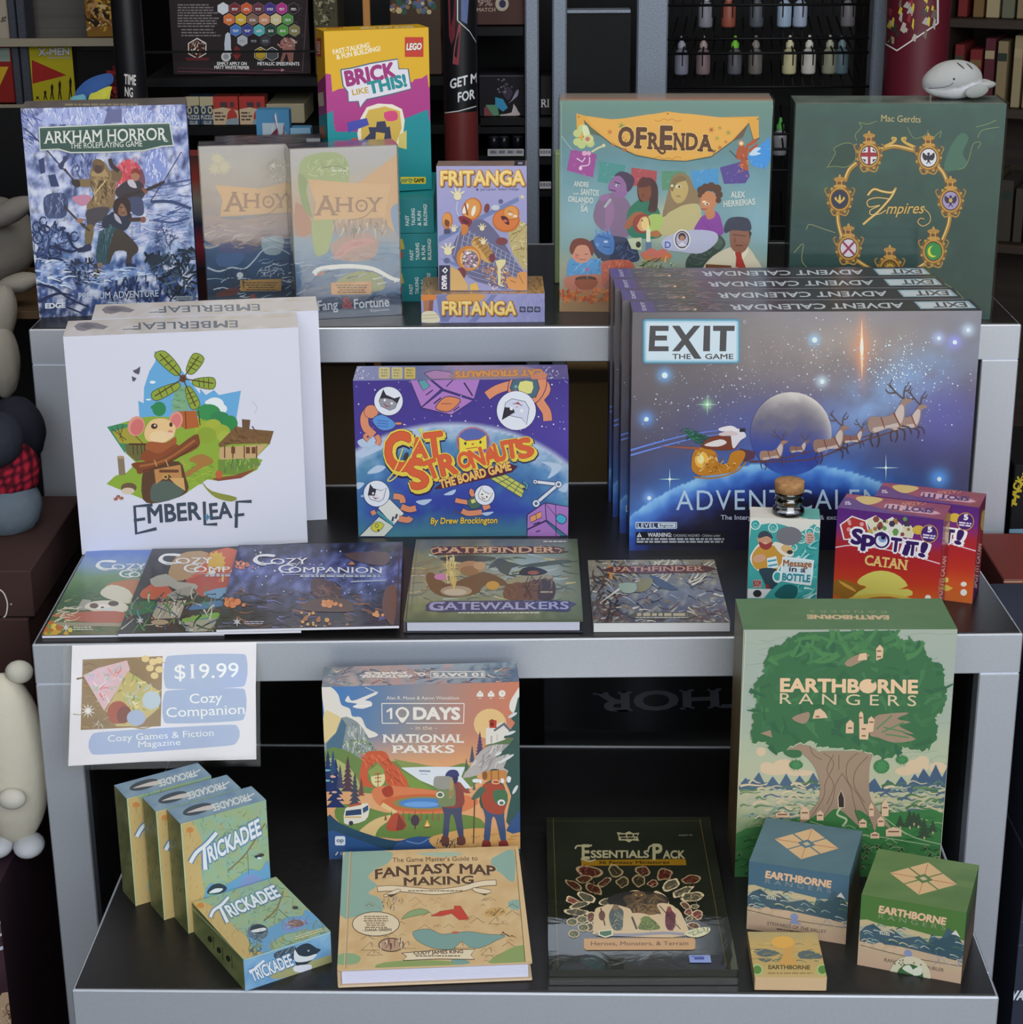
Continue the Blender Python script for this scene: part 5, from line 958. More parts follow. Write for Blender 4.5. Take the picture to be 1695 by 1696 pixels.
p([(570,610),(600,560),(660,560),(690,610),(640,620)],'#b09468',3); e(622,545,44,52,'#6a523c'); e(622,560,26,36,'#54403a'); p([(580,520),(610,490),(660,520),(640,540)],'#7a5f40',3); a.dabs([(560,640),(720,620),(740,790),(560,850)],46,['#a88c60','#6a5438','#b9a070','#54422e'],50,11,(50,120)); l([(590,750),(680,640)],'#cdb880',9,2); l([(600,790),(590,700)],'#c9b078',7)
p([(540,860),(700,840),(660,930),(600,960),(560,1090),(530,1090),(540,960)],'#4f4a50',3); p([(530,980),(590,970),(570,1110),(530,1110)],'#7a6848',2); p([(500,1130),(560,1100),(570,1150),(470,1165)],'#33385a',2)
p([(655,920),(700,890),(740,870),(860,890),(840,980),(790,1010),(660,990)],'#33384a',3); e(800,840,52,66,'#8a6450'); p([(730,860),(740,790),(790,765),(845,790),(855,860),(840,920),(820,850),(790,810),(765,850),(760,900)],'#3a2a2a',3); l([(772,838),(798,840)],'#3a2420',5); e(800,856,7,12,'#a47a62'); l([(790,880),(812,880)],'#5a302c',5); p([(735,880),(770,910),(790,960),(745,930)],'#b9b4c4',2)
p([(640,1010),(740,980),(760,1060),(720,1180),(690,1250),(610,1230),(615,1100)],'#37545c',3); a.dabs([(640,1020),(740,990),(700,1240),(620,1220)],24,['#4a6a72','#28414c','#55767c'],80,10,(80,110)); p([(740,1010),(800,1010),(900,1110),(905,1160),(870,1190),(850,1250),(820,1255),(825,1160),(740,1160),(700,1250),(690,1180)],'#4a4038',3); p([(600,1260),(650,1240),(640,1330),(600,1355)],'#8c7460',3); p([(820,1240),(860,1245),(900,1265),(830,1275)],'#2f3452',2)
l([(375,830),(470,930),(560,1010)],'#4a3630',13,2); e(490,935,24,18,'#a87860'); l([(840,930),(950,925)],'#4a3a38',30); e(945,928,20,22,'#8a5a48'); l([(925,950),(918,1020)],'#6a7aa0',4); l([(1220,440),(1100,640),(995,800)],'#3a3c5c',6,2); l([(1220,440),(1290,620)],'#6a74a4',3)
# ice beasts: dark tangles
TN = ['#26345c', '#1e2a4c', '#3a4c7c', '#5a70a4']
a.dabs([(150, 980), (300, 960), (430, 1040), (440, 1140), (240, 1250), (160, 1200)], 90, TN, 66, 16, (0, 180));
for q in ((180,980,30),(225,940,26),(185,1060,34),(215,1180,34),(450,1050,28),(250,1000,20)): l([(q[0] + q[2] * math.cos(t),q[1] + q[2] * 1.2 * math.sin(t)) for t in [k * 0.7 for k in range(9)]],'#22305a',9,3)
for P in ([(300,1120),(420,1160),(500,1130)],[(260,1210),(360,1220),(420,1280)],[(400,1030),(440,1120),(500,1150)],[(180,1390),(300,1420),(420,1500),(560,1560)],[(190,1520),(330,1460),(450,1480)],[(200,1600),(320,1540),(500,1600)]): l(P,'#202c50',[26,9],4)
a.dabs([(1010,1030),(1120,990),(1190,1060),(1150,1120),(1040,1120)],46,['#3c4c74','#2c3a5e','#7a8cb4'],50,10,(0,180)); a.dabs([(390,1230),(590,1210),(640,1330),(560,1400),(440,1420)],70,['#26304a','#3a4460','#1c2438','#566a94'],56,14,(0,180))
a.dabs([(970,1200),(1180,1170),(1320,1150),(1330,1480),(1130,1500),(1060,1330),(960,1260)],120,['#232e3c','#2c3a48','#1a2230','#3f5064','#5a708c'],80,20,(0,180)); p([(975,1230),(1010,1180),(1080,1190),(1070,1240),(1010,1260)],'#2a3644',3); a.dabs([(700,1380),(1050,1330),(1110,1500),(640,1500)],60,['#22304f','#2c3c60','#1a2440'],60,16,(60,120)); a.dabs([(640,1290),(900,1270),(1000,1320),(560,1400)],26,['#aac4e8','#7f9fd0','#d4e0f4'],100,14,(-20,10)); a.dabs([(200,1200),(400,1250),(420,1420),(200,1400)],30,['#b4c8ec','#8aa8dc','#dfe8f6'],90,12,(-20,20))
# banner
bn = [(192, 262), (690, 240), (1140, 228), (1168, 398), (1080, 404), (950, 435), (700, 446), (420, 450), (330, 425), (200, 432)]
p(bn,'#cfd6cc'); p([(200,270),(690,249),(1132,237),(1158,390),(1075,396),(946,427),(700,437),(424,441),(336,416),(206,422)],'#3c5850'); l([(210,280),(690,258),(1124,247)],'#5a7468',4)
a.t('ARKHAM HORROR', 236, 380, 1110, 352, 86, '#e2e4dc', 0.012, 0.05); l([(1085, 330), (1100, 362), (1125, 362)], '#e2e4dc', [12, 5], 3)
a.t('THE ROLEPLAYING GAME',420,416,938,400,38,'#dfe2d8',0.006,0.04); a.t('PREMIUM ADVENTURE',480,1502,1055,1480,46,'#c9d2e2',0.006,0.05); a.t('EDGE',242,1566,384,1560,34,'#dfe4ee',0.05); a.r(1185,1478,1302,1508,'#8c9aa0',4); a.lines(1195,1486,1290,2,10,6,'#4a5868',3,0.05); a.lines(690,1520,980,1,10,10,'#b4c0d8',8,0.02)
a = Art(b,'top',(20,150,4.348)); a.bg(lambda x,y: mixc('#6c6664','#807874',0.5 + nz(x,y,0.01)),16,2); a.lines(380,94,920,1,10,14,'#b0a48c',2,0.02)
b.done('lid', SATIN)
# yellow, pink and teal toy brick game
b = G['lego']; b.body('#d9aa1c'); a = Art(b, 'front', (420, 0, 3.942)); p, e, l = a.p, a.e, a.l
a.fill('#e0b022'); PK, TE = '#b03a88', '#1c9098'
p([(470,480),(505,485),(515,600),(560,580),(1040,535),(1050,518),(1100,510),(1135,485),(1145,570),(1170,560),(1170,1260),(480,1260)],PK)
p([(480,745),(520,720),(525,825),(600,800),(700,780),(860,790),(1000,770),(1060,745),(1140,715),(1150,790),(1170,790),(1170,1260),(480,1260)],TE); p([(525,830),(600,790),(760,720),(960,760),(700,860),(540,860)],PK); p([(500,1000),(1170,900),(1170,1260),(500,1260)],'#1f8f94')
a.r(988, 242, 1110, 372, '#c23a2a', 4); a.t('LEGO', 1000, 326, 1096, 322, 40, '#f0e8e0', 0.045, sk=0.12, ol='#3a2420', ow=0.04)
a.t('FAST-TALKING', 522, 355, 760, 308, 30, '#f4ecd0', 0.03); a.t('& FUN BUILDING!', 545, 388, 830, 330, 30, '#f4ecd0', 0.03)
SB = [(570,455),(640,445),(760,415),(940,385),(950,450),(1010,450),(1030,580),(900,615),(740,650),(715,680),(695,705),(685,662),(620,665),(615,600),(585,560)]
p(SB,'#e4e0ea',0,'#5a6a80',9); a.t('BRICK',612,560,930,500,92,'#a0307a',0.055); a.t('LIKE',648,622,752,604,36,'#c8a840',0.03); a.t('THIS!',760,612,1000,560,74,'#1f8f94',0.055)
p([(740,700),(970,712),(940,960),(690,945)],'#f0e8d4',3); p([(752,718),(955,725),(928,945),(705,935)],'#d8b450',2); p([(700,930),(760,870),(750,830),(800,830),(805,795),(860,790),(870,830),(890,825),(905,930),(850,930),(858,870),(800,862),(795,935)],'#3a3c58'); p([(610,800),(740,770),(755,815),(620,865)],'#4a50b0'); p([(852,735),(930,725),(940,780),(870,790)],'#d84a80',2); p([(950,880),(1000,850),(1000,975),(945,960)],'#d8c870'); e(660,925,28,24,'#d0503c')
a.r(960,1155,1125,1200,'#e0d040',6); a.t('party',962,1190,1038,1186,30,'#3a7a6a',0.02,sk=0.3); a.t('GAME',1048,1190,1115,1188,24,'#3a3420',0.05)
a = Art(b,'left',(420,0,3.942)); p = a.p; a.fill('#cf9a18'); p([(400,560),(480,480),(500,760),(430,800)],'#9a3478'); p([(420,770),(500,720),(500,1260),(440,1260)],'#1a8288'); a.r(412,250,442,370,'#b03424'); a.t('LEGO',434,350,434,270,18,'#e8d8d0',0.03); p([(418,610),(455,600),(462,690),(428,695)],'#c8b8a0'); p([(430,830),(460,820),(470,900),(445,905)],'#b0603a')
a = Art(b,'top',(420,0,3.942)); a.fill('#d6a81c'); a.t('LEGO',580,175,480,180,10,'#a03020',0.03,up=(0.1,1)); a.t('BRICK LIKE THIS!',1040,170,700,178,10,'#e8dcc0',0.03,up=(0.1,1))
b.done('lid', SATIN)
b = G['lego0']; b.body('#16848a'); a = Art(b, 'front', 'uv'); a.fill('#17868c'); e, p = a.e, a.p
for i,s in enumerate(('FAST','TALKING','& FUN','BUILDING!')): a.t(s,76 + i * 5.8,78,76 + i * 5.8,78 - (30,50,42,62)[i],3.2,'#dce8e4',0.03)
p([(55,20),(66,15),(68,45),(57,50)],'#c8b040'); e(62,62,4,14,'#c0483c'); p([(58,28),(64,26),(64,40),(59,42)],'#3a3a50'); p([(46,30),(54,26),(53,55),(45,58)],'#b03a60')
b.done('lid', SATIN); h_ = b.H
b.copy('middle one of the three teal boxes under the yellow box', 0.002, 0.001, h_ + 0.0008)
b.copy('topmost of the three teal boxes, directly under the yellow box', -0.003, 0.002, 2 * (h_ + 0.0008))
# the two shrink wrapped sea games
def sea(b, crop, dx, title_y, left):
 a = Art(b, 'front', crop); p, e, l = a.p, a.e, a.l
 if left:
  a.bg(lambda x,y: ramp(['#b4b6ba','#b8b6b0','#b0aaa6','#a49a94','#8a8a98','#5f7a9c','#3f6488','#33506c','#2f4458'],(y - 105) / 1200 + 0.05 * nz(x,y,0.008)),30,40)
  p([(90,640),(300,680),(500,660),(790,640),(780,820),(560,800),(480,900),(120,860)],'#b09890',3); p([(210,860),(440,850),(500,900),(440,940),(220,930)],'#6a6f94',2); p([(190,950),(400,940),(350,1030),(200,1040)],'#5a7aa4',2); a.dabs([(100,700),(700,690),(520,900),(120,880)],36,['#c4b0a0','#98857c','#d0c0ac'],110,14,(-30,10)); p([(540,830),(700,810),(680,940),(560,940)],'#b8c8cc',3)
  for q in ((190, 200, 50, 34), (170, 280, 44, 40), (240, 270, 50, 50)): e(*q, '#c4c0a0'); a.star(q[0], q[1], 60, 24, 8, '#cfcab0')
  e(635,265,60,66,'#a8a8a0'); e(625,255,20,16,'#f2f0e8'); a.dabs([(570,220),(720,200),(720,380),(570,380)],26,['#8f8f88','#d4d0c8'],50,8)
  l([(110, 1050), (200, 1080), (300, 1050), (400, 1060), (480, 990), (540, 920), (640, 890), (780, 960)], '#dfe6ec', [14, 8], 4)
 else:
  a.bg(lambda x,y: ramp(['#b9bcc0','#b6b8b8','#c0b4a4','#c4a890','#b89a88','#7fa4bc','#5f90b4','#4f7ea4','#3f6484','#3a4f68'],(y - 120) / 1320 + 0.05 * nz(x,y,0.008)),30,40)
  p([(1610, 150), (1610, 820), (1500, 700), (1240, 430)], '#d8ac78'); p([(800, 540), (900, 640), (930, 780), (800, 800)], '#b87f68', 2)
  p([(820,320),(850,210),(960,160),(1120,155),(1200,220),(1220,340),(1180,420),(1060,380),(920,370),(890,460),(930,660),(860,560),(820,440)],'#98b470',4); p([(820,320),(890,370),(880,460),(930,660),(850,560)],'#7f9f5c',3); p([(930,660),(1090,680),(1060,900),(1010,950),(950,940)],'#a4b878',3)
  a.dabs([(840,220),(1180,200),(1180,360),(900,340)],30,['#b0c488','#84a060','#c4d09c'],50,12); l([(1010,275),(1120,260),(1200,290)],'#6f8450',8,3); a.dabs([(1060,260),(1210,280),(1210,330),(1090,310)],12,['#e6e8dc'],26,8,(60,110)); a.lines(1080,290,1200,1,1,10,'#e0e4d8')
  p([(1080,860),(1300,780),(1440,820),(1420,960),(1300,1000),(1120,980)],'#b89890',4); p([(1100,960),(1180,860),(1340,820),(1420,860),(1260,900),(1120,990)],'#d09a98',3); a.dabs([(1080,680),(1520,680),(1520,800),(1100,800)],40,['#8f8478','#c4b4a0','#6f6a64','#dccab0'],60,14,(60,120)); p([(1540,600),(1610,560),(1610,800),(1570,760)],'#6f9cc4',3)
  p([(1130, 1150), (1280, 1080), (1440, 1100), (1500, 1200), (1400, 1240), (1150, 1230)], '#98a468', 3); e(980, 1085, 44, 34, '#b87a78')
  l([(940, 1100), (1000, 1060), (1200, 1040), (1400, 1060), (1540, 1130), (1610, 1150)], '#f4f4ec', [40, 26], 4)
 y0 = 1040 if left else 950
 a.dabs([(110,y0),(1610,y0),(1610,1420),(110,1420)] if not left else [(110,y0),(790,980),(790,1290),(120,1290)],46,['#c8d8e0','#3a5570','#a4c0d0','#2f4458','#dfe8ec'],110,9,(-30,5))
 T = (170, 405, 740, 380, 740, 620, 190, 655) if left else (890, 360, 1540, 400, 1490, 660, 920, 680)
 p([(T[0], T[1]), (T[0] + 350, T[1] + 30), (T[2], T[3]), (T[4], T[5]), (T[6] + 20, T[7]), (T[6] + 40, T[7] - 130)], '#deb680')
 x0, y_, x1 = (250, 612, 735) if left else (960, 642, 1470)
 for ch, u0, u1, dy, h in (('A', 0, 0.30, 0, 150), ('H', 0.31, 0.54, -26, 112), ('O', 0.60, 0.79, -26, 95), ('Y', 0.79, 1.0, -26, 112)):
  a.t(ch, x0 + (x1 - x0) * u0, y_ + dy, x0 + (x1 - x0) * u1, y_ + dy, h, '#9a7058', 0.012, 0.06)
 ox = x0 + (x1 - x0) * 0.69; l([(ox,y_ - 60),(ox,y_ - 88)],'#9a7058',5); l([(ox - 18,y_ - 74),(ox + 18,y_ - 74)],'#9a7058',5); l([(x1 - 60,y_ - 60),(x1 - 130,y_ + 10),(x1 - 240,y_ + 40)],'#9a7058',[10,4],4)
 q = (365,1148,690,1235) if left else (1075,1168,1392,1262); p([(q[0],q[1]),(q[2],q[1] - 10),(q[2] - 4,q[3] - 4),(q[0] + 4,q[3])],'#c89c50' if left else '#dca468'); a.lines(q[0] + 22,q[1] + 16,q[2] - 14,4,18,9,'#6a5a34',3,0.4,True)
 if left: p([(180,1250),(330,1200),(360,1220),(340,1260),(200,1280)],'#7a4a40',2); a.dabs([(240,1080),(440,1080),(440,1200),(250,1200)],22,['#2a3a48','#3a4a54'],50,12,(70,110)); e(365,1110,26,24,'#dfe4e4'); a.dabs([(490,1060),(720,1060),(720,1140),(500,1110)],20,['#cfd8dc'],50,7); e(465,1275,20,18,'#a84a40')
 else:
  p([(815,1290),(1640,1260),(1640,1440),(815,1470)],'#3f5670'); a.t('Fang',975,1385,1130,1372,74,'#e8eaea',0.02,0.03); a.t('&',1165,1370,1245,1365,84,'#b8605c',0.03,0.04); a.t('Fortune',1258,1368,1530,1350,70,'#e8eaea',0.02,0.03); a.t('Expansion',1385,1394,1530,1384,18,'#d0d8e0',0.01)
 a = Art(b,'left','uv'); a.bg(lambda x,y: ramp(['#4a4438','#6a5440','#a07a48','#8a6a48','#5a4a44','#4a5a54','#2f3a44'],y / 100 + 0.1 * nz(x,y,0.06)),4,24)
 a.p([(10,30),(95,26),(92,44),(10,46)],'#c09a58'); a.dabs([(10,5),(90,5),(90,95),(10,95)],26,['#7a5a3a','#3a342c','#5f7060','#c0a070'],14,6,(60,120))
 a = Art(b, 'top', 'uv'); a.bg(lambda x, y: mixc('#5a6a88', '#a8a4a8', 0.5 + nz(x, y, 0.05)), 16, 3)
for k, lf in (('ahoyl', True), ('ahoyr', False)):
 q = G[k]; q.body('#4a5464'); sea(q, (320, 220, 4.708), 0, 0, lf); q.done('carton', SATIN)
SHRINK = clear_mat('shrink_film', 0.14, 0.20, 0.16, (1, 1, 1), 26)
def wrap(q, g=0.0016, skip=('bottom',), mat=None, n=14):
 m = MB(); R_ = random.Random(7); W_, H_, D_ = q.W + g, q.H + g, q.D + g
 m.box((-g, -g, 0.0005), (W_, D_, H_), skip=skip); return m.build('shrink_wrap', mat or SHRINK, q.root)
for k in ('ahoyl', 'ahoyr'): wrap(G[k])
G['ahoyl'].copy('sea game box hidden behind the grey sky one, only its top edge showing', 0.022, G['ahoyl'].D + 0.006, 0, 0)
# snack game, standing and lying
b = G['frit']; b.body('#8f8fc0'); a = Art(b, 'front', (690, 250, 5.652)); p, e, l = a.p, a.e, a.l
a.bg(lambda x, y: ramp(['#a8a6d0', '#a2a2d0', '#9ea0cc', '#a0a0cc'], (y - 140) / 1150 + 0.15 * nz(x, y, 0.008)), 20, 26)
for P in ([(205, 860), (210, 800), (950, 430), (960, 470), (660, 620)], [(205, 1000), (420, 1060), (880, 1300), (800, 1300)]): p(P, '#7484b4')
def snack(x0, y0, x1, y1, h, x, tx='FRITANGA'):
 for c,w,d in (('#5a3c30',0.10,5),('#c07c28',0.085,0),('#e2a848',0.055,0),('#f4dc90',0.02,-3)): x.t(tx,x0 + d,y0 + d,x1 + d,y1 + d,h,c,w)
snack(230, 322, 1010, 318, 130, a); a.dabs([(220, 190), (1015, 180), (1015, 320), (230, 330)], 50, ['#c07c28', '#f4e0a0'], 16, 6)
a.t('Joe Larson  Rafael Hidalgo', 598, 370, 960, 366, 22, '#4a4a78', 0.01); e(570, 362, 11, 11, '#4a4a78')
p([(880,640),(1045,720),(1045,1120),(900,960),(860,760)],'#c2b078',3); a.dabs([(870,660),(1045,680),(1045,1100),(900,900)],46,['#d8c890','#a08c54','#e4d8a4','#8a7444'],60,10)
p([(470, 700), (620, 640), (780, 800), (930, 1040), (1030, 1180), (960, 1290), (560, 1220), (400, 1080), (330, 960), (380, 800)], '#6a6a8c', 3)
for i in range(13): l([(420 + i * 42, 690 + i * 26), (350 + i * 44, 980 + i * 26)], '#b4bcd4', 5)
for i in range(9): l([(440 - i * 10, 730 + i * 50), (960 + i * 6, 1020 + i * 36)], '#9ca8c8', 5)
p([(510, 850), (600, 800), (720, 960), (690, 1050), (600, 1000)], '#d8a860', 2)
for i in range(6): l([(520 + i * 30,850 + i * 30),(600 + i * 22,800 + i * 32)],'#7a5430',6); l([(540 + i * 12,820 - i * 3),(690 + i * 8,1040 - i * 14)],'#7a5430',6)
e(490,1005,115,120,'#d08438',-20); e(500,1010,92,96,'#e8b468'); e(505,1015,76,84,'#8c7484',-20); a.dots([(440,940),(570,1090)],60,['#c4b4c0','#6a5470','#e8e0d8','#b48aa0'],6,12); e(480,955,18,14,'#f0ece8'); a.dabs([(560,1060),(880,1080),(880,1290),(700,1290)],90,['#d8944c','#8a5a58','#e8c48c','#6a5a7c','#c07850','#e8dcc8'],40,14)
for x,y,w,h,r in ((520,545,92,110,20),(290,650,50,80,0),(840,650,130,110,0),(890,580,76,70,0)): e(x,y,w,h,'#c86f2e',r); e(x - 4,y - 4,w * 0.86,h * 0.86,'#e09a50' if w < 100 else '#dc7c40',r)
e(460,540,22,52,'#f4ecd8',25); e(535,560,18,50,'#f4ecd8',15); l([(455,490),(480,600)],'#8a4038',16); p([(395,620),(450,610),(520,650),(490,710),(420,680)],'#8a2c3c',3); e(460,660,36,18,'#5a1c2c',25); p([(420,690),(480,700),(480,760),(430,790)],'#d0803c',3); p([(790,610),(850,620),(870,690),(820,670)],'#5a1c24',3); e(830,655,22,14,'#c86a5c'); e(880,590,22,14,'#f0d8c0'); e(925,610,22,14,'#f0d8c0'); l([(860,560),(900,580)],'#7a3c28',6); p([(270,640),(310,660),(300,710),(265,690)],'#7a4428',3); a.r(258,730,318,775,'#4a4f68',6)
for x, y in ((385, 415), (295, 930), (625, 850), (350, 730), (615, 720)):
 s = 1.0 if x < 390 and y < 420 or x == 295 else 0.6
 e(x, y + 10 * s, 36 * s, 34 * s, '#ece0b4')
 for k in range(4): t = math.radians(-150 + k * 40); l([(x, y), (x + 75 * s * math.cos(t), y + 75 * s * math.sin(t))], '#ece0b4', [22 * s, 12 * s])
l([(385,470),(375,560),(400,610)],'#b4bcd8',18,3); e(660,535,26,44,'#7a3c44',10); e(740,530,40,26,'#c9cfd8'); e(790,472,22,22,'#5a6488'); e(800,845,56,36,'#7f4048'); e(420,1145,46,56,'#7a3844'); e(285,1025,30,26,'#5f6890'); a.star(990,430,32,10,5,'#e8d8a0'); e(710,1000,30,40,'#7a3844')
p([(740,1030),(830,1015),(830,1060),(790,1110),(790,1240),(765,1250),(760,1090)],'#e8dca4',2); p([(840,1190),(900,1175),(940,1190),(950,1140),(1030,1130),(1045,1200),(1030,1300),(880,1290),(850,1240)],'#dc9c5c',3); l([(880,1210),(930,1230)],'#9a5c30',7); l([(960,1160),(1000,1240)],'#9a5c30',6)
p([(318, 1080), (400, 1120), (480, 1250), (480, 1305), (318, 1305)], '#d8b070'); p([(500, 1250), (560, 1230), (590, 1300), (500, 1305)], '#e0b858')
a.r(212,1070,314,1310,'#2f2f4c'); a.t('DEVIR',282,1290,282,1160,42,'#e8e8ee',0.06); p([(240,1120),(270,1085),(296,1115),(270,1148)],'#e8e8ee'); p([(256,1120),(270,1102),(282,1118),(270,1132)],'#2f2f4c')
a = Art(b,'top','uv'); a.bg(lambda x,y: mixc('#a88a74','#8a7a80',0.5 + nz(x,y,0.06)),20,3); a.r(86,5,98,95,'#2c2c3c'); a.r(90,30,95,70,'#b4b4c4')
b.done('lid', GLOSS)
b = G['frit0']; b.body('#8c8cbc'); a = Art(b, 'front', (690, 250, 5.652)); p, e, l = a.p, a.e, a.l
a.bg(lambda x,y: mixc('#a4a6d4','#9698c8',0.5 + nz(x,y,0.012)),24,6); p([(180,1350),(420,1345),(300,1600),(230,1600)],'#7a80b0'); p([(300,1345),(640,1345),(560,1420),(330,1420)],'#d8a058',3); p([(480,1600),(560,1540),(700,1345),(760,1345),(560,1600)],'#7c84b4')
for k in range(4): l([(1000 + k * 70, 1350), (940 + k * 70, 1600)], '#8488bc', 3); l([(940 + k * 70, 1350), (1010 + k * 70, 1600)], '#8488bc', 3)
p([(50,1350),(180,1345),(165,1400),(60,1410)],'#d8843c',3); p([(62,1400),(160,1395),(150,1530),(70,1530)],'#b07858'); p([(120,1400),(160,1395),(150,1530),(110,1530)],'#8a5a50'); p([(48,1530),(90,1500),(180,1510),(215,1600),(48,1600)],'#e4dcbc',3)
for y in (1540, 1570): l([(50, y), (200, y - 8)], '#b4aa84', 5)
snack(245, 1532, 930, 1532, 118, a); a.dabs([(240, 1420), (930, 1420), (930, 1530), (240, 1530)], 50, ['#c07c28', '#f4e0a0'], 16, 6)
for x in (965,1035,1103): a.r(x,1456,x + 58,1510,'#4a4c64',10); e(x + 29,1484,18,14,'#9ea0cc'); l([(x + 18,1496),(x + 40,1472)],'#4a4c64',5)
a = Art(b,'top',(690,250,5.652)); a.bg(lambda x,y: ramp(['#b08858','#8a6a50','#a08070','#b09060','#c08c40'],(x - 60) / 1140 + 0.2 * nz(x,y,0.01)),30,10); a.dabs([(60,1190),(1190,1180),(1200,1350),(60,1350)],80,['#d8a048','#8a5c3c','#c08c54','#6a5040'],40,12); a.dabs([(1050,1190),(1190,1190),(1190,1330),(1050,1330)],40,['#c88c30','#e0b050','#a06c24'],36,10,(30,60)); a.l([(1195,1190),(1200,1345)],'#c8c8d8',8)
b.done('lid', GLOSS)
# green bird games
BK, CRM = '#33404c', '#dfe6ea'
def chick(a, x, y, s, bent=0):
 a.p([(x - 70 * s,y + 30 * s),(x - 40 * s,y - 25 * s),(x + 20 * s,y - 45 * s),(x + 75 * s,y - 20 * s),(x + 70 * s,y + 10 * s),(x + 10 * s,y + 35 * s)],BK,4)
 a.p([(x - 55 * s, y + 28 * s), (x - 10 * s, y - 5 * s), (x + 50 * s, y - 5 * s), (x + 20 * s, y + 22 * s)], CRM, 4)
def tk_cover(a, tl, lx):
 """tl(u, v) -> crop point; u, v run 0..1 over the cover from its top left"""
 p, e, l = a.p, a.e, a.l; P = lambda *q: [tl(u, v) for u, v in q]
 def f_(x, y):
  c = mixc('#9cb488', '#94b8a4', 0.5 + nz(x, y, 0.012)); return mixc(c, '#b0aa70', 0.8 * max(0, nz(x, y, 0.02, 5)))
 a.bg(f_, 40, 40)
 p(P((0, 0.03), (0.1, 0.0), (0.2, 0.12), (0.24, 0.3), (0.2, 0.5), (0.22, 0.7), (0.16, 0.86), (0.2, 1), (0, 1)), '#c8ae74', 3)
 a.dabs(P((0, 0), (0.17, 0), (0.17, 1), (0, 1)), 40, ['#a5884c', '#d4bc80', '#8c7444'], 34, 3, (75, 110)); e(*tl(0.1, 0.08), 26, 20, '#c88a4c')
 a.dabs(P((0.2,0),(1,0),(1,0.62),(0.2,0.75)),120,['#6f9470','#a4b878','#7a9c8c','#98803c','#b8ac6c','#5f8468','#8fc0a8','#7faab8'],34,6); a.dabs(P((0.5,0.2),(1,0.1),(1,0.7),(0.5,0.7)),40,['#5a7a58','#9a8a54'],60,3)
 p(P((0.2,0.98),(0.22,0.72),(0.3,0.62),(0.42,0.68),(0.6,0.66),(0.78,0.62),(0.9,0.66),(1,0.6),(1,0.9),(0.6,0.84),(0.4,0.9),(0.3,1)),'#6fa4cc',4); p(P((0.25,0.72),(0.36,0.64),(0.42,0.72),(0.36,0.8)),'#7fb4a4',4); p(P((0.6,0.82),(0.72,0.66),(0.9,0.72),(0.86,0.8)),'#8498cc',2)
 l(P((0.52,0.56),(0.74,0.46),(0.98,0.24)),'#8a7444',9,3); l(P((0.76,0.46),(0.76,0.66)),'#6a7a6c',4); a.dabs(P((0.2,0.86),(1,0.8),(1,1),(0.2,1)),40,['#8a9a58','#b0a468','#6f8a6a'],50,8); e(*tl(0.92,0.52),22,12,'#4a4440')
b = G['trk']; b.body('#8fa868'); a = Art(b, 'top', (180, 1260, 4.35))
def tl(u, v):                                    # the lying cover, far left corner first
 A, B, C, D = (570, 1030), (1165, 842), (1605, 1232), (980, 1430)
 return tuple(A[i] * (1 - u) * (1 - v) + B[i] * u * (1 - v) + C[i] * u * v + D[i] * (1 - u) * v for i in (0, 1))
tk_cover(a, tl, 0)
a.e(1075,1235,76,58,'#6a7c8c'); a.e(1080,1215,60,34,BK); a.p([(1030,1225),(1120,1205),(1130,1225),(1050,1240)],CRM,3); a.dabs([(1010,1240),(1140,1230),(1120,1290),(1020,1290)],20,['#8a98a4','#4a5a68'],40,6); a.dabs([(1010,1300),(1120,1300),(1090,1400),(1020,1410)],26,['#6f8a6a','#4a6a78','#8a8a5c'],40,9)
a.e(1350,1175,60,26,'#8a6a64'); a.dabs([(1240,1160),(1440,1130),(1430,1210),(1250,1220)],24,['#9a7a74','#6f98b4','#b4c0c4','#6a5a58'],44,7)
def logo(a, x0, y0, x1, y1, h, up):
 for c, w in (('#5f87b0', 0.10), ('#e6eaec', 0.035)): a.t('RICKADEE', x0 + (x1 - x0) * 0.19, y0 + (y1 - y0) * 0.19, x1, y1, h * 0.86, c, w, up=up)
 for c, w in (('#5f87b0', h * 0.34), ('#e6eaec', h * 0.2)):
  ux, uy = up; dx, dy = (x1 - x0), (y1 - y0); n = math.hypot(dx, dy); dx /= n; dy /= n
  X = lambda s, t: (x0 + dx * s + ux * t, y0 + dy * s + uy * t)
  a.l([X(h * 0.45,-h * 0.25),X(h * 0.55,h * 0.5),X(h * 0.62,h * 1.02)],c,[w * 1.2,w * 0.8],3); a.l([X(-h * 0.35,h * 0.55),X(h * 0.1,h * 0.9),X(h * 0.8,h * 1.05),X(h * 1.5,h * 1.35)],c,w,3)
logo(a, 800, 1165, 1240, 975, 105, (-0.56, -0.83)); a.lines(1345, 1270, 1545, 2, 16, 8, '#d4d4b4', 3, 0.1, False, -0.33)
a = Art(b, 'front', (180, 1260, 4.35)); a.bg(lambda x, y: mixc('#6fa0cc', '#8cb8d8', 0.5 + nz(x, y, 0.01)), 20, 8); p, e, l = a.p, a.e, a.l
p([(1180,1530),(1500,1430),(1608,1400),(1608,1450),(1240,1570)],'#a8a878',3); p([(1190,1390),(1290,1350),(1350,1340),(1340,1430),(1230,1450)],'#4a5a68',3); a.dabs([(1190,1390),(1340,1350),(1340,1430),(1200,1440)],20,['#8498a8','#33404c'],40,7)
p([(1340,1370),(1380,1330),(1440,1315),(1500,1350),(1530,1360),(1500,1390),(1480,1420),(1420,1470),(1360,1480),(1340,1430)],BK,3); p([(1340,1360),(1370,1400),(1430,1410),(1500,1390),(1470,1430),(1400,1450),(1340,1440)],CRM,3); p([(1340,1480),(1460,1470),(1440,1520),(1345,1520)],'#dfe2ec',3); e(1440,1368,7,7,'#b4c0cc')
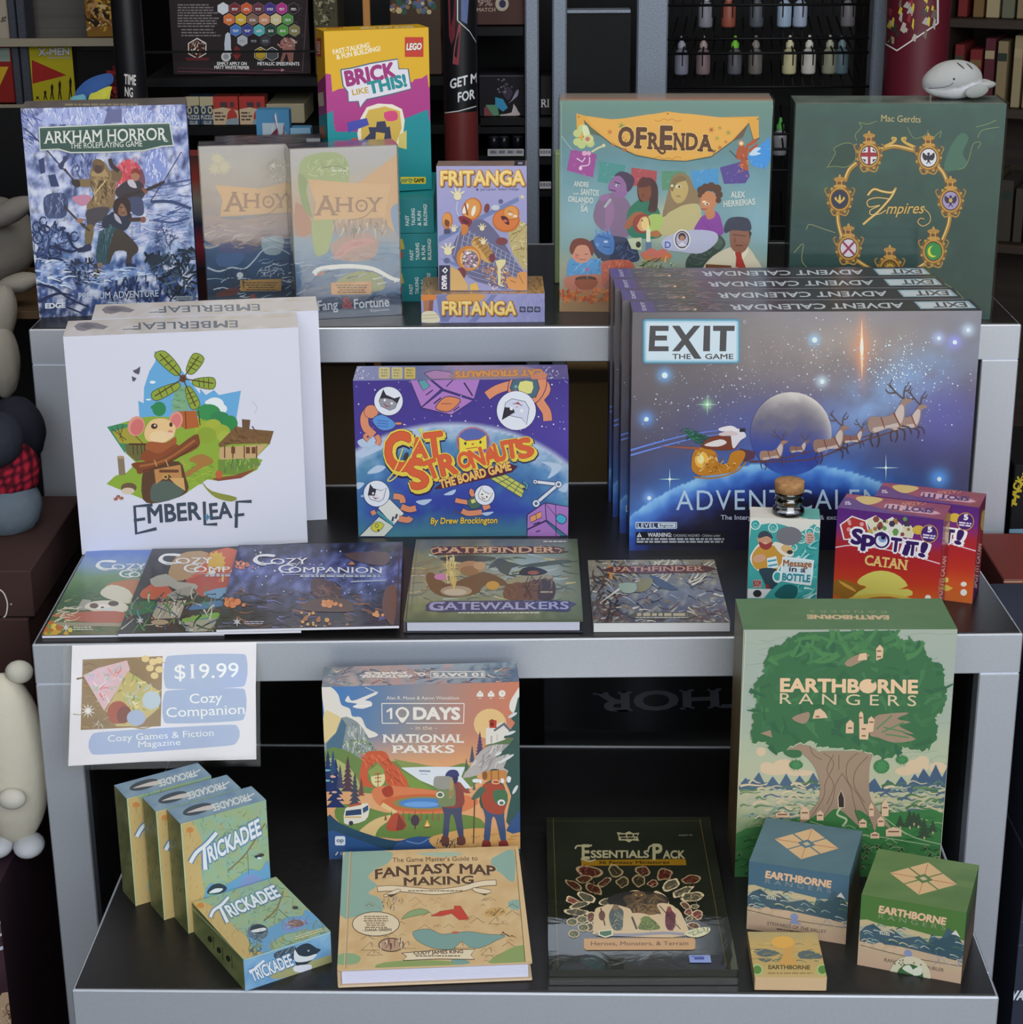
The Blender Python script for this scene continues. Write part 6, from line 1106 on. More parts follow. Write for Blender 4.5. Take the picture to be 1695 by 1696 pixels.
for c, w in (('#4a7aac', 0.09), ('#e6eaec', 0.03)): a.t('TRICKADEE', 1042, 1590, 1335, 1470, 84, c, w)
l([(1018, 1530), (1060, 1490), (1120, 1440)], '#e6eaec', 16, 3); l([(980, 1435), (1607, 1236)], '#b4d0b4', 6)
a = Art(b, 'left', (180, 1260, 4.35)); a.bg(lambda x, y: mixc('#6f7c4c', '#8a9460', 0.5 + nz(x, y, 0.01)), 20, 6)
for x, y in ((730, 1285), (795, 1365), (862, 1425)): a.e(x, y, 14, 24, '#2c2f24', -20); a.l([(x + 24, y - 20), (x + 30, y + 70)], '#2c2f24', 4)
a.l([(575, 1035), (985, 1440)], '#b8cc9c', 7)
b.done('lid', SATIN)
b = G['trk1']; b.body('#8fa868'); a = Art(b, 'front', (180, 1260, 4.35))
def tl(u, v):
 A, B, C, D = (520, 455), (1132, 262), (1160, 1030), (575, 1245)
 return tuple(A[i] * (1 - u) * (1 - v) + B[i] * u * (1 - v) + C[i] * u * v + D[i] * (1 - u) * v for i in (0, 1))
tk_cover(a, tl, 0); chick(a, 775, 925, 0.95); a.e(1075, 690, 26, 12, BK); a.e(1085, 700, 16, 7, CRM)
logo(a, 640, 780, 1100, 525, 128, (-0.18, -0.98)); a.l([(520, 455), (1132, 262)], '#c4dcb4', 8); a.l([(522, 455), (577, 1245)], '#b4d0a8', 8)
a = Art(b,'top',(180,1260,4.35)); a.bg(lambda x,y: mixc('#6f8ca8','#8aa4b4',0.5 + nz(x,y,0.01)),16,5); a.e(640,350,110,36,'#3f4a54',-16); a.p([(560,375),(680,330),(760,320),(740,350),(640,365)],'#cfc8c0',3); a.t('TRICKADEE',1015,235,740,318,46,'#d8dcd8',0.035,up=(0.35,1)); a.l([(960,290),(1050,235)],'#d8dcd8',9)
a = Art(b,'left',(180,1260,4.35)); a.bg(lambda x,y: mixc('#6f7448','#8a8c5c',0.5 + nz(x,y,0.008)),6,24); a.dabs([(470,640),(520,640),(540,960),(490,960)],14,['#3f4230'],26,4,(60,120)); a.dabs([(415,365),(515,450),(570,1240),(480,1160)],30,['#5f6a44','#98a070','#7a8458'],60,8,(70,110))
b.done('lid', SATIN)
iv = b.M.inverted()
for fl, lb in (((273.1, 1525.5), 'middle upright green bird game box of three'), ((227.1, 1503.7), 'rearmost upright green bird game box of three')):
 q = iv @ at(*fl, ZB); c = b.copy(lb, q.x, q.y + (0.0045 if 'rear' in lb else 0.0022), 0)
 m = MB(); x_, z_ = (0.018, 0.098) if 'rear' in lb else (0.014, 0.086)
 m.poly([(x_,-0.0014,z_),(x_ + 0.011,-0.0014,z_ + 0.002),(x_ + 0.010,-0.0014,z_ + 0.012),(x_ + 0.004,-0.0014,z_ + 0.010)],hx('#e4e4e2')); t_ = m.build('torn_sticker',MATTE,c); t_['label'] = 'torn white sticker'
# fantasy map hardback
b = G['map']; t0 = 0.0028; m = b.mb
m.box((0,0,0.0004),(b.W,b.D,t0),'#d8bfa0',bev=0.0008); m.box((0,0,t0),(0.0035,b.D,b.H - t0),'#c8ae88'); m.box((0,0,b.H - t0),(b.W,b.D,b.H),'#d0b488',bev=0.0008)
a = Art(b, 'top', (540, 1390, 4.708)); p, e, l = a.p, a.e, a.l; TA, WT, DK = '#d6b98c', '#8fb0a4', '#5d4a3c'
a.bg(lambda x, y: mixc('#d8bd90', '#cfae7e', 0.5 + nz(x, y, 0.01)), 30, 30)
p([(150,100),(480,95),(520,130),(480,190),(380,240),(330,300),(400,360),(330,420),(420,460),(440,560),(300,580),(110,590)],WT,3); p([(1330,130),(1460,85),(1475,300),(1440,330),(1370,270),(1300,220),(1290,160)],WT,3); p([(1420,490),(1500,470),(1510,550),(1440,540)],WT,2); p([(700,110),(1000,100),(1060,120),(900,140)],'#a9bda8',3)
p([(680,720),(800,700),(900,740),(1000,730),(1120,720),(1250,740),(1400,750),(1330,790),(1200,850),(1080,840),(960,860),(840,850),(760,820),(700,780)],'#7fa39c',3,DK,3); p([(100,900),(200,890),(270,920),(240,970),(90,975)],'#8fae84',3); p([(990,930),(1090,940),(1120,970),(980,980)],'#7fa39c',2); p([(380,1000),(460,960),(700,945),(960,950),(980,985),(600,1010)],'#90a468',2); p([(1260,960),(1400,870),(1540,825),(1550,960),(1400,975)],'#90a468',2)
p([(590,625),(640,570),(740,540),(810,570),(740,590),(640,610)],'#8fa878',2,DK,3); p([(815,600),(900,560),(1000,545),(1000,520),(1050,520),(1090,580),(1120,625),(1040,630),(980,580),(900,600)],'#c8483c',0,DK,2); e(1010,728,30,10,'#c06a58')
R_ = random.Random(6)
for k in range(60):
 x, y = R_.uniform(300, 1480), R_.uniform(420, 960); w = R_.uniform(16, 60)
 if 640 < x < 1400 and 690 < y < 860: continue
 l([(x - w,y + w * 0.35),(x - w * 0.3,y - w * 0.1),(x,y - w * 0.35),(x + w * 0.4,y),(x + w,y + w * 0.3)],R_.choice((DK,'#8a6c4c','#a88860')),3,2)
for x,y,w in ((350,830,70),(640,820,60),(1060,820,60),(1280,870,70),(370,880,50),(1330,630,60)): p([(x - w,y + w * 0.5),(x,y - w * 0.4),(x + w,y + w * 0.5)],TA,0,DK,3); l([(x,y - w * 0.4),(x + w * 0.2,y + w * 0.2)],'#a88860',8)
a.dabs([(440,480),(600,450),(600,540),(440,555)],26,[DK,'#8c8c88','#b48c50','#a8a49c'],30,9,(70,110)); e(1320,570,84,36,'#c8a468',-8); a.dabs([(1250,560),(1400,540),(1390,590),(1260,600)],14,[DK,'#8a6c44'],26,7); a.dabs([(1360,720),(1480,760),(1470,780),(1370,740)],10,[DK],34,6,(20,50))
e(510,825,102,56,DK); e(510,825,94,48,'#b89a80'); a.dabs([(430,800),(590,790),(590,850),(430,860)],22,['#6f4a40','#e0d0b8','#8a5c50'],44,12,(80,100))
e(390,662,188,98,DK); e(390,662,182,92,'#e2d3b4'); a.lines(290,600,490,6,17,9,'#8a745c',3,0.3,True); a.t('- DANA GREEN',285,720,510,716,19,DK,0.035)
a.t("The Game Master's Guide to", 520, 180, 1185, 166, 34, '#6a5444', 0.002, 0.02)
for c, w in (('#e0c89c', 0.075), ('#5a4336', 0.035)):
 a.t('FANTASY MAP',388,316,1322,290,70,c,w,0.02,warp=lambda t: 30 * (1 - (2 * t - 1) ** 2) + 6); a.t('MAKING',612,362,1150,346,58,c,w,0.02)
l([(400,390),(520,385),(700,400),(860,412),(1050,390),(1200,350),(1330,340)],DK,46,4); l([(404,390),(520,385),(700,400),(860,412),(1050,390),(1200,350),(1326,340)],'#e4d6b8',38,4); a.lines(640,400,1080,1,10,9,'#8a745c',3,0.02); p([(450,440),(560,390),(580,410),(480,450)],'#e4d6b8',2,DK,4); p([(1150,380),(1290,400),(1250,430),(1160,410)],'#e4d6b8',2,DK,4); p([(470,435),(510,455),(560,425)],DK); p([(1200,425),(1270,425),(1240,440)],DK)
p([(590,890),(860,868),(1165,860),(1130,905),(1160,940),(880,935),(600,948),(630,915)],'#e4d6b8',0,DK,5); a.t('CODY JAMES KING',685,902,1070,890,24,DK,0.035); a.lines(700,908,1048,1,10,9,'#7a6654',3,0.02)
l([(200,95),(155,1010)],'#b89c74',7); l([(188,95),(142,1010)],'#dcc8a0',5); l([(1475,82),(1555,965)],DK,3); l([(180,1030),(1560,975)],'#a88a60',3); p([(1482,68),(1512,64),(1606,990),(1560,990)],'#d8bd90'); p([(92,1015),(1605,985),(1606,1000),(90,1040)],'#d2b486')
b.done('cover', MATTE)
m = MB(); m.box((0.004, 0.004, t0 + 0.0002), (b.W - 0.004, b.D - 0.004, b.H - t0 - 0.0002), '#dcdcee')
for k in range(9): z = t0 + 0.001 + k * (b.H - 2 * t0 - 0.002) / 9; m.box((0.0045, 0.0038, z), (b.W - 0.0045, 0.0042, z + 0.0004), '#cfcfe4')
m.build('page_block', MATTE, b.root)
# dark green packs
b = G['ess0']; b.body('#2c3226'); b.done('card_case', GLOSS)
b = G['ess']; b.body('#2a3024'); a = Art(b, 'top', (890, 1340, 4.843)); p, e, l = a.p, a.e, a.l
a.bg(lambda x, y: mixc('#363d31', '#3f4538', 0.5 + nz(x, y, 0.006)), 12, 16); LT, GOL = '#ddd9b4', '#a08a4c'
l([(128, 70), (168, 1270)], GOL, 4); l([(1305, 80), (1520, 1270)], GOL, 4); l([(90, 96), (1330, 96)], '#6a6848', 3)
def st(P, sm=0): p(P, LT, sm)
st([(640,185),(700,195),(738,178),(770,195),(820,190),(805,222),(818,255),(765,252),(738,268),(705,252),(655,252),(652,222)]); a.lines(658,203,805,1,10,18,'#3a3f30',3,0.02); a.lines(672,228,795,1,10,13,'#3a3f30',5,0.02); a.t('AGES 8+',1135,216,1250,214,11,'#b4b8a4',0.02)
p([(352, 410), (1190, 400), (1198, 450), (356, 455)], '#c49a2c', 0); a.t('36 Fantasy Miniatures', 495, 440, 1060, 438, 22, '#3f3a20', 0.02)
for ch,x0,x1,y,h in (('E',362,418,400,112),('SSENTIALS',432,895,390,56),('P',930,1000,405,122),('ACK',1012,1182,395,60)): a.t(ch,x0,y,x1,y,h,LT,0.035)
l([(305,320),(325,295),(400,300),(440,290)],LT,14,4); l([(890,335),(905,300),(950,290),(1000,300)],LT,14,4); l([(350,400),(420,420),(470,405)],LT,12,3)
R_ = random.Random(5)
def critter(x, y, w, h, rot=0.0, cols=('#5a4434', '#8a4a38', '#4a5440')):
 Q = []
 for k in range(11):
  t = 6.28319 * k / 11; r = R_.uniform(0.75, 1.12); Q.append((w * r * math.cos(t), h * r * math.sin(t)))
 T = lambda s: [(x + s * (u * math.cos(rot) - v * math.sin(rot)), y + s * (u * math.sin(rot) + v * math.cos(rot))) for u, v in Q]
 p(T(1.0), '#d8c49c', 2); p(T(0.78), cols[0], 2); a.dabs(T(0.72), max(6, int(w * h / 260)), list(cols) + ['#2f2a22', '#b09468'], w * 0.7, 7)
for q in ((430,500,120,48,0.1),(625,500,70,50,0.4),(850,500,62,52,0.2),(1020,525,74,50,-0.2),(1235,565,84,42,-0.2),(375,565,66,34,-0.1),(290,610,76,30,0.5),(450,640,84,40,0.4),(540,590,66,30,-0.6),(685,590,56,46,0),(820,580,58,50,0),(930,600,50,30,0),(1075,610,76,44,-0.5),(1165,665,100,30,-0.4),(395,710,80,34,0.4),(290,740,72,30,0.4),(345,770,90,26,-0.3),(320,830,96,32,0.1),(1250,705,110,44,-0.1),(560,745,80,26,-0.2),(1190,780,50,26,0.5),(1290,850,50,44,0),(1215,830,34,30,0),(1265,785,46,18,0),(1220,885,30,22,0),(1260,940,66,26,0.3),(430,870,40,46,0.2),(420,950,34,40,-0.5)): critter(*q,cols=R_.choice((('#6a4434','#8a4438','#54483a'),('#54503c','#6a6848','#3f4434'),('#7a3c34','#9a5a44','#54302c'))))
for x,y in ((280,910),(360,890),(370,955),(295,1005)): e(x,y,46,32,'#d8c49c'); e(x,y,38,25,'#6a6a4c'); a.dabs([(x - 30,y - 18),(x + 30,y - 18),(x + 30,y + 18),(x - 30,y + 18)],8,['#98a070','#3f4430'],26,6)
p([(450,990),(460,830),(500,790),(640,770),(650,690),(700,680),(780,655),(850,670),(920,680),(960,660),(1050,720),(1060,800),(1120,800),(1170,870),(1190,1020),(800,1030),(470,1010)],'#d8bf98',3); e(810,740,250,78,'#2a2620'); p([(690,720),(740,690),(900,690),(960,680),(1040,740),(1000,840),(760,850),(720,770)],'#4f4230',3); e(815,705,64,42,'#6a5238'); e(815,725,34,12,'#3a2c1e'); e(792,695,8,6,'#c0a050'); e(838,695,8,6,'#c0a050'); e(880,810,120,46,'#84663f'); a.dabs([(700,700),(1030,720),(980,840),(760,840)],50,['#5f4c34','#3a3226','#7a6040'],60,12)
p([(470,990),(470,850),(520,790),(600,770),(700,790),(760,830),(750,1000)],'#d8bf98',3); p([(575,870),(600,800),(640,785),(690,820),(690,880),(680,970),(610,970)],'#5a6660',3); e(630,795,26,26,'#8a7058'); a.dabs([(590,820),(690,820),(680,970),(610,970)],26,['#3f4a48','#7a8478','#a8a08c'],40,9); l([(510,800),(545,940)],'#4a3a2c',10); e(520,860,26,40,'#6a4c3c')
p([(710,860),(750,840),(860,845),(940,880),(1000,940),(1000,1010),(760,1010)],'#d8bf98',3); p([(815,970),(840,900),(870,870),(910,880),(960,920),(980,970)],'#66743c',3); e(875,890,40,26,'#76844a'); a.dabs([(820,900),(970,910),(970,970),(820,970)],20,['#4f5c2c','#8a9858'],40,9); l([(760,870),(800,970)],'#54483a',16)
p([(960,780),(1000,760),(1090,780),(1160,870),(1170,1010),(1010,1010),(1000,860)],'#d8bf98',3); p([(1030,850),(1055,790),(1090,830),(1110,860),(1100,960),(1060,980),(1030,940)],'#6a2f38',3); e(1060,810,18,24,'#8a4a44'); l([(980,780),(1150,970)],'#3a3028',7); a.dabs([(1030,850),(1110,850),(1100,970),(1040,970)],16,['#8a4450','#3f2028'],40,7)
l([(470, 1010), (750, 1015), (1000, 1000), (1180, 1010)], '#9a98a4', 22, 3)
st([(490,985),(545,975),(605,968),(610,1020),(545,1040),(495,1020)]); p([(502,990),(595,980),(596,1012),(545,1028),(504,1012)],'#54745c'); st([(1195,990),(1290,960),(1385,955),(1375,1000),(1290,1035),(1205,1025)],2); a.dabs([(1210,985),(1370,965),(1360,1000),(1220,1015)],20,['#8f9a74','#6a7854','#c0c49c'],40,8)
p([(375,1045),(1258,1040),(1270,1060),(1268,1125),(1250,1135),(390,1138),(375,1120)],'#cda274'); a.t('Heroes, Monsters, & Terrain',432,1100,1212,1098,30,'#6a4c34',0.008)
b.done('card_case', GLOSS)
(u0,v0),(u1,v1) = a.fc(1225,1240),a.fc(1388,1182); m = MB(); m.box((u0,v0,b.H + 0.0012),(u1,v1,b.H + 0.0016),'#8f9ed4'); q_ = Art(b,'top',(890,1340,4.843),m); q_.k = 1000; q_.lines(1262,1200,1352,1,10,18,'#4a5a98',8,0.02); q_.lines(1238,1192,1370,1,10,7,'#5a6ab0',2)
s_ = m.build('price_sticker', MATTE, b.root); s_['label'] = 'small blue price sticker'
SHR2 = clear_mat('smooth_shrink_film', 0.05, 0.10, 0.06, (1, 1, 1), 30)
wrap(b, 0.0004, ('bottom',), SHR2); wrap(G['ess0'], 0.0003, ('bottom', 'top'), SHRINK)
# magazines
MC = (60, 890, 2.734); PB = flat_mat('paper_edges', '#e4e4ec', 0.7)
def mag(k, paint):
 b = G[k]; m = b.mb; m.box((0, 0, b.H - 0.0006), (b.W, b.D, b.H), '#3a3a3c'); a = Art(b, 'top', MC); paint(a); b.done('cover', GLOSS)
 m = MB(); m.box((0.0004, 0.0006, 0.0002), (b.W - 0.0006, b.D - 0.0006, b.H - 0.0006), '#e6e6ee'); m.build('page_block', MATTE, b.root)
def cozy(a, x, y, w, part=0):
 for ch,u0,u1,h in (('C',0,0.17,46),('O',0.13,0.24,26),('Z',0.25,0.33,27),('Y',0.33,0.42,30)): a.t(ch,x + w * u0,y,x + w * u1,y,h * w / 585,'#e6e8ee',0.0 if ch == 'C' else 0.01,0.03)
 a.l([(x + w * 0.16,y - w * 0.065),(x + w * 0.05,y - w * 0.068),(x,y - w * 0.03),(x + w * 0.05,y + w * 0.002),(x + w * 0.10,y + w * 0.005)],'#e6e8ee',[w * 0.02,w * 0.006],4); a.l([(x + w * 0.36,y - w * 0.02),(x + w * 0.3,y + w * 0.035),(x + w * 0.24,y + w * 0.04)],'#e6e8ee',3,3)
 y2 = y + w * 0.068
 if part != 2: a.t('C',x + w * 0.19,y2,x + w * 0.31,y2,w * 0.065,'#e6e8ee',0.0,0.03); a.t('OMPANION',x + w * 0.27,y2 - 2,x + w * 0.99,y2,w * 0.044,'#e6e8ee',0.008,0.03); a.l([(x + w * 0.24,y2 + w * 0.012),(x + w * 1.0,y2 + w * 0.008)],'#b4bccc',2); a.lines(x + w * 0.36,y2 + w * 0.016,x + w * 0.98,1,5,w * 0.016,'#b4bccc',4,0.02)
def m1(a):
 p,e,l = a.p,a.e,a.l; a.bg(lambda x,y: ramp(['#5a7cc4','#7f9cc4','#6f9468','#557a4a','#3f5f3a','#4a6840','#5f7a48','#7a7048'],(y - 72) / 375 + 0.06 * nz(x,y,0.02)),24,30)
 a.dabs([(100,250),(480,250),(400,440),(40,440)],60,['#3f5a38','#6a8850','#8a9458','#547048'],40,6,(-30,20)); p([(320,215),(400,195),(480,200),(440,300),(330,260)],'#b87a4c',3); p([(290,250),(340,215),(420,240),(440,300),(330,280)],'#d8d4c0',3); p([(180,330),(210,280),(250,285),(230,330)],'#a8a89c'); p([(220,320),(260,290),(380,290),(420,330),(320,345)],'#e0d8c8',3); e(300,315,34,12,'#f0e8dc'); e(262,310,20,12,'#6a5448'); e(350,300,24,12,'#5a4840'); e(300,318,8,4,'#3a3030'); p([(120,350),(250,335),(400,340),(400,385),(170,380)],'#b86a50',3); a.dabs([(90,330),(200,310),(170,380),(80,380)],20,['#e0c8a8','#c87a5a','#d8d0b8'],50,8,(-30,10)); e(320,325,30,6,'#d8dcd8'); a.dots([(40,385),(160,440)],26,['#d8b040','#c87838','#8a9a48','#e0d060'],6,14); p([(80,385),(400,388),(395,405),(110,402)],'#a89c84'); a.star(135,410,20,7,6,'#e0e0d8'); a.lines(168,405,275,2,10,5,'#d8d8c8',2); cozy(a,272,146,540)
def m2(a):
 p, e, l = a.p, a.e, a.l; a.bg(lambda x, y: mixc('#2c2c2e', '#38383a', 0.5 + nz(x, y, 0.02)), 16, 20)
 p([(800,62),(912,58),(880,200),(700,210),(680,150)],'#c8603c',2); p([(640,80),(780,70),(700,180),(600,190)],'#b09068',3); a.star(815,105,46,34,10,'#d8b048'); p([(480,240),(560,200),(620,250),(580,280),(480,275)],'#c05a3c',2); p([(690,190),(860,150),(880,250),(760,270),(690,230)],'#b04a38',3)
 p([(515,190),(590,165),(640,200),(720,210),(725,235),(640,240),(600,220),(540,225)],'#a8a69c',2); p([(590,260),(700,220),(720,250),(640,280)],'#98968c',2); p([(550,290),(680,285),(650,365),(520,370)],'#a8a494'); a.dabs([(550,290),(680,285),(650,365),(520,370)],20,['#6a685f','#c8c4b8'],50,7,(100,125)); p([(760,250),(870,225),(870,280),(780,270)],'#6f9cc4',2); p([(690,310),(830,285),(850,310),(700,330)],'#4a78ac',2); p([(420,300),(540,290),(520,340),(410,350)],'#2f6a4a',3); p([(660,370),(820,340),(840,370),(700,390)],'#7ab048',2); p([(670,385),(820,365),(800,425),(690,430)],'#a4a494')
 a.dabs([(420,270),(860,240),(830,430),(400,420)],90,['#3a5a7c','#2a4a3c','#8a887c','#5a88b0','#c8c4b4','#4a8a4a','#222224','#7a3c34'],56,8); a.star(470,378,20,7,6,'#c8c8c0'); e(560,385,40,12,'#b09c80'); a.dots([(770,130),(860,200)],20,['#d8b048','#c8603c','#e0e0d8'],4,9); cozy(a,556,120,585)
def m3(a):
 p, e, l = a.p, a.e, a.l
 def f_(x, y):
  c = ramp(['#2c2e48','#3f4684','#4f5aa0','#3a3f70','#33344c','#2a2a38','#33303a','#3a3c5c'],(y - 60) / 390 + 0.1 * nz(x,y,0.02)); t = nz(x,y,0.024,2,4); c = mixc(c,'#8a9ad8',max(0,min(0.7,t * 1.1)) * max(0,1 - abs(y - 170) / 180)); return mixc(c,'#1c1a22',max(0,min(0.7,-t * 1.3)))
 a.bg(f_,70,40); a.dabs([(900,240),(1620,240),(1620,440),(850,440)],170,['#2a2024','#5a4238','#3a2c2c','#8a5c40','#4a4460','#241c20','#6a6aa0'],60,8,(-20,30)); a.dots([(900,60),(1620,260)],80,['#b4c0ec','#8a98d8','#d8e0f4'],2,4)
 p([(1250,190),(1330,200),(1380,240),(1370,275),(1260,270)],'#4a3030',3); a.dabs([(1250,190),(1380,200),(1370,275),(1260,270)],24,['#6a4034','#3a2428','#7a5a48'],44,8); p([(1200,330),(1260,280),(1400,280),(1440,330),(1380,340)],'#5a4034',3); a.dots([(1300,290),(1400,310)],16,['#e0985c','#d88848'],5,10); a.dots([(860,280),(960,310)],24,['#e08858','#c86840'],5,11); a.dots([(905,110),(1000,140)],22,['#c8705c','#e0a080'],3,7); a.dots([(1200,340),(1420,430)],26,['#d8a050','#a86c38'],4,9); a.dots([(1530,340),(1580,355)],8,['#e0a060'],5,9); p([(1580,240),(1630,230),(1620,400),(1570,340)],'#6a4a3c',3); p([(1400,75),(1590,70),(1580,130),(1450,110)],'#5a4648',3)
 a.star(910,385,22,8,6,'#c8c8d0'); a.lines(945,382,1050,2,9,5,'#b4b4c4',5); p([(1430,110),(1412,126),(1445,126)],'#c88a48'); l([(1425,203),(1585,197)],'#a4b0c8',7); cozy(a,985,124,585); l([(1645,68),(1632,440)],'#3a3a48',5)
mag('mag1', m1); mag('mag2', m2); mag('mag3', m3)
# two rule books
PC = (660, 880, 2.974)
b = G['path']; m = b.mb; m.box((0,0,0.0004),(b.W,b.D,0.0025),'#2a2a34',bev=0.0006); m.box((0,0,b.H - 0.0025),(b.W,b.D,b.H),'#5a5f4a',bev=0.0006); m.box((0,0,0.0025),(0.003,b.D,b.H - 0.0025),'#4a4a50')
a = Art(b, 'top', PC); p, e, l = a.p, a.e, a.l
def f_(x, y):
 c = ramp(['#5a6264','#7a8468','#8a8c74','#8a9484','#7f8a64','#5a6a48'],(y - 40) / 400 + 0.12 * nz(x,y,0.02)); c = mixc(c,'#a4bcc8',0.8 * math.exp(-((x - 620) / 170) ** 2 - ((y - 190) / 90) ** 2)); c = mixc(c,'#4a5a40',0.8 * max(0,(x - 780) / 130)); return mixc(c,'#c8b87a',0.9 * math.exp(-((x - 262) / 40) ** 2 - ((y - 190) / 90) ** 2))
a.bg(f_,60,40); a.dabs([(90,120),(870,120),(900,340),(80,340)],130,['#6a7460','#a0a078','#5f6e70','#b4c4c4','#8a7a58','#4a5444','#c4b87c'],70,9,(-20,20))
p([(210, 130), (350, 118), (480, 130), (420, 150), (250, 150)], '#3a443c', 3); p([(600, 170), (800, 140), (850, 150), (700, 175)], '#4a5648', 3)
p([(135,220),(170,205),(240,260),(330,230),(420,200),(520,240),(530,270),(430,265),(380,310),(240,325),(160,290)],'#6a5038',3); e(355,180,62,34,'#b08a64'); e(350,195,46,24,'#94704c'); e(400,170,30,20,'#c09a70'); e(285,295,78,26,'#a89880'); e(280,300,56,16,'#c4b8a0'); e(210,225,34,16,'#c884b4'); e(465,268,34,22,'#c89a44'); a.dabs([(240,130),(290,130),(280,270),(240,270)],24,['#e0d090','#d0b868'],50,9,(70,110))
p([(470, 150), (500, 132), (540, 150), (610, 168), (560, 180), (540, 215), (500, 200), (480, 175), (440, 185)], '#4a5458', 2)
p([(520,330),(540,250),(600,225),(740,215),(770,290),(750,335),(640,340)],'#6a4a3a',3); p([(550,240),(620,215),(740,215),(760,235),(640,250),(540,260)],'#9a9478',3); p([(595,205),(620,180),(680,178),(735,200),(690,218),(610,218)],'#2f2a2c',3); e(665,205,28,10,'#9a5a44'); e(702,272,10,12,'#b4bcc4'); p([(700,240),(770,250),(765,330),(690,335)],'#3f3430',3); l([(700,300),(760,300)],'#b09a84',8); a.dabs([(540,240),(760,230),(750,330),(530,330)],30,['#54382c','#7a5a44','#3a2c28'],50,9)
p([(160,110),(180,82),(200,76),(770,76),(805,92),(800,110),(210,112),(190,122)],'#54302a',2); a.t('PATHFINDER',200,108,770,106,28,'#d4ab80',0.025,0.06); l([(200,80),(165,90),(170,112),(195,105)],'#d0a070',6,3); l([(770,84),(805,92),(790,106)],'#d0a070',5,3); l([(700,106),(702,70)],'#c89068',5)
p([(135,380),(160,350),(300,344),(840,344),(850,375),(830,398),(700,392),(200,398)],'#39406c',2); a.t('GATEWALKERS',158,388,838,384,36,'#a4a8cc',0.02,0.05); l([(230,352),(165,356),(160,385),(220,388)],'#9aa0c8',7,3); a.lines(295,400,700,1,6,6,'#d4d4c8',3,0.02); a.lines(715,48,832,1,6,7,'#c8c8c0',3,0.02)
l([(78, 42), (38, 438)], '#4a4a40', 5); l([(95, 42), (60, 438)], '#6f7260', 4)
b.done('cover', GLOSS); m = MB(); m.box((0.004, 0.003, 0.0027), (b.W - 0.004, b.D - 0.003, b.H - 0.0027), '#d4d4e2')
for k in range(8): z = 0.0032 + k * 0.0014; m.box((0.005, 0.0027, z), (b.W - 0.005, 0.0031, z + 0.0004), '#b9bccc')
m.build('page_block', MATTE, b.root)
b = G['path2']; b.mb.box((0, 0, b.H - 0.0006), (b.W, b.D, b.H), '#4a4a44'); a = Art(b, 'top', PC); p, e, l = a.p, a.e, a.l
a.bg(lambda x,y: mixc(ramp(['#8a8470','#7a7a74','#6f7684','#5a5f70','#4f4a50'],(y - 145) / 305),'#b8b49c',max(0,min(0.7,0.9 * nz(x,y,0.03)))),50,30)
a.dabs([(950,145),(1560,155),(1640,450),(960,450)],230,['#2f2c2c','#c8c4b0','#7f8ca4','#54483c','#a8b4c4','#3a3c48','#8a7a60','#dcd8c8','#6a4438','#596880'],56,8,(-40,60)); a.dabs([(950,220),(1060,220),(1080,440),(960,440)],46,['#2a2424','#4a3428','#6a4a34'],50,12); a.dabs([(1250,150),(1560,155),(1560,240),(1300,240)],36,['#c8c4b0','#e0dcc8','#8a8878'],70,9,(-60,-20)); p([(1085,260),(1170,258),(1165,300),(1110,305)],'#9ab0a0',2); l([(1000,350),(1090,285)],'#d0d0cc',[3,12]); p([(1180,250),(1250,230),(1240,280),(1190,300)],'#8a8458',3); p([(1240,215),(1320,250),(1380,290),(1290,280)],'#4a566c',3); l([(1040,170),(1050,240)],'#d08a40',14)
p([(1055,175),(1510,170),(1520,205),(1060,208)],'#5a342c',2); a.t('PATHFINDER',1062,202,1500,196,24,'#c4937c',0.02,0.06); p([(1160,405),(1430,400),(1440,430),(1165,432)],'#57564c',2); a.lines(1176,405,1424,1,10,14,'#b8b090',4,0.02); a.lines(1170,424,1430,1,4,5,'#c4c0b0',3,0.02)
b.done('cover',GLOSS); m = MB(); m.box((0.0005,0.0006,0.0003),(b.W - 0.0006,b.D - 0.0006,b.H - 0.0006),'#dadada'); m.build('page_block',MATTE,b.root)
# sunset card games
b = G['spot']; b.body('#9c2230', 0.0015); SC = (1220, 780, 3.942); a = Art(b, 'front', SC); p, e, l = a.p, a.e, a.l
a.bg(lambda x, y: ramp(['#5a2878', '#6a2f84', '#a82c34', '#b02a2c', '#b83428', '#cc5a28', '#c86a2c'], (y - 0.12 * (x - 650) - 250) / 620), 12, 30)
p([(640,505),(760,485),(900,500),(1100,540),(1330,610),(1310,980),(620,900)],'#b02a2e',0); a.bg(lambda x,y: ramp(['#ae2830','#b42c2a','#c03a26','#cc5828','#c8642c'],(y - 0.12 * (x - 650) - 500) / 340),4,20,(0,0,b.W,b.H * 0.585))
l([(642, 500), (760, 484), (900, 500), (1100, 540), (1330, 606)], '#e8c8d8', 7, 3)
p([(655,710),(790,740),(1000,850),(900,900),(630,800)],'#9a6a28',3); p([(670,715),(760,760),(780,790),(700,750)],'#d8a048',2); p([(790,725),(820,690),(900,655),(990,655),(1070,690),(1120,750),(1050,775),(1120,770),(1150,810),(960,850),(760,820),(850,760),(810,745)],'#d8cc64',2); p([(760,820),(960,800),(1140,830),(1150,870),(740,860)],'#d8b850',2); p([(860,830),(1000,820),(1100,850),(880,870)],'#a86a30',2)
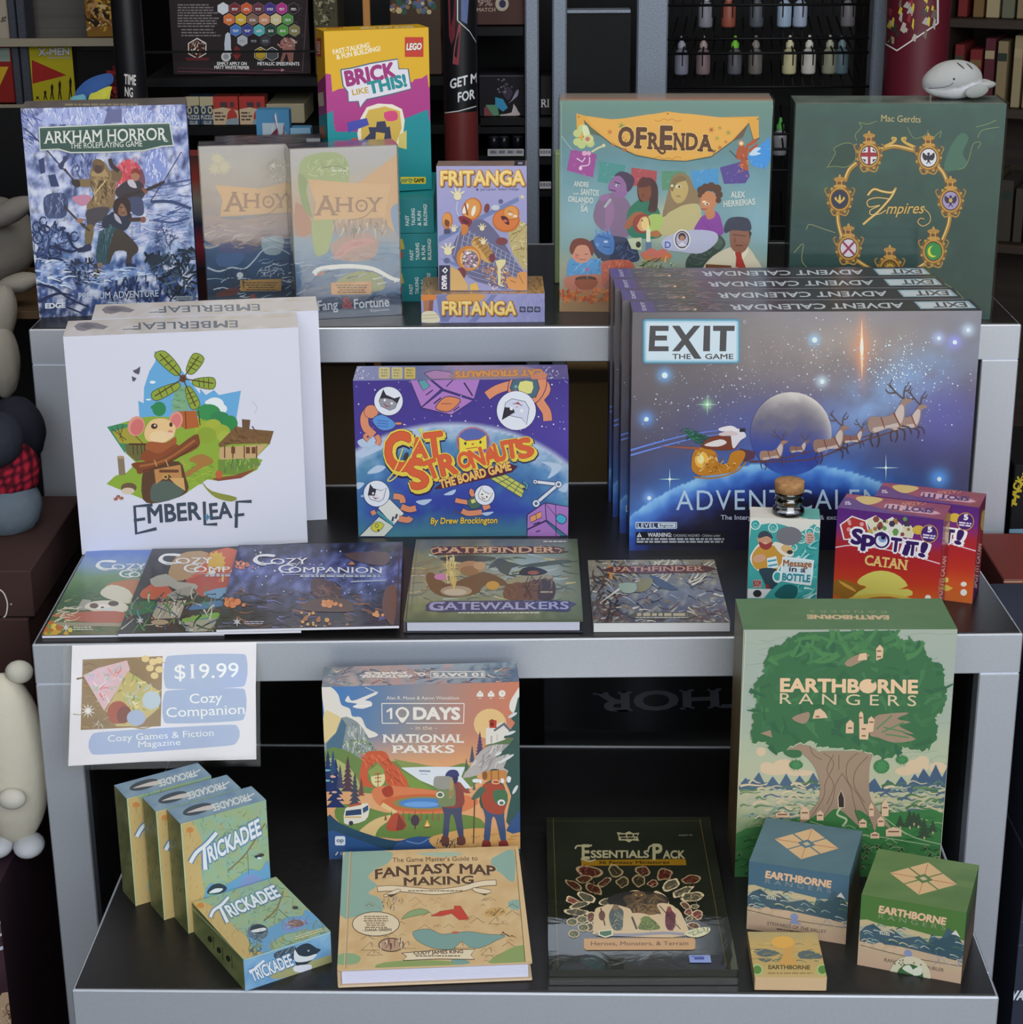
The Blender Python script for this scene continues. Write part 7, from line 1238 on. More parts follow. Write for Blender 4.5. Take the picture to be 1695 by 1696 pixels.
for P,c in (([(675,350),(755,292),(850,325),(870,400),(780,450),(700,450)],'#b83a3c'),([(845,320),(910,290),(970,330),(985,400),(900,425)],'#e0dcc0'),([(960,330),(1020,300),(1080,350),(1090,420),(1000,440)],'#e4e0d4'),([(1080,360),(1120,330),(1165,390),(1150,440),(1080,430)],'#dcd4b8')): p(P,'#f0ece4',0); p([(sum(q[0] for q in P) / len(P) + (x - sum(q[0] for q in P) / len(P)) * 0.9,sum(q[1] for q in P) / len(P) + (y - sum(q[1] for q in P) / len(P)) * 0.9) for x,y in P],c,0)
a.dots([(720,330),(850,440)],12,['#e0a09a','#7a2028','#e8e0d8'],8,16); a.dots([(870,310),(1140,420)],26,['#6a9a50','#a87a48','#4a3a54','#c8a860','#8a4a40'],7,17); e(1190,385,40,30,'#d8b448')
for c, w, d in (('#f4f0f4', 0.15, 0), ('#3a2060', 0.05, 0)):
 for ch,x0,x1,y,h in (('S',752,812,470,92),('p',822,896,482,96),('T',1006,1068,520,84),('i',1090,1112,540,92),('T',1116,1178,545,84),('!',1196,1222,552,88)): a.t(ch,x0,y,x1,y + 8,h,c,w)
 e(950, 452, 62 if w > 0.1 else 52, 62 if w > 0.1 else 52, c)
e(950,455,38,38,'#e8ecf4'); e(956,440,28,26,'#8aa4cc'); e(960,434,15,14,'#2a2040'); p([(900,420),(950,396),(1000,430),(950,425)],'#3a2060',3)
e(1260,410,58,60,'#d8a048'); e(1260,410,53,55,'#4a2a74'); a.t('5',1252,398,1276,398,34,'#f0e8f0',0.06); a.lines(1215,410,1305,2,16,10,'#e4d8ec',2,0.1,True,0.12)
a.t('CATAN', 838, 610, 1108, 645, 62, '#e8c478', 0.03, 0.07); e(1252, 825, 20, 16, '#e8e4d8'); e(1252, 880, 22, 22, '#e8e4d8')
a = Art(b,'top',SC); p = a.p; a.bg(lambda x,y: mixc('#8a3440','#a0485a',0.5 + nz(x,y,0.02)),16,5); p([(665,240),(720,170),(800,200),(1000,260),(1370,325)],'#5f2f78',2); p([(780,175),(850,165),(960,185),(880,220),(820,210)],'#d8bc70',3); a.t('CATAN',1240,198,1085,205,22,'#c8805a',0.03,0.06,up=(-0.25,1)); p([(970,225),(1020,215),(1310,265),(1290,285),(1000,250)],'#d8a8b0',2); a.t('SPOT IT!',1290,245,985,222,28,'#4a2060',0.05,up=(-0.3,1)); a.lines(710,200,750,2,12,8,'#d8c8d8',2)
a = Art(b,'right',SC); a.bg(lambda x,y: ramp(['#7a3458','#8a2c3c','#94282c','#8a2430','#5a2868'],(y - 260) / 620),4,20); a.e(1385,400,22,70,'#d8bc70',5); a.t('SPOT IT! CATAN',1340,850,1372,560,26,'#e0c4c4',0.05); a.l([(1370,325),(1310,950)],'#b04a58',6)
b.done('lid',GLOSS); q = b.M.inverted() @ at(1608.1,1005.8,ZM); b.copy('rear red and purple sunset card game box, half hidden by its twin',q.x - b.W,max(q.y + 0.007,b.D + 0.003),0)
# pirate bottle carton
b = G['msg']; b.body('#dcd8cc',0.0012); a = Art(b,'front',SC); p,e,l = a.p,a.e,a.l; a.bg(lambda x,y: ramp(['#dedad0','#d4d4cc','#d8dcd6'],(y - 300) / 500),4,8)
TQ = '#2f9a98'; p([(95,380),(110,340),(160,350),(240,340),(330,360),(420,400),(540,370),(520,830),(500,990),(70,960)],'#3fa09c',3)
for x,y,r in ((125,350,34),(240,370,32),(425,440,34),(345,465,26),(480,400,30),(375,500,24),(530,380,22)): e(x,y,r,r,'#dce8e4'); e(x,y,r - 6,r - 6,TQ); l([(x + (r - 12) * math.cos(t) * (1 - t / 9),y + (r - 12) * math.sin(t) * (1 - t / 9)) for t in [k * 0.6 for k in range(12)]],'#a8d8d0',4)
e(345,425,85,62,'#74747a'); e(480,440,34,40,'#c8a898'); a.lines(465,415,505,4,16,8,'#a06a68',2); a.dabs([(420,500),(530,460),(510,820),(330,820)],60,['#5fc0b8','#1f7a7c','#8fd8d0','#c8e8e4','#2a8a8c'],80,12,(-70,20))
p([(90,580),(110,520),(160,470),(250,480),(330,560),(290,620),(260,660),(140,650)],'#e8e4dc',3); p([(100,575),(120,520),(170,480),(250,490),(320,560),(280,620),(250,650),(130,640)],'#c8943c',3); e(185,445,48,46,'#c89478'); p([(145,440),(150,405),(190,390),(230,415),(235,445),(200,425)],'#3a4450',3); p([(150,460),(190,480),(235,460),(225,500),(190,515),(155,495)],'#9a3c3c',3); e(190,470,12,8,'#e0a888')
p([(200,570),(260,555),(275,630),(205,640)],'#dfe8e8'); l([(205,590),(262,580)],'#4aa0b4',12); l([(208,620),(268,610)],'#4aa0b4',12); e(150,570,44,26,'#d0a080',-10); p([(150,640),(260,640),(280,720),(220,780),(200,760),(170,700)],'#2f4450',3); l([(200,740),(210,790)],'#8a3434',22); e(270,690,34,40,'#dce8e4'); e(268,688,24,28,'#3aa0a0')
p([(240,470),(290,470),(370,520),(360,560),(290,540)],'#e4dccc',3); e(330,510,40,26,'#d8b078',20); e(350,530,20,14,'#3a3a40'); p([(250,800),(320,740),(400,760),(380,830),(280,830)],'#1f5f60',3)
p([(300,575),(320,560),(490,580),(505,600),(490,730),(465,745),(300,720),(285,690)],'#e4e8e8',2); p([(310,582),(325,572),(482,590),(494,605),(482,722),(460,732),(308,710),(298,690)],'#cfe0e4',2)
a.t('Message',306,620,490,628,40,'#9a5c30',0.035); a.t('in a',345,655,450,662,34,'#3a4450',0.03); a.t('BOTTLE',300,712,480,725,44,'#2f8a94',0.05)
a.r(110,710,165,760,'#c89c98'); a.t('BOOM',112,752,160,752,36,'#8a3434',0.05); p([(75,768),(230,770),(180,830),(72,830)],'#d8dad8'); e(137,800,28,24,'#2a2c30')
a = Art(b,'top',SC); a.bg(lambda x,y: mixc('#dcdacf','#cfcbc0',0.5 + nz(x,y,0.02)),6,3); a.p([(420,300),(440,235),(560,235),(550,330),(460,310)],'#5aa89c',3)
a = Art(b, 'right', SC); a.fill('#8fb4b0')
b.done('carton', SATIN)
GLASS = clear_mat('clear_glass', 0.03, 0.10, 0.08, (0.93, 0.95, 0.95), 40); CORK = flat_mat('cork', '#a87c50', 0.85, var=0.3, scale=160, bump=0.3)
x_, y_ = b.W * 0.55, b.D * 0.5; MT = Matrix.Translation((x_, y_, b.H)); gl = MB()
gl.lathe([(0.0,0.0002),(0.0185,0.0002),(0.0195,0.003),(0.0185,0.008),(0.0155,0.011),(0.0150,0.0145),(0.0172,0.0165),(0.0172,0.019),(0.0152,0.0205),(0.0150,0.0235),(0.0168,0.025),(0.0168,0.028),(0.0140,0.0285),(0.0138,0.010)],'#fff',32,MT); g_ = gl.build('bottle_neck',GLASS,b.root); g_['label'] = 'clear glass bottle neck'
ck = MB(); ck.lathe([(0.0,0.012),(0.0132,0.012),(0.0136,0.028),(0.0176,0.0285),(0.0178,0.040),(0.0165,0.0415),(0,0.0415)],'#a87c50',32,MT); c_ = ck.build('cork',CORK,g_); c_['label'] = 'brown cork'
# mountain cubes and the small tan box
CC = (1220, 1340, 4.036)
def cube_art(b, col, cold, ox, oy, k, sk, subtitle):
 b.body('#a8927a', 0.001); a = Art(b, 'front', CC); p, e, l = a.p, a.e, a.l
 M = lambda *P: [(ox + x * k, oy + y * k + x * k * sk) for x, y in P]
 a.bg(lambda x,y: ramp([cold,cold,'#8fa494','#c9b08c','#c4a88c','#c4a68c'],(y - oy - (x - ox) * sk) / (460 * k)),8,30); a.p(M((-20,-20),(700,-20),(700,190),(650,170),(600,185),(520,175),(420,190),(330,180),(200,185),(100,165),(-20,160)),cold)
 R_ = random.Random(3); p(M((-10, 160), (40, 150), (150, 170), (330, 165), (480, 180), (690, 175), (690, 210), (-10, 200)), '#c4b48c')
 p(M((-10,240),(30,195),(80,170),(150,215),(200,180),(280,230),(380,200),(440,230),(460,170),(520,200),(570,110),(620,150),(690,220),(690,330),(-10,300)),'#475f6c'); p(M((420,260),(500,190),(560,180),(620,120),(690,250),(690,340),(400,280)),'#3b5660'); p(M((590,150),(620,118),(650,160),(620,150)),'#d8d4c8')
 for _ in range(60): x,y = R_.uniform(0,670),R_.uniform(170,340); l(M((x,y),(x + 24,y - R_.uniform(0,16)),(x + 60,y + R_.uniform(-6,10))),R_.choice(('#cfc0a0','#5f8a7a','#8aa49c','#2f4a5c','#b8c0b8','#4f7a50')),[8 * k,3 * k],3)
 for x in range(120, 180, 14): p(M((x, 230), (x + 6, 205), (x + 12, 232)), '#c8c4b0')
 p(M((-10, 320), (200, 290), (420, 300), (690, 330), (690, 400), (-10, 350)), '#c4ab8c', 3)
 for x, y, r in ((120, 310, 34), (190, 320, 28), (250, 315, 36), (40, 325, 24)): e(*M((x, y))[0], r * k, r * 0.7 * k, '#d0b494')
 l(M((-5,325),(250,345),(420,350),(690,348)),'#4a4440',4 * k,3); p(M((270,375),(290,350),(280,320),(310,300),(335,320),(330,350),(355,370),(300,372)),'#8a94b8',3); a.dabs(M((430,310),(690,300),(690,350),(440,345)),14,['#8a90a0','#c8b8a4','#a8a4a0'],70 * k,6)
 x0,x1 = M((115,90))[0],M((550,95))[0]; a.t('EARTHBORNE',x0[0],x0[1],x1[0],x1[1],44 * k,'#e4bc98',0.05); x0,x1 = M((112,128))[0],M((550,130))[0]; a.t('RANGERS',x0[0],x0[1],x1[0],x1[1],30 * k,mixc(cold,'#c8c4b0',0.35),0.0,sp=1.6)
 x0,x1 = M((subtitle[1],405))[0],M((subtitle[2],405))[0]; a.t(subtitle[0],x0[0],x0[1],x1[0],x1[1],22 * k,'#5f5048',0.005); x0 = M((190,418))[0]; a.lines(x0[0],x0[1],x0[0] + 240 * k,1,8,9 * k,'#6a5a50',2,0.02,False,sk) if subtitle[3] else None
 a = Art(b, 'right', 'uv'); a.bg(lambda x, y: ramp([cold, '#4a4a40', '#6a5a4a', '#6f5c4c'], y / 100), 3, 8)
def emblem(a, T, dk):
 for q in (((0, 0.5), (0.33, 0.17), (0.46, 0.34), (0.2, 0.56)),): pass
 K = lambda *P: [T(u, v) for u, v in P]
 for P in ([(0.02,0.02),(0.48,0.02),(0.48,0.36),(0.36,0.36),(0.36,0.48),(0.02,0.48)],[(0.98,0.02),(0.52,0.02),(0.52,0.36),(0.64,0.36),(0.64,0.48),(0.98,0.48)],[(0.02,0.98),(0.48,0.98),(0.48,0.64),(0.36,0.64),(0.36,0.52),(0.02,0.52)],[(0.98,0.98),(0.52,0.98),(0.52,0.64),(0.64,0.64),(0.64,0.52),(0.98,0.52)]): a.p(K(*P),'#d4b084')
 a.p(K((0.44, 0.44), (0.56, 0.44), (0.56, 0.56), (0.44, 0.56)), '#c8b494')
 for P in (((0.04,0.04),(0.36,0.36)),((0.96,0.04),(0.64,0.36)),((0.04,0.96),(0.36,0.64)),((0.96,0.96),(0.64,0.64))): a.l(K(*P),'#b87a54',5)
def quad(A, B, C, D): return lambda u, v: tuple(A[i] * (1 - u) * (1 - v) + B[i] * u * (1 - v) + C[i] * u * v + D[i] * (1 - u) * v for i in (0, 1))
b = G['cube']; cube_art(b,'#4f6f7a','#4a6c80',80,350,1.0,0.145,('STEWARDS OF THE VALLEY',125,520,1)); a = Art(b,'top',CC); a.bg(lambda x,y: mixc('#4c6b76','#587682',0.5 + nz(x,y,0.01)),6,6); emblem(a,quad((248,200),(508,126),(693,265),(432,340)),'#3f5c66'); b.done('carton',SATIN)
b = G['cube2']; cube_art(b,'#58763f','#50793c',835,578,1.02,0.175,('RANGER CARD DOUBLER',150,540,0)); a = Art(b,'top',CC); a.bg(lambda x,y: mixc('#587544','#647f4c',0.5 + nz(x * 0.3,y * 2,0.01)),6,8); emblem(a,quad((1018,425),(1285,352),(1485,505),(1220,578)),'#4a6438')
a = Art(b,'front',CC); a.k = 500; a.e(1160,1120,140,140,'#d4ccb0'); a.e(1160,1125,92,92,'#3f6a3c'); a.p([(1110,1060),(1160,1040),(1190,1100),(1150,1090)],'#d8dcc8',3); a.p([(1170,1080),(1230,1050),(1240,1100),(1190,1110)],'#d8dcc8',3); a.dots([(1060,1005),(1280,1040)],10,['#6a7a54'],5,7); b.done('carton',SATIN)
b = G['tan']; b.body('#cfb088',0.0008); a = Art(b,'top',CC); p,e,l = a.p,a.e,a.l; a.bg(lambda x,y: ramp(['#b0a070','#c8a868','#c0a468','#c8b078'],(y - 820) / 300 + 0.1 * nz(x,y,0.02)),14,14)
for P in ([(120,940),(200,935),(295,965),(200,990),(130,970)],[(415,960),(480,945),(560,970),(570,1000),(430,1000)],[(140,1000),(240,1000),(200,1025)]): p(P,'#5f6a6c',2)
a.dabs([(90,900),(560,900),(590,1030),(110,1030)],40,['#8a8c5c','#d0b878','#6f7a68','#b89c5c'],60,8,(-15,15)); p([(290,1040),(320,960),(300,920),(350,900),(390,930),(370,970),(410,1040)],'#cfa058',3); e(310,890,78,40,'#e0ac54')
a.t('EARTHBORNE', 215, 1070, 492, 1072, 26, '#6a5a30', 0.04); a.lines(210, 1092, 520, 1, 10, 12, '#a88c58', 2, 0.02)
for x in (140, 575): e(x, 1075, 40, 40, '#b0c080'); e(x, 1075, 28, 28, '#5f8a44')
b.done('carton', SATIN)
# ---------------------------------------------------------------- the laminated price sign hanging from the middle table
class Sheet(Box):
 def __init__(s, M, w, h): s.M = M; s.W = w; s.H = h; s.D = 0.001; s.mb = MB()
A_, B_ = at(106, 1067, ZM + 0.001), at(431, 1061, ZM + 0.001); A_.y -= 0.004; B_.y -= 0.004
X_ = (B_ - A_).normalized(); th = math.radians(24); D_ = Vector((0,-math.sin(th),-math.cos(th))); D_ = (D_ - X_ * D_.dot(X_)).normalized(); N_ = X_.cross(-D_)
n_ = -D_.cross(X_); r_ = ray(98, 1276); t_ = (A_ - EYE).dot(n_) / r_.dot(n_); L_ = (EYE + r_ * t_ - A_).dot(D_)
O_ = A_ + D_ * L_; Yv = X_.cross(D_) * -1; Yv = (-D_).cross(X_) if False else Yv
Yv = (-D_).cross(X_)                                       # away from the viewer
M_ = Matrix(((X_.x, Yv.x, -D_.x, O_.x), (X_.y, Yv.y, -D_.y, O_.y), (X_.z, Yv.z, -D_.z, O_.z), (0, 0, 0, 1)))
S = Sheet(M_, (B_ - A_).length, L_)
sg = tag(empty('price_sign', M_), 'laminated white and blue price sign hanging from the middle table edge', 'sign')
S.mb.box((0.010, 0.0004, 0.008), (S.W - 0.005, 0.0010, S.H - 0.001), '#dcdae4')
a = Art(S, 'front', (0, 840, 3.942)); p, e, l = a.p, a.e, a.l
p([(472, 880), (1675, 868), (1664, 1622), (446, 1690)], '#e2e0ea')
def rr(P, c): p([(P[i][0] * 0.86 + P[(i + d) % 4][0] * 0.14, P[i][1] * 0.86 + P[(i + d) % 4][1] * 0.14) for i in range(4) for d in (3, 1)], c, 3)
rr([(1080,968),(1612,955),(1605,1175),(1075,1190)],'#a4b4d6'); rr([(1072,1195),(1605,1180),(1598,1395),(1066,1415)],'#a0b2d6'); rr([(598,1470),(1555,1415),(1545,1555),(590,1622)],'#a4b4d8')
p([(540,995),(1062,972),(1050,1430),(527,1455)],'#8f744c'); a.dabs([(540,995),(1062,975),(1050,1430),(530,1450)],40,['#7a5f3c','#a88c5c','#94784c'],90,12,(-10,10))
p([(545,1100),(640,1050),(830,1000),(850,1060),(680,1330)],'#d8b8c0'); a.dabs([(560,1100),(820,1030),(680,1310)],40,['#e0a0a0','#c8b0d0','#e8d0d4','#a8c0b0','#d88a8a'],50,14); p([(690,1330),(835,1070),(1040,1200),(1040,1310),(900,1430),(760,1430)],'#c4b474'); a.dabs([(780,1200),(840,1080),(1030,1200),(1020,1320),(860,1360)],50,['#a8b464','#d8c878','#b8c4cc','#7a8a48','#e0d8a8'],50,14); e(770,1340,70,76,'#a44c34',20); e(810,1355,46,60,'#7a3828',20); e(890,1375,62,52,'#a4b4d4'); e(990,1260,60,60,'#b8c8d8')
for x, y in ((950, 990), (1000, 1010), (1040, 1060), (980, 1050), (1010, 1100), (1040, 1000)): e(x, y, 26, 22, '#e0c88c')
a.star(575, 1330, 52, 14, 10, '#e8e6e8'); a.dabs([(600, 1380), (700, 1380), (690, 1440), (600, 1440)], 14, ['#d0c8b8', '#6a5438'], 60, 4)
WT2 = '#eef0f6'
a.t('$19.99',1142,1122,1560,1108,92,WT2,0.008,0.05); a.t('Cozy',1240,1282,1452,1272,62,WT2,0.004,0.05); a.t('Companion',1088,1372,1598,1348,62,WT2,0.004,0.05); a.t('Cozy Games & Fiction',706,1532,1396,1492,42,WT2,0.002,0.05); a.t('Magazine',905,1568,1180,1552,38,WT2,0.002,0.05)
S.mb.build('paper', SATIN, sg)
LAMI = clear_mat('laminate_film', 0.14, 0.0, 0.25, (0.98, 0.97, 0.93), 9, 0.45); m = MB(); K = 10
for i in range(K):
 for j in range(6):
  f = lambda u, v: (S.W * u / K, -0.0012 - 0.0016 * math.sin(u * 0.9) * math.sin(v * 1.1), S.H * v / 6)
  m.poly([f(i, j), f(i + 1, j), f(i + 1, j + 1), f(i, j + 1)], (1, 1, 1), True)
m.build('laminate_pouch', LAMI, sg)
# ---------------------------------------------------------------- grey dolphin on the dark green box
FUR = print_mat('plush_fur', 0.9, 0.1, 0, 0.35)
q = G['emp']; c0 = q.M @ Vector((q.W * 0.775, q.D * 0.5, q.H + 0.0012)); MD = Matrix.Translation(c0) @ Matrix.Rotation(math.radians(8), 4, 'Z')
dl = tag(empty('plush_dolphin', MD), 'small grey dolphin plush resting on the dark green box', 'plush toy')
m = MB()
def fd(d): return 0.22 * max(0, -d.x) ** 3 * max(0, 0.55 - d.z) - 0.10 * max(0, d.x) ** 2
m.ball((0,0,0.0262),(0.041,0.030,0.0262),lambda p_: mixc('#e2e3ea','#a6a8a8',(p_.z - 0.0185 - 0.004 * math.sin(p_.x * 60) - 0.10 * max(0,p_.x)) * 500),48,None,fd)
m.build('body', FUR, dl)
for s_ in (-1, 1):
 m = MB(); m.ball((0.020,s_ * 0.030 if s_ > 0 else -0.031,0.0135),(0.017,0.004,0.0085),'#969a98',16,Matrix.Rotation(-0.18,4,'Y')); m.build('flipper',FUR,dl)
 m = MB(); m.ball((-0.012, s_ * 0.0265, 0.0300), 0.0024, '#101010', 12); m.build('eye', GLOSS, dl)
m = MB(); m.ball((0.040,-0.010,0.019),(0.019,0.008,0.0055),'#a8aaa8',16,Matrix.Rotation(0.5,4,'Z')); m.ball((0.040,0.012,0.020),(0.017,0.008,0.005),'#a0a2a0',16,Matrix.Rotation(-0.5,4,'Z')); m.build('tail',FUR,dl)
def onb(x, z):                                             # point on the near flank of the body
 x0 = x / 0.041; z0 = (z - 0.0262) / 0.0262; y0 = -math.sqrt(max(0.0,1 - x0 * x0 - z0 * z0)); d = Vector((x0,y0,z0)); k = 1.02 + fd(d); return (x0 * 0.041 * k,y0 * 0.030 * k,0.0262 + z0 * 0.0262 * k)
m = MB(); m.tube([onb(x,z) for x,z in ((-0.036,0.018),(-0.030,0.0185),(-0.022,0.020),(-0.016,0.0225),(-0.013,0.0255))],0.0006,'#6a6c78',6); m.build('mouth_seam',FUR,dl)
for x in (-0.004, 0.009):
 m = MB(); m.tube([onb(x + k * 0.0022,0.0495 - k * 0.0022 - (x > 0) * 0.001) for k in range(4)],[0.0006,0.0011,0.0011,0.0005],'#5f5550',6); s_ = m.build('stripe',FUR,dl)
# ---------------------------------------------------------------- goods and racks beyond the tables
def up(name, label, cat, x0, y0, x1, y1, Y, d, col, mat=DIM, group=None, z=None, part='carton', art=None, xl=None):
 A, C, T = aty(x0, y1, Y), aty(x1, y1, Y), aty((x0 + x1) / 2, y0, Y)
 A.x = A.x if xl is None else xl
 b = Box.__new__(Box); z = A.z if z is None else z; b.M = Matrix.Translation((A.x,Y,z)); b.W = C.x - A.x; b.H = T.z - z; b.D = d; b.mb = MB(); b.name = name
 b.root = None; b.body(col, 0.0015)
 if art: art(b)
 b.root = b.mb.build(name, mat, None, b.M); tag(b.root, label, cat, group); return b
def ft(b, crop): return Art(b, 'front', crop)
BLK = flat_mat('black_shelf_metal','#0c0c0e',0.55,spec=0.2,var=0.2,scale=60); POST = flat_mat('speckled_grey_metal','#7f8896',0.5,metal=0.3,var=0.25,scale=400); WOOD = flat_mat('dark_shelf_wood','#33261c',0.6,var=0.4,scale=6,stretch=(0.4,6,8))
def zpx(y, Y, x=848): return aty(x, y, Y).z
def xpx(x, y, Y): return aty(x, y, Y).x
# grey shop rack with perforated posts
YR = 3.55; rk = tag(empty('shop_rack', Matrix.Translation((0, YR, 0))), 'tall grey steel rack with black shelves behind the top table', 'rack')
for x0, x1 in ((870, 893), (915, 939), (1054, 1105), (1441, 1469)):
 m = MB(); m.box((xpx(x0, 150, YR), 0, 0), (xpx(x1, 150, YR), 0.05, 2.35), bev=0.003); m.build('post', POST, rk)
for y0,xa,xb,nm in ((126,238,735,'shelf'),(207,238,870,'shelf'),(44,735,868,'shelf'),(259,790,915,'shelf'),(196,795,915,'shelf'),(312,790,915,'shelf')):
 m = MB(); z_ = zpx(y0, YR); m.box((xpx(xa, y0, YR), 0.01, z_ - 0.018), (xpx(xb, y0, YR), 0.36, z_ - 0.001), bev=0.001); m.build(nm, BLK, rk)
m = MB(); m.box((xpx(240, 82, YR), 0.0, zpx(83, YR) - 0.002), (xpx(540, 82, YR), 0.004, zpx(83, YR) + 0.002)); m.build('wire_rail', BLK, rk)
m = MB(); m.box((xpx(940, 90, YR), 0.012, zpx(420, YR)), (xpx(1045, 90, YR), 0.05, zpx(22, YR)), '#15161c'); m.build('back_panel', BLK, rk)
m = MB(); m.box((xpx(940, 22, YR), 0.008, zpx(23, YR)), (xpx(1045, 22, YR), 0.05, zpx(18, YR)), '#3f4248'); m.build('panel_trim', POST, rk)
m = MB(); m.box((xpx(238, 100, YR), 0.37, 0.0), (xpx(1469, 100, YR), 0.39, 2.35)); m.build('back_board', BLK, rk)
for y0 in (11, 67, 91, 147, 225, 250, 285, 378, 402):
 m = MB(); z_ = zpx(y0, YR); xa, xb = xpx(1106, y0, YR), xpx(1440, y0, YR)
 m.tube([(xa, 0.004, z_), (xb, 0.004, z_)], 0.0028, n=6)
 for k in range(20):
  x = xa + (xb - xa) * (k + 0.5) / 20; m.tube([(x, 0.004, z_), (x + 0.03, 0.30, z_ + 0.012 if y0 != 91 else z_)], 0.0018, n=5, cap=False)
  if y0 in (11, 91): m.tube([(x, 0.003, z_), (x, 0.003, z_ - 0.022)], 0.0012, n=4, cap=False)
 m.build('wire_shelf', BLK, rk)
# bottles in the wire rack
def bottle(x, y, col, cap, k):
 P = aty(x, y, YR + 0.12); zs = [zpx(v, YR) for v in (67, 147, 285)]; z_ = max([v for v in zs if v <= P.z + 0.012] or [zs[-1]]) + 0.010
 o = tag(empty('paint_bottle', Matrix.Translation((P.x, P.y, z_))), None, 'bottle', 'paint bottles in the wire rack')
 m = MB(); m.lathe([(0,0),(0.0125,0),(0.0135,0.003),(0.0135,0.036),(0.010,0.043),(0.0065,0.046),(0.006,0.048)],col,16); m.build('body',SATIN,o)
 m = MB(); m.lathe([(0.0075, 0.048), (0.0075, 0.056), (0.004, 0.060), (0.0025, 0.070), (0, 0.0705)], cap, 12); m.build('cap', SATIN, o); return o
BT = [(1168,62,'#8a8a94','#c0c0c8','silver grey bottle at upper left of the wire rack'),(1298,62,'#9fb4cc','#b4c4d8','pale blue bottle high in the wire rack'),(1324,62,'#a4b0c8','#e0e0e4','whitish blue bottle beside the pale blue one'),(1403,62,'#7f7b80','#9a9498','grey bottle high at right of the wire rack'),(1206,62,'#9a5444','#c89080','red brown bottle in the wire rack above the teal box'),(1252,62,'#565c64','#70767c','dark grey bottle right of the red brown one'),
 (1128,140,'#8a8c9c','#a4a6b4','grey violet bottle low beside the grey post'),(1164,140,'#8c7678','#b09a98','mauve bottle low in the wire rack'),(1306,140,'#cfc79c','#d8d0a8','cream yellow bottle low in the wire rack'),(1338,140,'#d4d0c8','#e0dcd4','off white bottle right of the cream one'),(1372,140,'#a0a088','#b8b8a0','olive bottle low at right of the wire rack'),(1216,140,'#64646c','#7ac83c','dark bottle with lime green cap'),(1250,140,'#76706c','#8a8480','taupe bottle beside the lime capped one'),(1392,140,'#68808a','#7a929c','blue grey bottle at lower right of the wire rack'),(1290,283,'#9a9aa0','#58b050','grey bottle seen between the two big boxes')]
for k, (x, y, c, cc, lb) in enumerate(BT): bottle(x, y, c, cc, k)['label'] = lb
# paint set display card
def a_(b):
 a = ft(b,(200,0,4.985)); p,e,l = a.p,a.e,a.l; a.fill('#2e2628'); l([(470,560),(1480,590)],'#5a3440',6); l([(470,590),(1480,615)],'#6a3a48',8); l([(1540,0),(1500,600)],'#5a4448',8); a.dabs([(1440,0),(1540,0),(1520,300),(1450,300)],30,['#4a3a40','#6a5a5c','#3a2c30'],40,6)
 HX = ['#d4dae0','#7a3438','#d0603c','#6a3a48','#4a3a8c','#b83c90','#2e2628','#d8743c','#d8b030','#8a6a5c','#d8946c','#d8cc98','#5a9a4c','#4a7ac0','#3f4a94','#58b4b8','#2c4a3c','#58a04c','#8a8458']
 def hexa(x,y,r,c,f=True): P = [(x + r * math.sin(t),y - r * math.cos(t)) for t in [k * 1.0472 for k in range(6)]]; p(P,c) if f else l(P + [P[0]],c,6)
 for i, c in enumerate(HX):
  r = 0 if i < 7 else (1 if i < 13 else 2); k = i - (0,7,13)[r]; x = (845,895,950)[r] + k * 97; y = 70 + r * 90; hexa(x,y,52,mixc(c,'#ffffff',0.12)); hexa(x,y,47,c); a.lines(x - 26,y - 4,x + 26,2,12,7,'#e4e0e0',i,0.3,True)
 for x,c in ((1005,'#b4b8c0'),(1100,'#2a2426'),(1195,'#3f4248')): hexa(x,335,48,c); a.lines(x - 26,330,x + 26,2,12,7,'#9a98a0',3,0.3,True)
 hexa(632,400,88,'#e0d8d0'); hexa(632,400,78,'#4a2c24'); a.dabs([(580,350),(690,350),(680,450),(590,450)],24,['#e8e0d8','#8a5438','#2a1c1a','#b0a090'],36,12); p([(530,475),(740,475),(720,500),(550,500)],'#6a2c30')
 p([(865,285),(905,280),(910,400),(920,440),(860,440)],'#c4ccd8',2); p([(935,410),(955,380),(985,410),(990,440),(940,445)],'#7a2c30',2); e(870,468,40,40,'#dcdcdc'); e(870,468,24,24,'#a0a4a8'); p([(920,450),(995,450),(960,500)],'#8a3438')
 hexa(1155, 445, 56, '#e0d8b0', False); hexa(1155, 445, 46, '#c4a838'); hexa(1250, 445, 56, '#d8d8d8', False); hexa(1250, 445, 46, '#5a5c60')
 p([(1320,340),(1380,310),(1440,360),(1430,420),(1420,510),(1390,510),(1370,440),(1340,510),(1320,500),(1340,420)],'#9a6a60',3); a.dabs([(1270,310),(1460,310),(1440,400),(1330,400)],20,['#b48078','#c8c0b8','#7a4a44'],50,10)
 a.t('SIMPLY APPLY ON',795,538,1040,538,26,'#e4e4e4',0.03); a.t('MATT WHITE PRIMER',775,568,1062,572,26,'#e4e4e4',0.03); a.t('METALLIC SPEEDPAINTS',1130,538,1475,540,26,'#e4e4e4',0.03); a.lines(470,35,830,9,22,11,'#7f787a',2,0.3); a.lines(500,240,830,3,24,11,'#7f787a',5,0.3); l([(1180,578),(1350,578)],'#a05a68',6); p([(1325,565),(1355,578),(1325,592)],'#c08090')
b = up('paint_set','black paint set box with rows of coloured hexagons','paint set',288,-60,515,125,YR + 0.05,0.08,'#2a2426',z=zpx(126,YR) + 0.0005,art=a_)
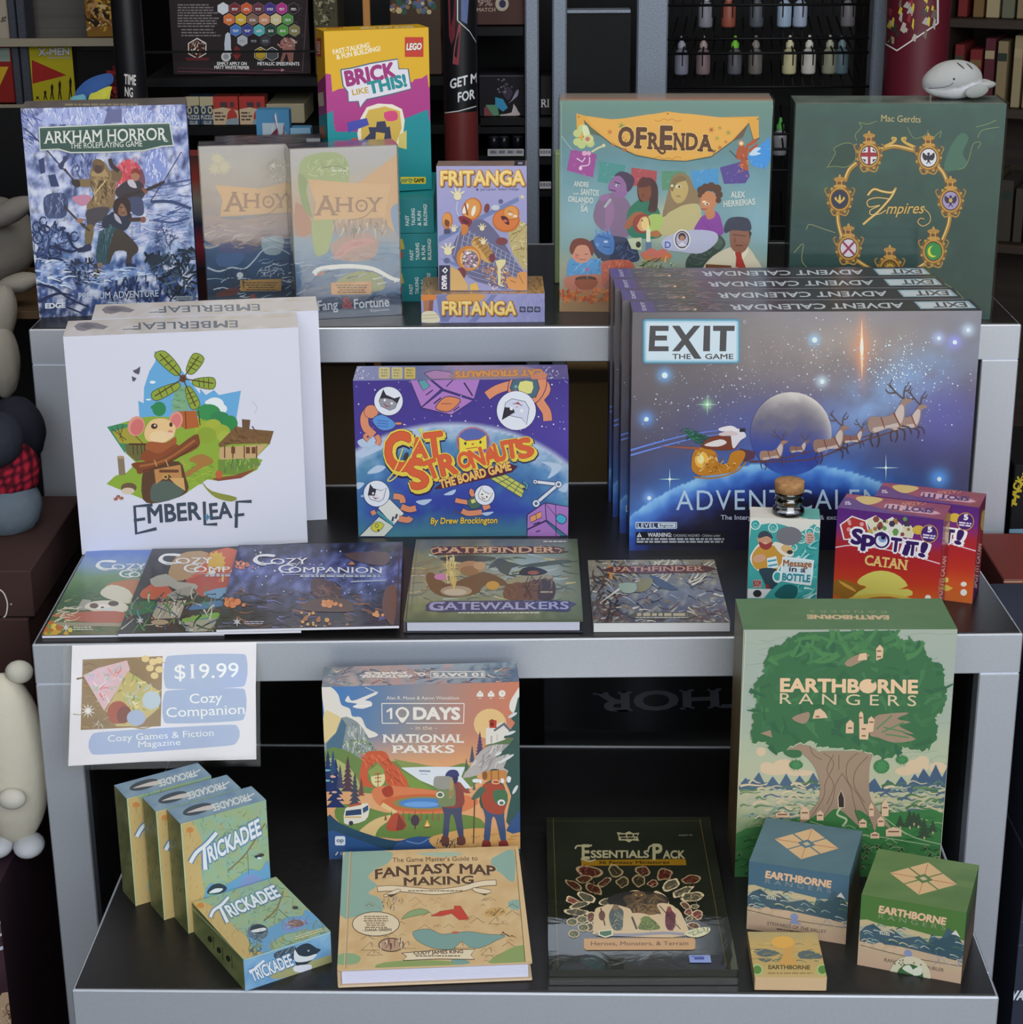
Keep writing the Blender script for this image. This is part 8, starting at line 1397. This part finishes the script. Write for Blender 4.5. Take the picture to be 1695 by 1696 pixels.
# small cartons on the lower shelf
def glue(b):
 a = Art(b,'front','uv'); a.fill('#34465c'); a.p([(0,0),(100,0),(100,30),(0,35)],'#b4a888'); a.e(25,48,18,14,'#c4b898'); a.e(75,48,18,14,'#c4b898'); a.e(25,48,10,8,'#34465c'); a.e(75,48,10,8,'#34465c'); a.t('PUZZLE',4,80,96,80,14,'#c8c8c0',0.02); a.t('GLUE',20,98,80,98,12,'#c8c8c0',0.02)
for k,x in enumerate((310,333)): up('glue_carton',('left','right')[k] + ' one of two puzzle glue cartons','carton',x,160,x + 22,206,YR + 0.02,0.05,'#3a4a5c',z=zpx(207,YR) + 0.0005,art=glue)
def red(b):
 a = Art(b,'front','uv'); a.fill('#a83a34'); a.p([(0,45),(40,38),(100,50),(100,100),(0,100)],'#c8b090'); a.lines(30,20,84,1,10,18,'#4a3a40',4,0.02); a.lines(6,55,50,3,12,6,'#5a4a44',2); a.p([(60,55),(80,45),(95,70),(80,95),(55,85)],'#b04038',3); a.p([(60,80),(100,78),(100,100),(50,100)],'#8a9ca4',3)
for k,x in enumerate((354,398)): up('small_carton',('left','right')[k] + ' one of two red and cream cartons beside the puzzle glue','carton',x,160,x + 42,206,YR + 0.02,0.05,'#a04038',z=zpx(207,YR) + 0.0005,art=red)
up('game_box','beige box lying on the shelf beside the red and cream cartons','game box',442,172,505,206,YR + 0.03,0.16,'#a0967c',z=zpx(207,YR) + 0.0005)
zl = ZT + 3 * G['lego0'].H
def tri(b):
 a = Art(b,'front','uv'); a.fill('#4a84ac'); a.r(18,8,84,40,'#a8b8c4'); a.dabs([(50,10),(82,10),(80,38),(30,38)],26,['#d8dce0','#5a6a7c','#8aa0b0','#8a3c48'],20,4); a.p([(20,20),(62,11),(70,30)],'#6a2c3c')
up('card_pack','blue card box with a dark red triangle picture, behind the sea boxes','card pack',431,182,485,330,2.98,0.03,'#4a84ac',z=ZT,art=tri)
up('card_pack','narrow light blue card box beside the yellow box','card pack',486,212,519,330,2.97,0.03,'#4f88ac',z=ZT,art=lambda b: (Art(b,'front','uv').fill('#8ab0cc'),Art(b,'front','uv').batch(False).t('NS',62,27,62,9,22,'#2c3440',0.05)))
up('game_box','red and blue box glimpsed between the snow scene and sea boxes','game box',312,258,345,420,2.99,0.06,'#8a3a38',z=ZT,art=lambda b: (Art(b,'front','uv').bg(lambda x,y: ramp(['#3a3634','#b04840','#a8a49c','#2f3c58','#a83c50','#2c2c34'],y / 100),3,20)))
# printed tubes (standees)
def tube_(name, label, x0, x1, Y, bands, art=None):
 w = xpx(x1, 120, Y) - xpx(x0, 120, Y); c = (xpx(x0, 120, Y) + xpx(x1, 120, Y)) / 2; r = w / 2
 o = tag(empty(name, Matrix.Translation((c, Y, 0))), label, 'display tube'); m = MB(); zs = [0] + [zpx(y, Y - r) for y, _ in bands]
 m.lathe([(r, 0)] + [(r, z) for z in zs[1:]], [bands[0][1]] + [q[1] for q in bands[1:]] + ['#222'], 40); m.build('tube', SATIN, o)
 def on(px,py): d = ray(px,py); e_ = EYE - Vector((c,Y,0)); A = d.x ** 2 + d.y ** 2; B2 = d.x * e_.x + d.y * e_.y; C = e_.x ** 2 + e_.y ** 2 - (r + 0.0006) ** 2; t = (-B2 - math.sqrt(max(0,B2 * B2 - A * C))) / A; return e_ + d * t
 if art: m = MB(); art(m, on, r); m.build('printed_sleeve', SATIN, o)
 return o
def put_txt(m, on, txt, x0, y0, x1, y1, h, col, b=0.03, lim=None):
 V, T, E = glyphs(txt); xa, xb = min(v[0] for v in V), max(v[0] for v in V); q = h / CAP; c = hx(col)
 for k in range(5):
  ox, oy = (b * math.cos(k * 1.5708), b * math.sin(k * 1.5708)) if k else (0, 0)
  for t in T:
   P = []
   for i in t:
    u = (V[i][0] + ox - xa) / (xb - xa); y = (V[i][1] + oy) * q; px = x0 + (x1 - x0) * u
    P.append((min(px, lim) if lim else px, y0 + (y1 - y0) * u - y))
   if lim and min(x for x, _ in P) >= lim: continue
   m.poly([on(*w) * (1 + 1e-5 * k) for w in P], c)
def get_(m, on, r):
 put_txt(m,on,'GET MORE',746,147,822,128,15,'#e4e8ec',0.03,789.5); put_txt(m,on,'FOR GAMES',759,169,838,152,15,'#e4e8ec',0.03,789.5)
 for P,c in (([(742,-20),(756,-20),(754,60),(748,75),(744,60)],'#6a2c34'),([(760,40),(764,40),(760,108),(750,106),(752,80)],'#8a3c44')): m.poly([on(*q) for q in P],hx(c))
 for A, B in (((758, -20), (758, 34)), ((758, 34), (778, 52)), ((778, 52), (789, 70)), ((737, 187), (760, 184)), ((760, 184), (789, 176))):
  n = 6
  for k in range(n):
   f = lambda t,d: on(A[0] + (B[0] - A[0]) * t + d * (A[0] == B[0]),A[1] + (B[1] - A[1]) * t + d * (A[0] != B[0])); m.poly([f(k / n,-0.9),f((k + 1) / n,-0.9),f((k + 1) / n,0.9),f(k / n,0.9)],hx('#d4d4d8'))
 m.poly([on(*q) for q in ((764, -20), (778, -20), (774, 40), (764, 34))], hx('#5a6a98'))
tube_('display_tube', 'black and red printed tube reading get more', 734, 791, 3.25, [(186, '#6a2a28'), (-60, '#141418')], get_)
def rd_(m, on, r):
 m.poly([on(*q) for q in ((1467, -30), (1554, -30), (1554, 38), (1520, 58), (1486, 83), (1467, 72))], hx('#57504a'))
 R_ = random.Random(4)
 for _ in range(44):
  x, y = R_.uniform(1470, 1548), R_.uniform(-20, 66 - abs(1495 - 1495))
  if y > 84 - abs(R_.uniform(0, 1)) * 2 - (x - 1486) * 0.62 and x > 1486: continue
  w,h = R_.uniform(2,7),R_.uniform(8,22); m.poly([on(x,y) * 1.00008,on(x + w,y + 3) * 1.00008,on(x + w * 0.4,y + h) * 1.00008,on(x - w,y + h * 0.7) * 1.00008],hx(R_.choice(('#a8a49c','#8a3038','#c8b83c','#3a3434','#b4aca0','#6a5c50'))))
 for A, B in (((1467, 73), (1486, 84)), ((1486, 84), (1554, 39)), ((1554, 39), (1554, -30))):
  for k in range(6):
   f = lambda t,d: on(A[0] + (B[0] - A[0]) * t + d * (A[0] == B[0]),A[1] + (B[1] - A[1]) * t + d * (A[0] != B[0])) * 1.0002; m.poly([f(k / 6,-1.3),f((k + 1) / 6,-1.3),f((k + 1) / 6,1.3),f(k / 6,1.3)],hx('#d8d4d4'))
tube_('display_tube', 'dark red tube with a white edged picture beside the dolphin', 1464, 1568, 3.45, [(-60, '#5a1826')], rd_)
def tm_(m, on, r): put_txt(m, on, 'TIME', 206, 139, 225, 141, 16, '#dcd8d4', 0.03); put_txt(m, on, 'NG', 207, 159, 220, 161, 15, '#dcd8d4', 0.03)
tube_('display_tube', 'black printed tube at left reading time', 192, 242, 3.3, [(-60, '#17161a')], tm_)
# boxes on the middle of the rack
def cre(b):
 a = ft(b,(690,0,6.278)); p,e = a.p,a.e; a.fill('#1c1a20'); a.l([(640,790),(1110,790)],'#4a484c',10); p([(705,1120),(740,1090),(820,1180),(800,1205),(705,1205)],'#7a4448'); p([(720,1090),(840,1090),(860,1200),(800,1205)],'#5a8a6a'); p([(820,1010),(900,1030),(950,1120),(900,1160),(820,1100)],'#3a8ab4'); p([(880,1190),(990,1170),(1010,1080),(1060,1160),(1070,1200),(880,1208)],'#b4aca8',2); p([(950,1080),(1050,1000),(1060,930),(1030,960),(990,1040)],'#8a8698',2); p([(900,960),(950,900),(1000,960),(960,1040),(920,1010)],'#3c3244',3); a.dots([(850,820),(1090,960)],14,['#6a6470','#4a4654'],6,14)
up('game_box','black box with a small pale creature and coloured shapes','game box',795,124,869,195,YR + 0.03,0.12,'#1a181e',z=zpx(196,YR) + 0.0005,art=cre)
up('game_box','brown box reading match at the top of the rack','game box',790,-30,869,26,YR + 0.02,0.15,'#4a3430',z=zpx(44,YR) + 0.0005,art=lambda b: (lambda a: (a.t('MATCH',630,120,820,118,36,'#a89488',0.02,0.05),a.e(890,40,70,76,'#a8a090'),a.e(895,40,36,42,'#34304c'),a.t('9%',640,60,790,60,66,'#94807a',0.02)))(ft(b,(690,0,6.278))))
up('game_box','black box with pale letters seen between two grey posts','game box',895,126,914,195,YR + 0.03,0.10,'#1b191b',z=zpx(196,YR) + 0.0005,art=lambda b: ft(b,(690,0,6.278)).t('RI',1300,1115,1375,1115,84,'#b4b0ac',0.02,0.05))
for k, (xa, xb, y0) in enumerate(((808, 868, 253), (894, 913, 253), (894, 913, 307))):
 def lab(b):
  a = Art(b, 'front', 'uv'); a.fill('#b4b4b4')
  for j in range(4): a.r(6 + j * 24, 18, 26 + j * 24, 70, '#8a8c98'); a.lines(8 + j * 24, 26, 24 + j * 24, 2, 20, 8, '#3a3a44', j)
 up('price_strip',('white price label strip left of the two posts','upper price label strip between the two posts','lower price label strip between the two posts')[k],'label strip',xa,y0 - 6,xb,y0 + 5.5,YR - 0.006,0.004,'#b0b0b0',art=lab)
for k, x in enumerate((818, 835, 858)):
 P = aty(x,246,YR + 0.06); m = MB(); m.lathe([(0,0),(0.011,0),(0.011,0.026),(0.008,0.03),(0.008,0.036),(0,0.0365)],['#2a2a34','#1c1c24','#5a5c6c','#1c1c24','#2c2c34','#2c2c34'],14); tag(m.build('paint_pot',GLOSS,None,Matrix.Translation((P.x,P.y,zpx(259,YR) + 0.0002))),('leftmost dark paint pot above the price strip','middle dark paint pot above the price strip','rightmost dark paint pot above the price strip')[k],'paint pot','dark paint pots')
P = aty(608,40,3.3); m = MB(); m.box((-0.006,-0.006,0),(0.006,0.006,2.2),'#a8743c',bev=0.001); tag(m.build('wooden_pole',MATTE,None,Matrix.Translation((P.x,3.3,0))),'thin orange wooden pole behind the yellow box','pole')
up('game_box','brown dotted box on the shelf above the yellow box','game box',646,-30,730,20,YR + 0.02,0.15,'#4a3a30',z=zpx(126,YR) + 0.0005,art=lambda b: ft(b,(420,0,3.942)).dots([(900,0),(1190,80)],40,['#8a7a58','#a05a3c','#5a6a8c','#c8b488','#3a5a4a'],10,17))
up('game_box','camouflage patterned box left of the wooden pole','game box',520,-30,560,42,YR + 0.02,0.12,'#4a4434',z=zpx(126,YR) + 0.0005,art=lambda b: ft(b,(420,0,3.942)).dabs([(400,0),(540,0),(520,160),(400,160)],50,['#7a7454','#2a2820','#9a9478','#4a4a34'],30,14))
# cartons stored under the rack, seen below the top table
for k,(xa,xb,ya,yb,c,lb) in enumerate(((520,592,606,730,'#8a7458','brown carton seen left of the space cat box'),(940,1010,634,770,'#9a8058','brown carton seen right of the space cat box'))): up('storage_carton',lb,'carton',xa,ya,xb,yb,3.5 - 0.34,0.2,c,z=0.0)
# comics on the left wall rack
YC = 4.3; cr = tag(empty('comic_rack', Matrix.Translation((0, YC, 0))), 'slatted grey wall rack holding comics at upper left', 'rack')
m = MB(); m.box((-1.75,0.10,0),(xpx(215,50,YC),0.13,2.4)); m.build('back_board',flat_mat('grey_slat_board','#55524e',0.6,var=0.15,scale=3,stretch=(0.2,1,60)),cr)
for xa,xb in ((22,34),(36,50)): m = MB(); m.box((xpx(xa,60,YC),-0.03,0),(xpx(xb,60,YC),0.05,2.4),bev=0.002); m.build('upright',flat_mat('dark_upright','#3a3e48',0.5,var=0.3,scale=200),cr)
for y0 in (64,172): m = MB(); m.box((-1.75,-0.05,zpx(y0,YC) - 0.005),(xpx(215,y0,YC),0.10,zpx(y0,YC)),'#8a8070',bev=0.001); m.box((-1.75,-0.055,zpx(y0,YC) - 0.005),(xpx(215,y0,YC),-0.05,zpx(y0,YC) + 0.012),'#9a907c'); m.build('shelf',MATTE,cr)
def xm(b):
 a = ft(b,(0,0,7.0625)); p = a.p; a.fill('#b4a820'); p([(370,700),(780,880),(380,980)],'#a02824'); a.t('X-MEN',450,650,810,640,80,'#c8c4bc',0.05,ol='#5a5440',ow=0.05); a.lines(560,665,830,1,10,20,'#b0a890',2,0.02)
 for x,h in ((440,40),(530,110),(610,190),(700,230),(825,270)): p([(x - 22,1165),(x - 12,1165 - h * 0.5),(x - 18,1165 - h * 0.8),(x,1165 - h),(x + 16,1165 - h * 0.8),(x + 10,1165 - h * 0.45),(x + 26,1165),(x + 10,1165),(x,1165 - h * 0.35),(x - 10,1165)],'#2a2010')
up('comic', 'yellow comic with a red beam and walking figures', 'comic', 52, 72, 126, 171, YC - 0.02, 0.004, '#b4a820', art=xm)
up('comic','red and yellow comic at the left picture edge','comic',-40,72,26,171,YC - 0.02,0.004,'#8a241e',art=lambda b: ft(b,(0,0,7.0625)).p([(-100,780),(100,780),(0,1000),(-100,1000)],'#c8a428').p([(-100,560),(110,560),(120,720),(-100,720)],'#8a988c'))
up('comic','brown and gold portrait comic on the upper rack shelf','comic',144,-40,204,62,YC - 0.02,0.004,'#8a6428',art=lambda b: ft(b,(0,0,7.0625)).dabs([(1020,-200),(1390,-200),(1420,340),(1020,340)],110,['#5a3a1c','#c89c30','#2c2018','#b48a58','#8a5a2c','#d4b878'],110,44))
up('comic','cream book with black script at the top left corner','comic',-60,-40,16,52,YC - 0.02,0.02,'#a89c8c',z=zpx(64,YC) + 0.0005,art=lambda b: ft(b,(0,0,7.0625)).t('g',10,240,70,235,60,'#3a342c',0.01,sk=0.3))
up('comic','black and dark red comic behind the blue plush fin','comic',132,84,206,171,YC - 0.02,0.004,'#141012',art=lambda b: ft(b,(0,0,7.0625)).dabs([(1300,780),(1450,760),(1460,1160),(1290,1150)],30,['#7a1c20','#9a2c2c','#4a1014'],110,50))
# bookcase at the right
YB = 4.5; x0 = xpx(1572, 60, YB); MBk = Matrix.Translation((x0, YB, 0)) @ Matrix.Rotation(math.radians(-24), 4, 'Z')
bk = tag(empty('bookcase', MBk), 'dark wooden bookcase of old books at upper right', 'bookcase')
zz = [zpx(400, YB), zpx(176, YB, 1650), zpx(30, YB, 1640)]
for z_ in zz: m = MB(); m.box((0, 0, z_ - 0.02), (1.1, 0.28, z_), bev=0.001); m.build('shelf', WOOD, bk)
m = MB(); m.box((-0.02,0,0),(0,0.30,2.4)); m.build('side_panel',WOOD,bk); m = MB(); m.box((0,0.28,0),(1.1,0.30,2.4)); m.build('back_board',WOOD,bk)
R_ = random.Random(21); BC = ['#7a5f3c', '#3f3a34', '#8a7a5c', '#5a2c34', '#6a6a58', '#9a8c6c', '#4a4434', '#7a2c2c', '#54506a', '#a89878', '#2f3a34']
for r_, z_ in enumerate(zz):
 x = 0.01
 for k in range(15 if r_ else 12):
  w,h = R_.uniform(0.014,0.030),R_.uniform(0.12,0.165); m = MB(); m.box((0,0,0.0006),(w,0.15,h),R_.choice(BC),bev=0.0015); m.box((0.001,-0.0006,h * 0.7),(w - 0.001,0.0,h * 0.82),R_.choice(BC))
  M2 = MBk @ Matrix.Translation((x, 0.03, z_ + 0.0006)); x += w + 0.006 + (0.008 if R_.random() < 0.3 else 0)
  tag(m.build('old_book', DIM, None, M2), 'old book standing on the dark bookcase behind the dolphin', 'book', 'old books on the dark bookcase')
# plush toys and boxes at the left picture edge
def plush(name, label, parts):
 o = None
 for nm, col, balls in parts:
  m = MB()
  for (px,py,Y,rx,ry,rz,rot) in balls: m.ball(aty(px,py,Y),(rx,ry,rz),col,56,Matrix.Rotation(math.radians(rot),4,'Y'),lambda d: 0.03 * nz(d.x * 3,d.y * 3 + d.z * 2,1.0,2))
  if o is None: o = tag(empty(name, Matrix.Translation(aty(*balls[0][:3]))), label, 'plush toy')
  q = m.build(nm, FUR, o); q.matrix_parent_inverse = o.matrix_world.inverted()
 return o
YL = 3.28
su = tag(empty('toy_shelf', Matrix.Translation((-1.3, 3.18, 0))), 'dark shelf unit of plush toys at the left edge', 'shelf')
z_ = zpx(512, 3.18); xr = xpx(66, 512, 3.18) + 1.3
m = MB(); m.box((-0.1, 0, z_ - 0.014), (xr, 0.35, z_), '#5a4630', bev=0.001); m.build('shelf', MATTE, su)
m = MB(); m.box((-0.1, 0.35, 0), (xr, 0.37, zpx(180, 3.5))); m.build('back_board', BLK, su)
m = MB(); m.box((-0.1, 0.002, 0), (-0.08, 0.35, z_ - 0.015)); m.build('side_panel', BLK, su)
plush('plush_toy','large pale grey plush with rounded limbs at left of the tall table',[('body','#8e8880',[(-14,398,YL + 0.07,0.08,0.075,0.078,0)]),('arm','#8a8580',[(14,352,YL - 0.02,0.05,0.025,0.020,-26)]),('leg','#aaa398',[(4,596,YL - 0.16,0.029,0.034,0.066,0),(4,520,YL - 0.148,0.024,0.03,0.05,10),(28,470,YL - 0.07,0.040,0.025,0.017,-16)])])
def plaid(p_):
 f = lambda v: 1 if math.sin(v * 500) > 0.1 else 0
 return ('#a82438', '#541420', '#20101c')[min(2, f(p_.x + p_.y * 0.3) + f(p_.z))]
plush('plush_toy','grey furry plush in a red plaid shirt at the left edge',[('body','#5f6a74',[(4,836,2.41,0.052,0.05,0.046,0)]),('shirt',plaid,[(2,782,2.42,0.052,0.052,0.045,-10)]),('head','#2c2f38',[(-6,728,2.39,0.034,0.05,0.036,0)])])
plush('plush_toy', 'dark navy furry plush above the plaid one', [('body', '#23252e', [(26, 716, 2.505, 0.040, 0.045, 0.05, 0)])])
fin = tag(empty('plush_toy', Matrix.Translation(aty(150, 166, 2.95))), 'blue and yellow plush fin rising behind the snow scene box', 'plush toy')
def blade(nm, P, col, Y, d):
 Q = [aty(x, y, Y) for x, y in spline(P, 5)]; m = MB(); c = sum(Q, Vector()) / len(Q); n = len(Q)
 for s_ in (-1, 1):
  C = c + Vector((0, s_ * d, 0))
  for i in range(n): m.poly([Q[i],Q[(i + 1) % n],Q[(i + 1) % n] * 0.5 + C * 0.5 + Vector((0,s_ * d * 0.3,0)),Q[i] * 0.5 + C * 0.5 + Vector((0,s_ * d * 0.3,0))],hx(col),True); m.poly([Q[i] * 0.5 + C * 0.5 + Vector((0,s_ * d * 0.3,0)),Q[(i + 1) % n] * 0.5 + C * 0.5 + Vector((0,s_ * d * 0.3,0)),C],hx(col),True)
 q = m.build(nm, FUR, fin); q.matrix_parent_inverse = fin.matrix_world.inverted()
blade('upper_fin',[(118,240),(122,165),(135,140),(158,126),(184,122),(186,138),(160,150),(150,240)],'#3a5a94',2.99,0.012); blade('lower_fin',[(140,240),(146,165),(160,152),(184,143),(182,162),(176,240)],'#c8c44c',2.96,0.012); blade('fin_edge',[(116,200),(116,165),(128,158),(142,160),(140,200)],'#6fa8b8',2.94,0.01)
m = MB(); c_ = aty(148,225,2.975); m.ball((c_.x,c_.y,ZT + 0.056),(0.045,0.045,0.055),'#3a5a94',24); q = m.build('body',FUR,fin); q.matrix_parent_inverse = fin.matrix_world.inverted()
# stacked dark boxes and a cream plush at lower left
YX = 2.0
def cord(b):
 a = ft(b,(0,1300,4.285)); p,e,l = a.p,a.e,a.l; a.bg(lambda x,y: mixc('#38242a','#4a303a',0.5 + nz(x,y,0.006)),12,16); l([(0,730),(385,738)],'#8a6858',7); l([(200,732),(180,790),(195,850),(240,900),(275,980),(265,1040),(235,1095),(120,1105)],'#cfc4c4',[26,14],5); l([(230,890),(285,930),(285,980)],'#8a7a7c',5,3); l([(0,1110),(420,1100)],'#281a1e',6); e(0,1020,34,55,'#c8c8d0'); e(0,1020,20,36,'#5a4a54'); p([(0,1150),(110,1115),(60,1150),(0,1175)],'#c0c8d8',2); p([(0,1500),(60,1470),(150,1455),(170,1470),(150,1700),(0,1700)],'#b89c80',3); p([(165,1465),(240,1510),(300,1570),(350,1610),(365,1700),(150,1700)],'#4a2c5c',3); p([(305,1470),(325,1530),(310,1590),(285,1580),(310,1540)],'#d0b48c',2); a.dabs([(0,1540),(150,1540),(150,1700),(0,1700)],24,['#7a5840','#d0b898','#5a3c34'],50,10); a.dabs([(170,1520),(330,1580),(340,1690),(180,1690)],16,['#6a4880','#a08070','#34203f'],70,10,(10,40)); e(70,1580,34,34,'#8a6a54'); e(70,1580,20,20,'#b89c80')
b = up('figure_carton','dark maroon picture carton with a curling white cord, lowest at left','carton',-220,1472,97,2400,YX,0.56,'#33222a',z=0.0,art=cord); zc = b.H
b2 = up('figure_carton','brown carton under the top one beside the middle table','carton',-200,1026,62,1190,YX + 0.24,0.30,'#3f2b28',z=zc + 0.0005)
up('figure_carton','brown carton with a white ring mark, topmost of the left stack','carton',-200,946,57,1020,YX + 0.245,0.29,'#402d2a',z=zc + b2.H + 0.001,art=lambda b: (ft(b,(0,920,4.24)).l([(0,240),(30,270),(52,340),(40,420),(0,450)],'#d0c8c4',9,4),ft(b,(0,920,4.24)).e(78,342,6,7,'#b0a8a4')))
c_ = aty(18, 1270, YX + 0.09); z_ = zc + 0.0005
o = tag(empty('plush_toy',Matrix.Translation((c_.x,c_.y,z_))),'cream white plush with stubby feet standing on the maroon carton','plush toy'); hh = aty(18,1095,YX + 0.09).z - z_
m = MB(); m.ball((0,0,hh * 0.53),(0.046,0.042,hh * 0.43),lambda p_: '#c9c3b2',36,None,lambda d: 0.10 * max(0,0.2 - d.z) - 0.06 * max(0,d.z)); m.build('body',FUR,o)
for x in (-0.022, 0.016): m = MB(); m.ball((x, -0.012, 0.0145), (0.019, 0.024, 0.014), '#c4c6cc', 20); m.build('foot', FUR, o)
m = MB(); m.ball((0.012,-0.048,hh * 0.38),(0.017,0.012,0.013),'#c6c2b8',20); m.build('paw',FUR,o); m = MB(); m.ball((0.022,0.0,hh * 0.945),(0.017,0.014,hh * 0.055),'#c4c1b4',20); m.build('ear',FUR,o)
# dark boxes at the right edge
def wa(b):
 a = ft(b,(1590,1300,4.286)); a.fill('#333847'); a.l([(290,782),(460,780)],'#22252e',6); P = [(420 + 85 * math.cos(t),1055 + 85 * math.sin(t)) for t in [k * 0.33 for k in range(20)]]; a.l(P,'#4a5060',8); a.t('WA',325,1525,455,1525,62,'#d8e0ea',0.05,sk=0.25)
XR = 2.10
b = up('model_carton','dark slate carton with white letters, lowest at the right edge','carton',1659,1418,1900,2400,XR,0.30,'#333847',z=0.0,xl=0.606,art=wa); zc = b.H
b2 = up('model_carton','dark slate carton with a copper stripe at its foot','carton',1664,1120,1900,1414,XR,0.30,'#343a4a',z=zc + 0.0005,xl=0.608,art=lambda b: ft(b,(1590,1300,4.286)).p([(350,468),(600,468),(600,498),(350,492)],'#8a5a44'))
b3 = up('game_box','black box with yellow letters at the right edge','game box',1662,770,1860,1000,2.75,0.2,'#1a1a1c',z=0.0,art=lambda b: (lambda a: (a.t('BLACK',345,1370,440,1180,60,'#c8b030',0.04,up=(-0.8,-0.3)),a.t('PITCH',380,1360,470,1110,60,'#c8b030',0.04,up=(-0.5,-0.2)),a.p([(280,1520),(600,1515),(600,1550),(280,1545)],'#7fa4bc')))(ft(b,(1590,500,4.038))))
up('comic_stack','stack of red edged comics on the black stand at the right edge','comics',1660,960,1860,1000,2.4,0.18,'#7a3a34',z=0.0,art=lambda b: (lambda a: [a.l([(255,215 + k * 14),(420,215 + k * 14)],('#c8b898','#5a2c28','#a08a70')[k % 3],6) for k in range(14)])(ft(b,(1590,900,4.038))))
# black box with raised grey letters, stored behind the lowest table
b = up('game_box','black box with shiny upside down letters under the middle table','game box',902,1212,1240,2100,2.30,0.27,'#101012',mat=GLOSS,z=0.0,art=lambda b: (lambda a: (a.t('THOR',1620,1180,590,1215,120,'#70767e',0.03,0.05,up=(0.05,1)),a.l([(235,1438),(1480,1512)],'#2a2a2c',6)))(Art(b,'top',(840,840,3.942))))
for k, b in G.items():
 if not getattr(b, 'part', None): b.body('#a04040'); b.done()
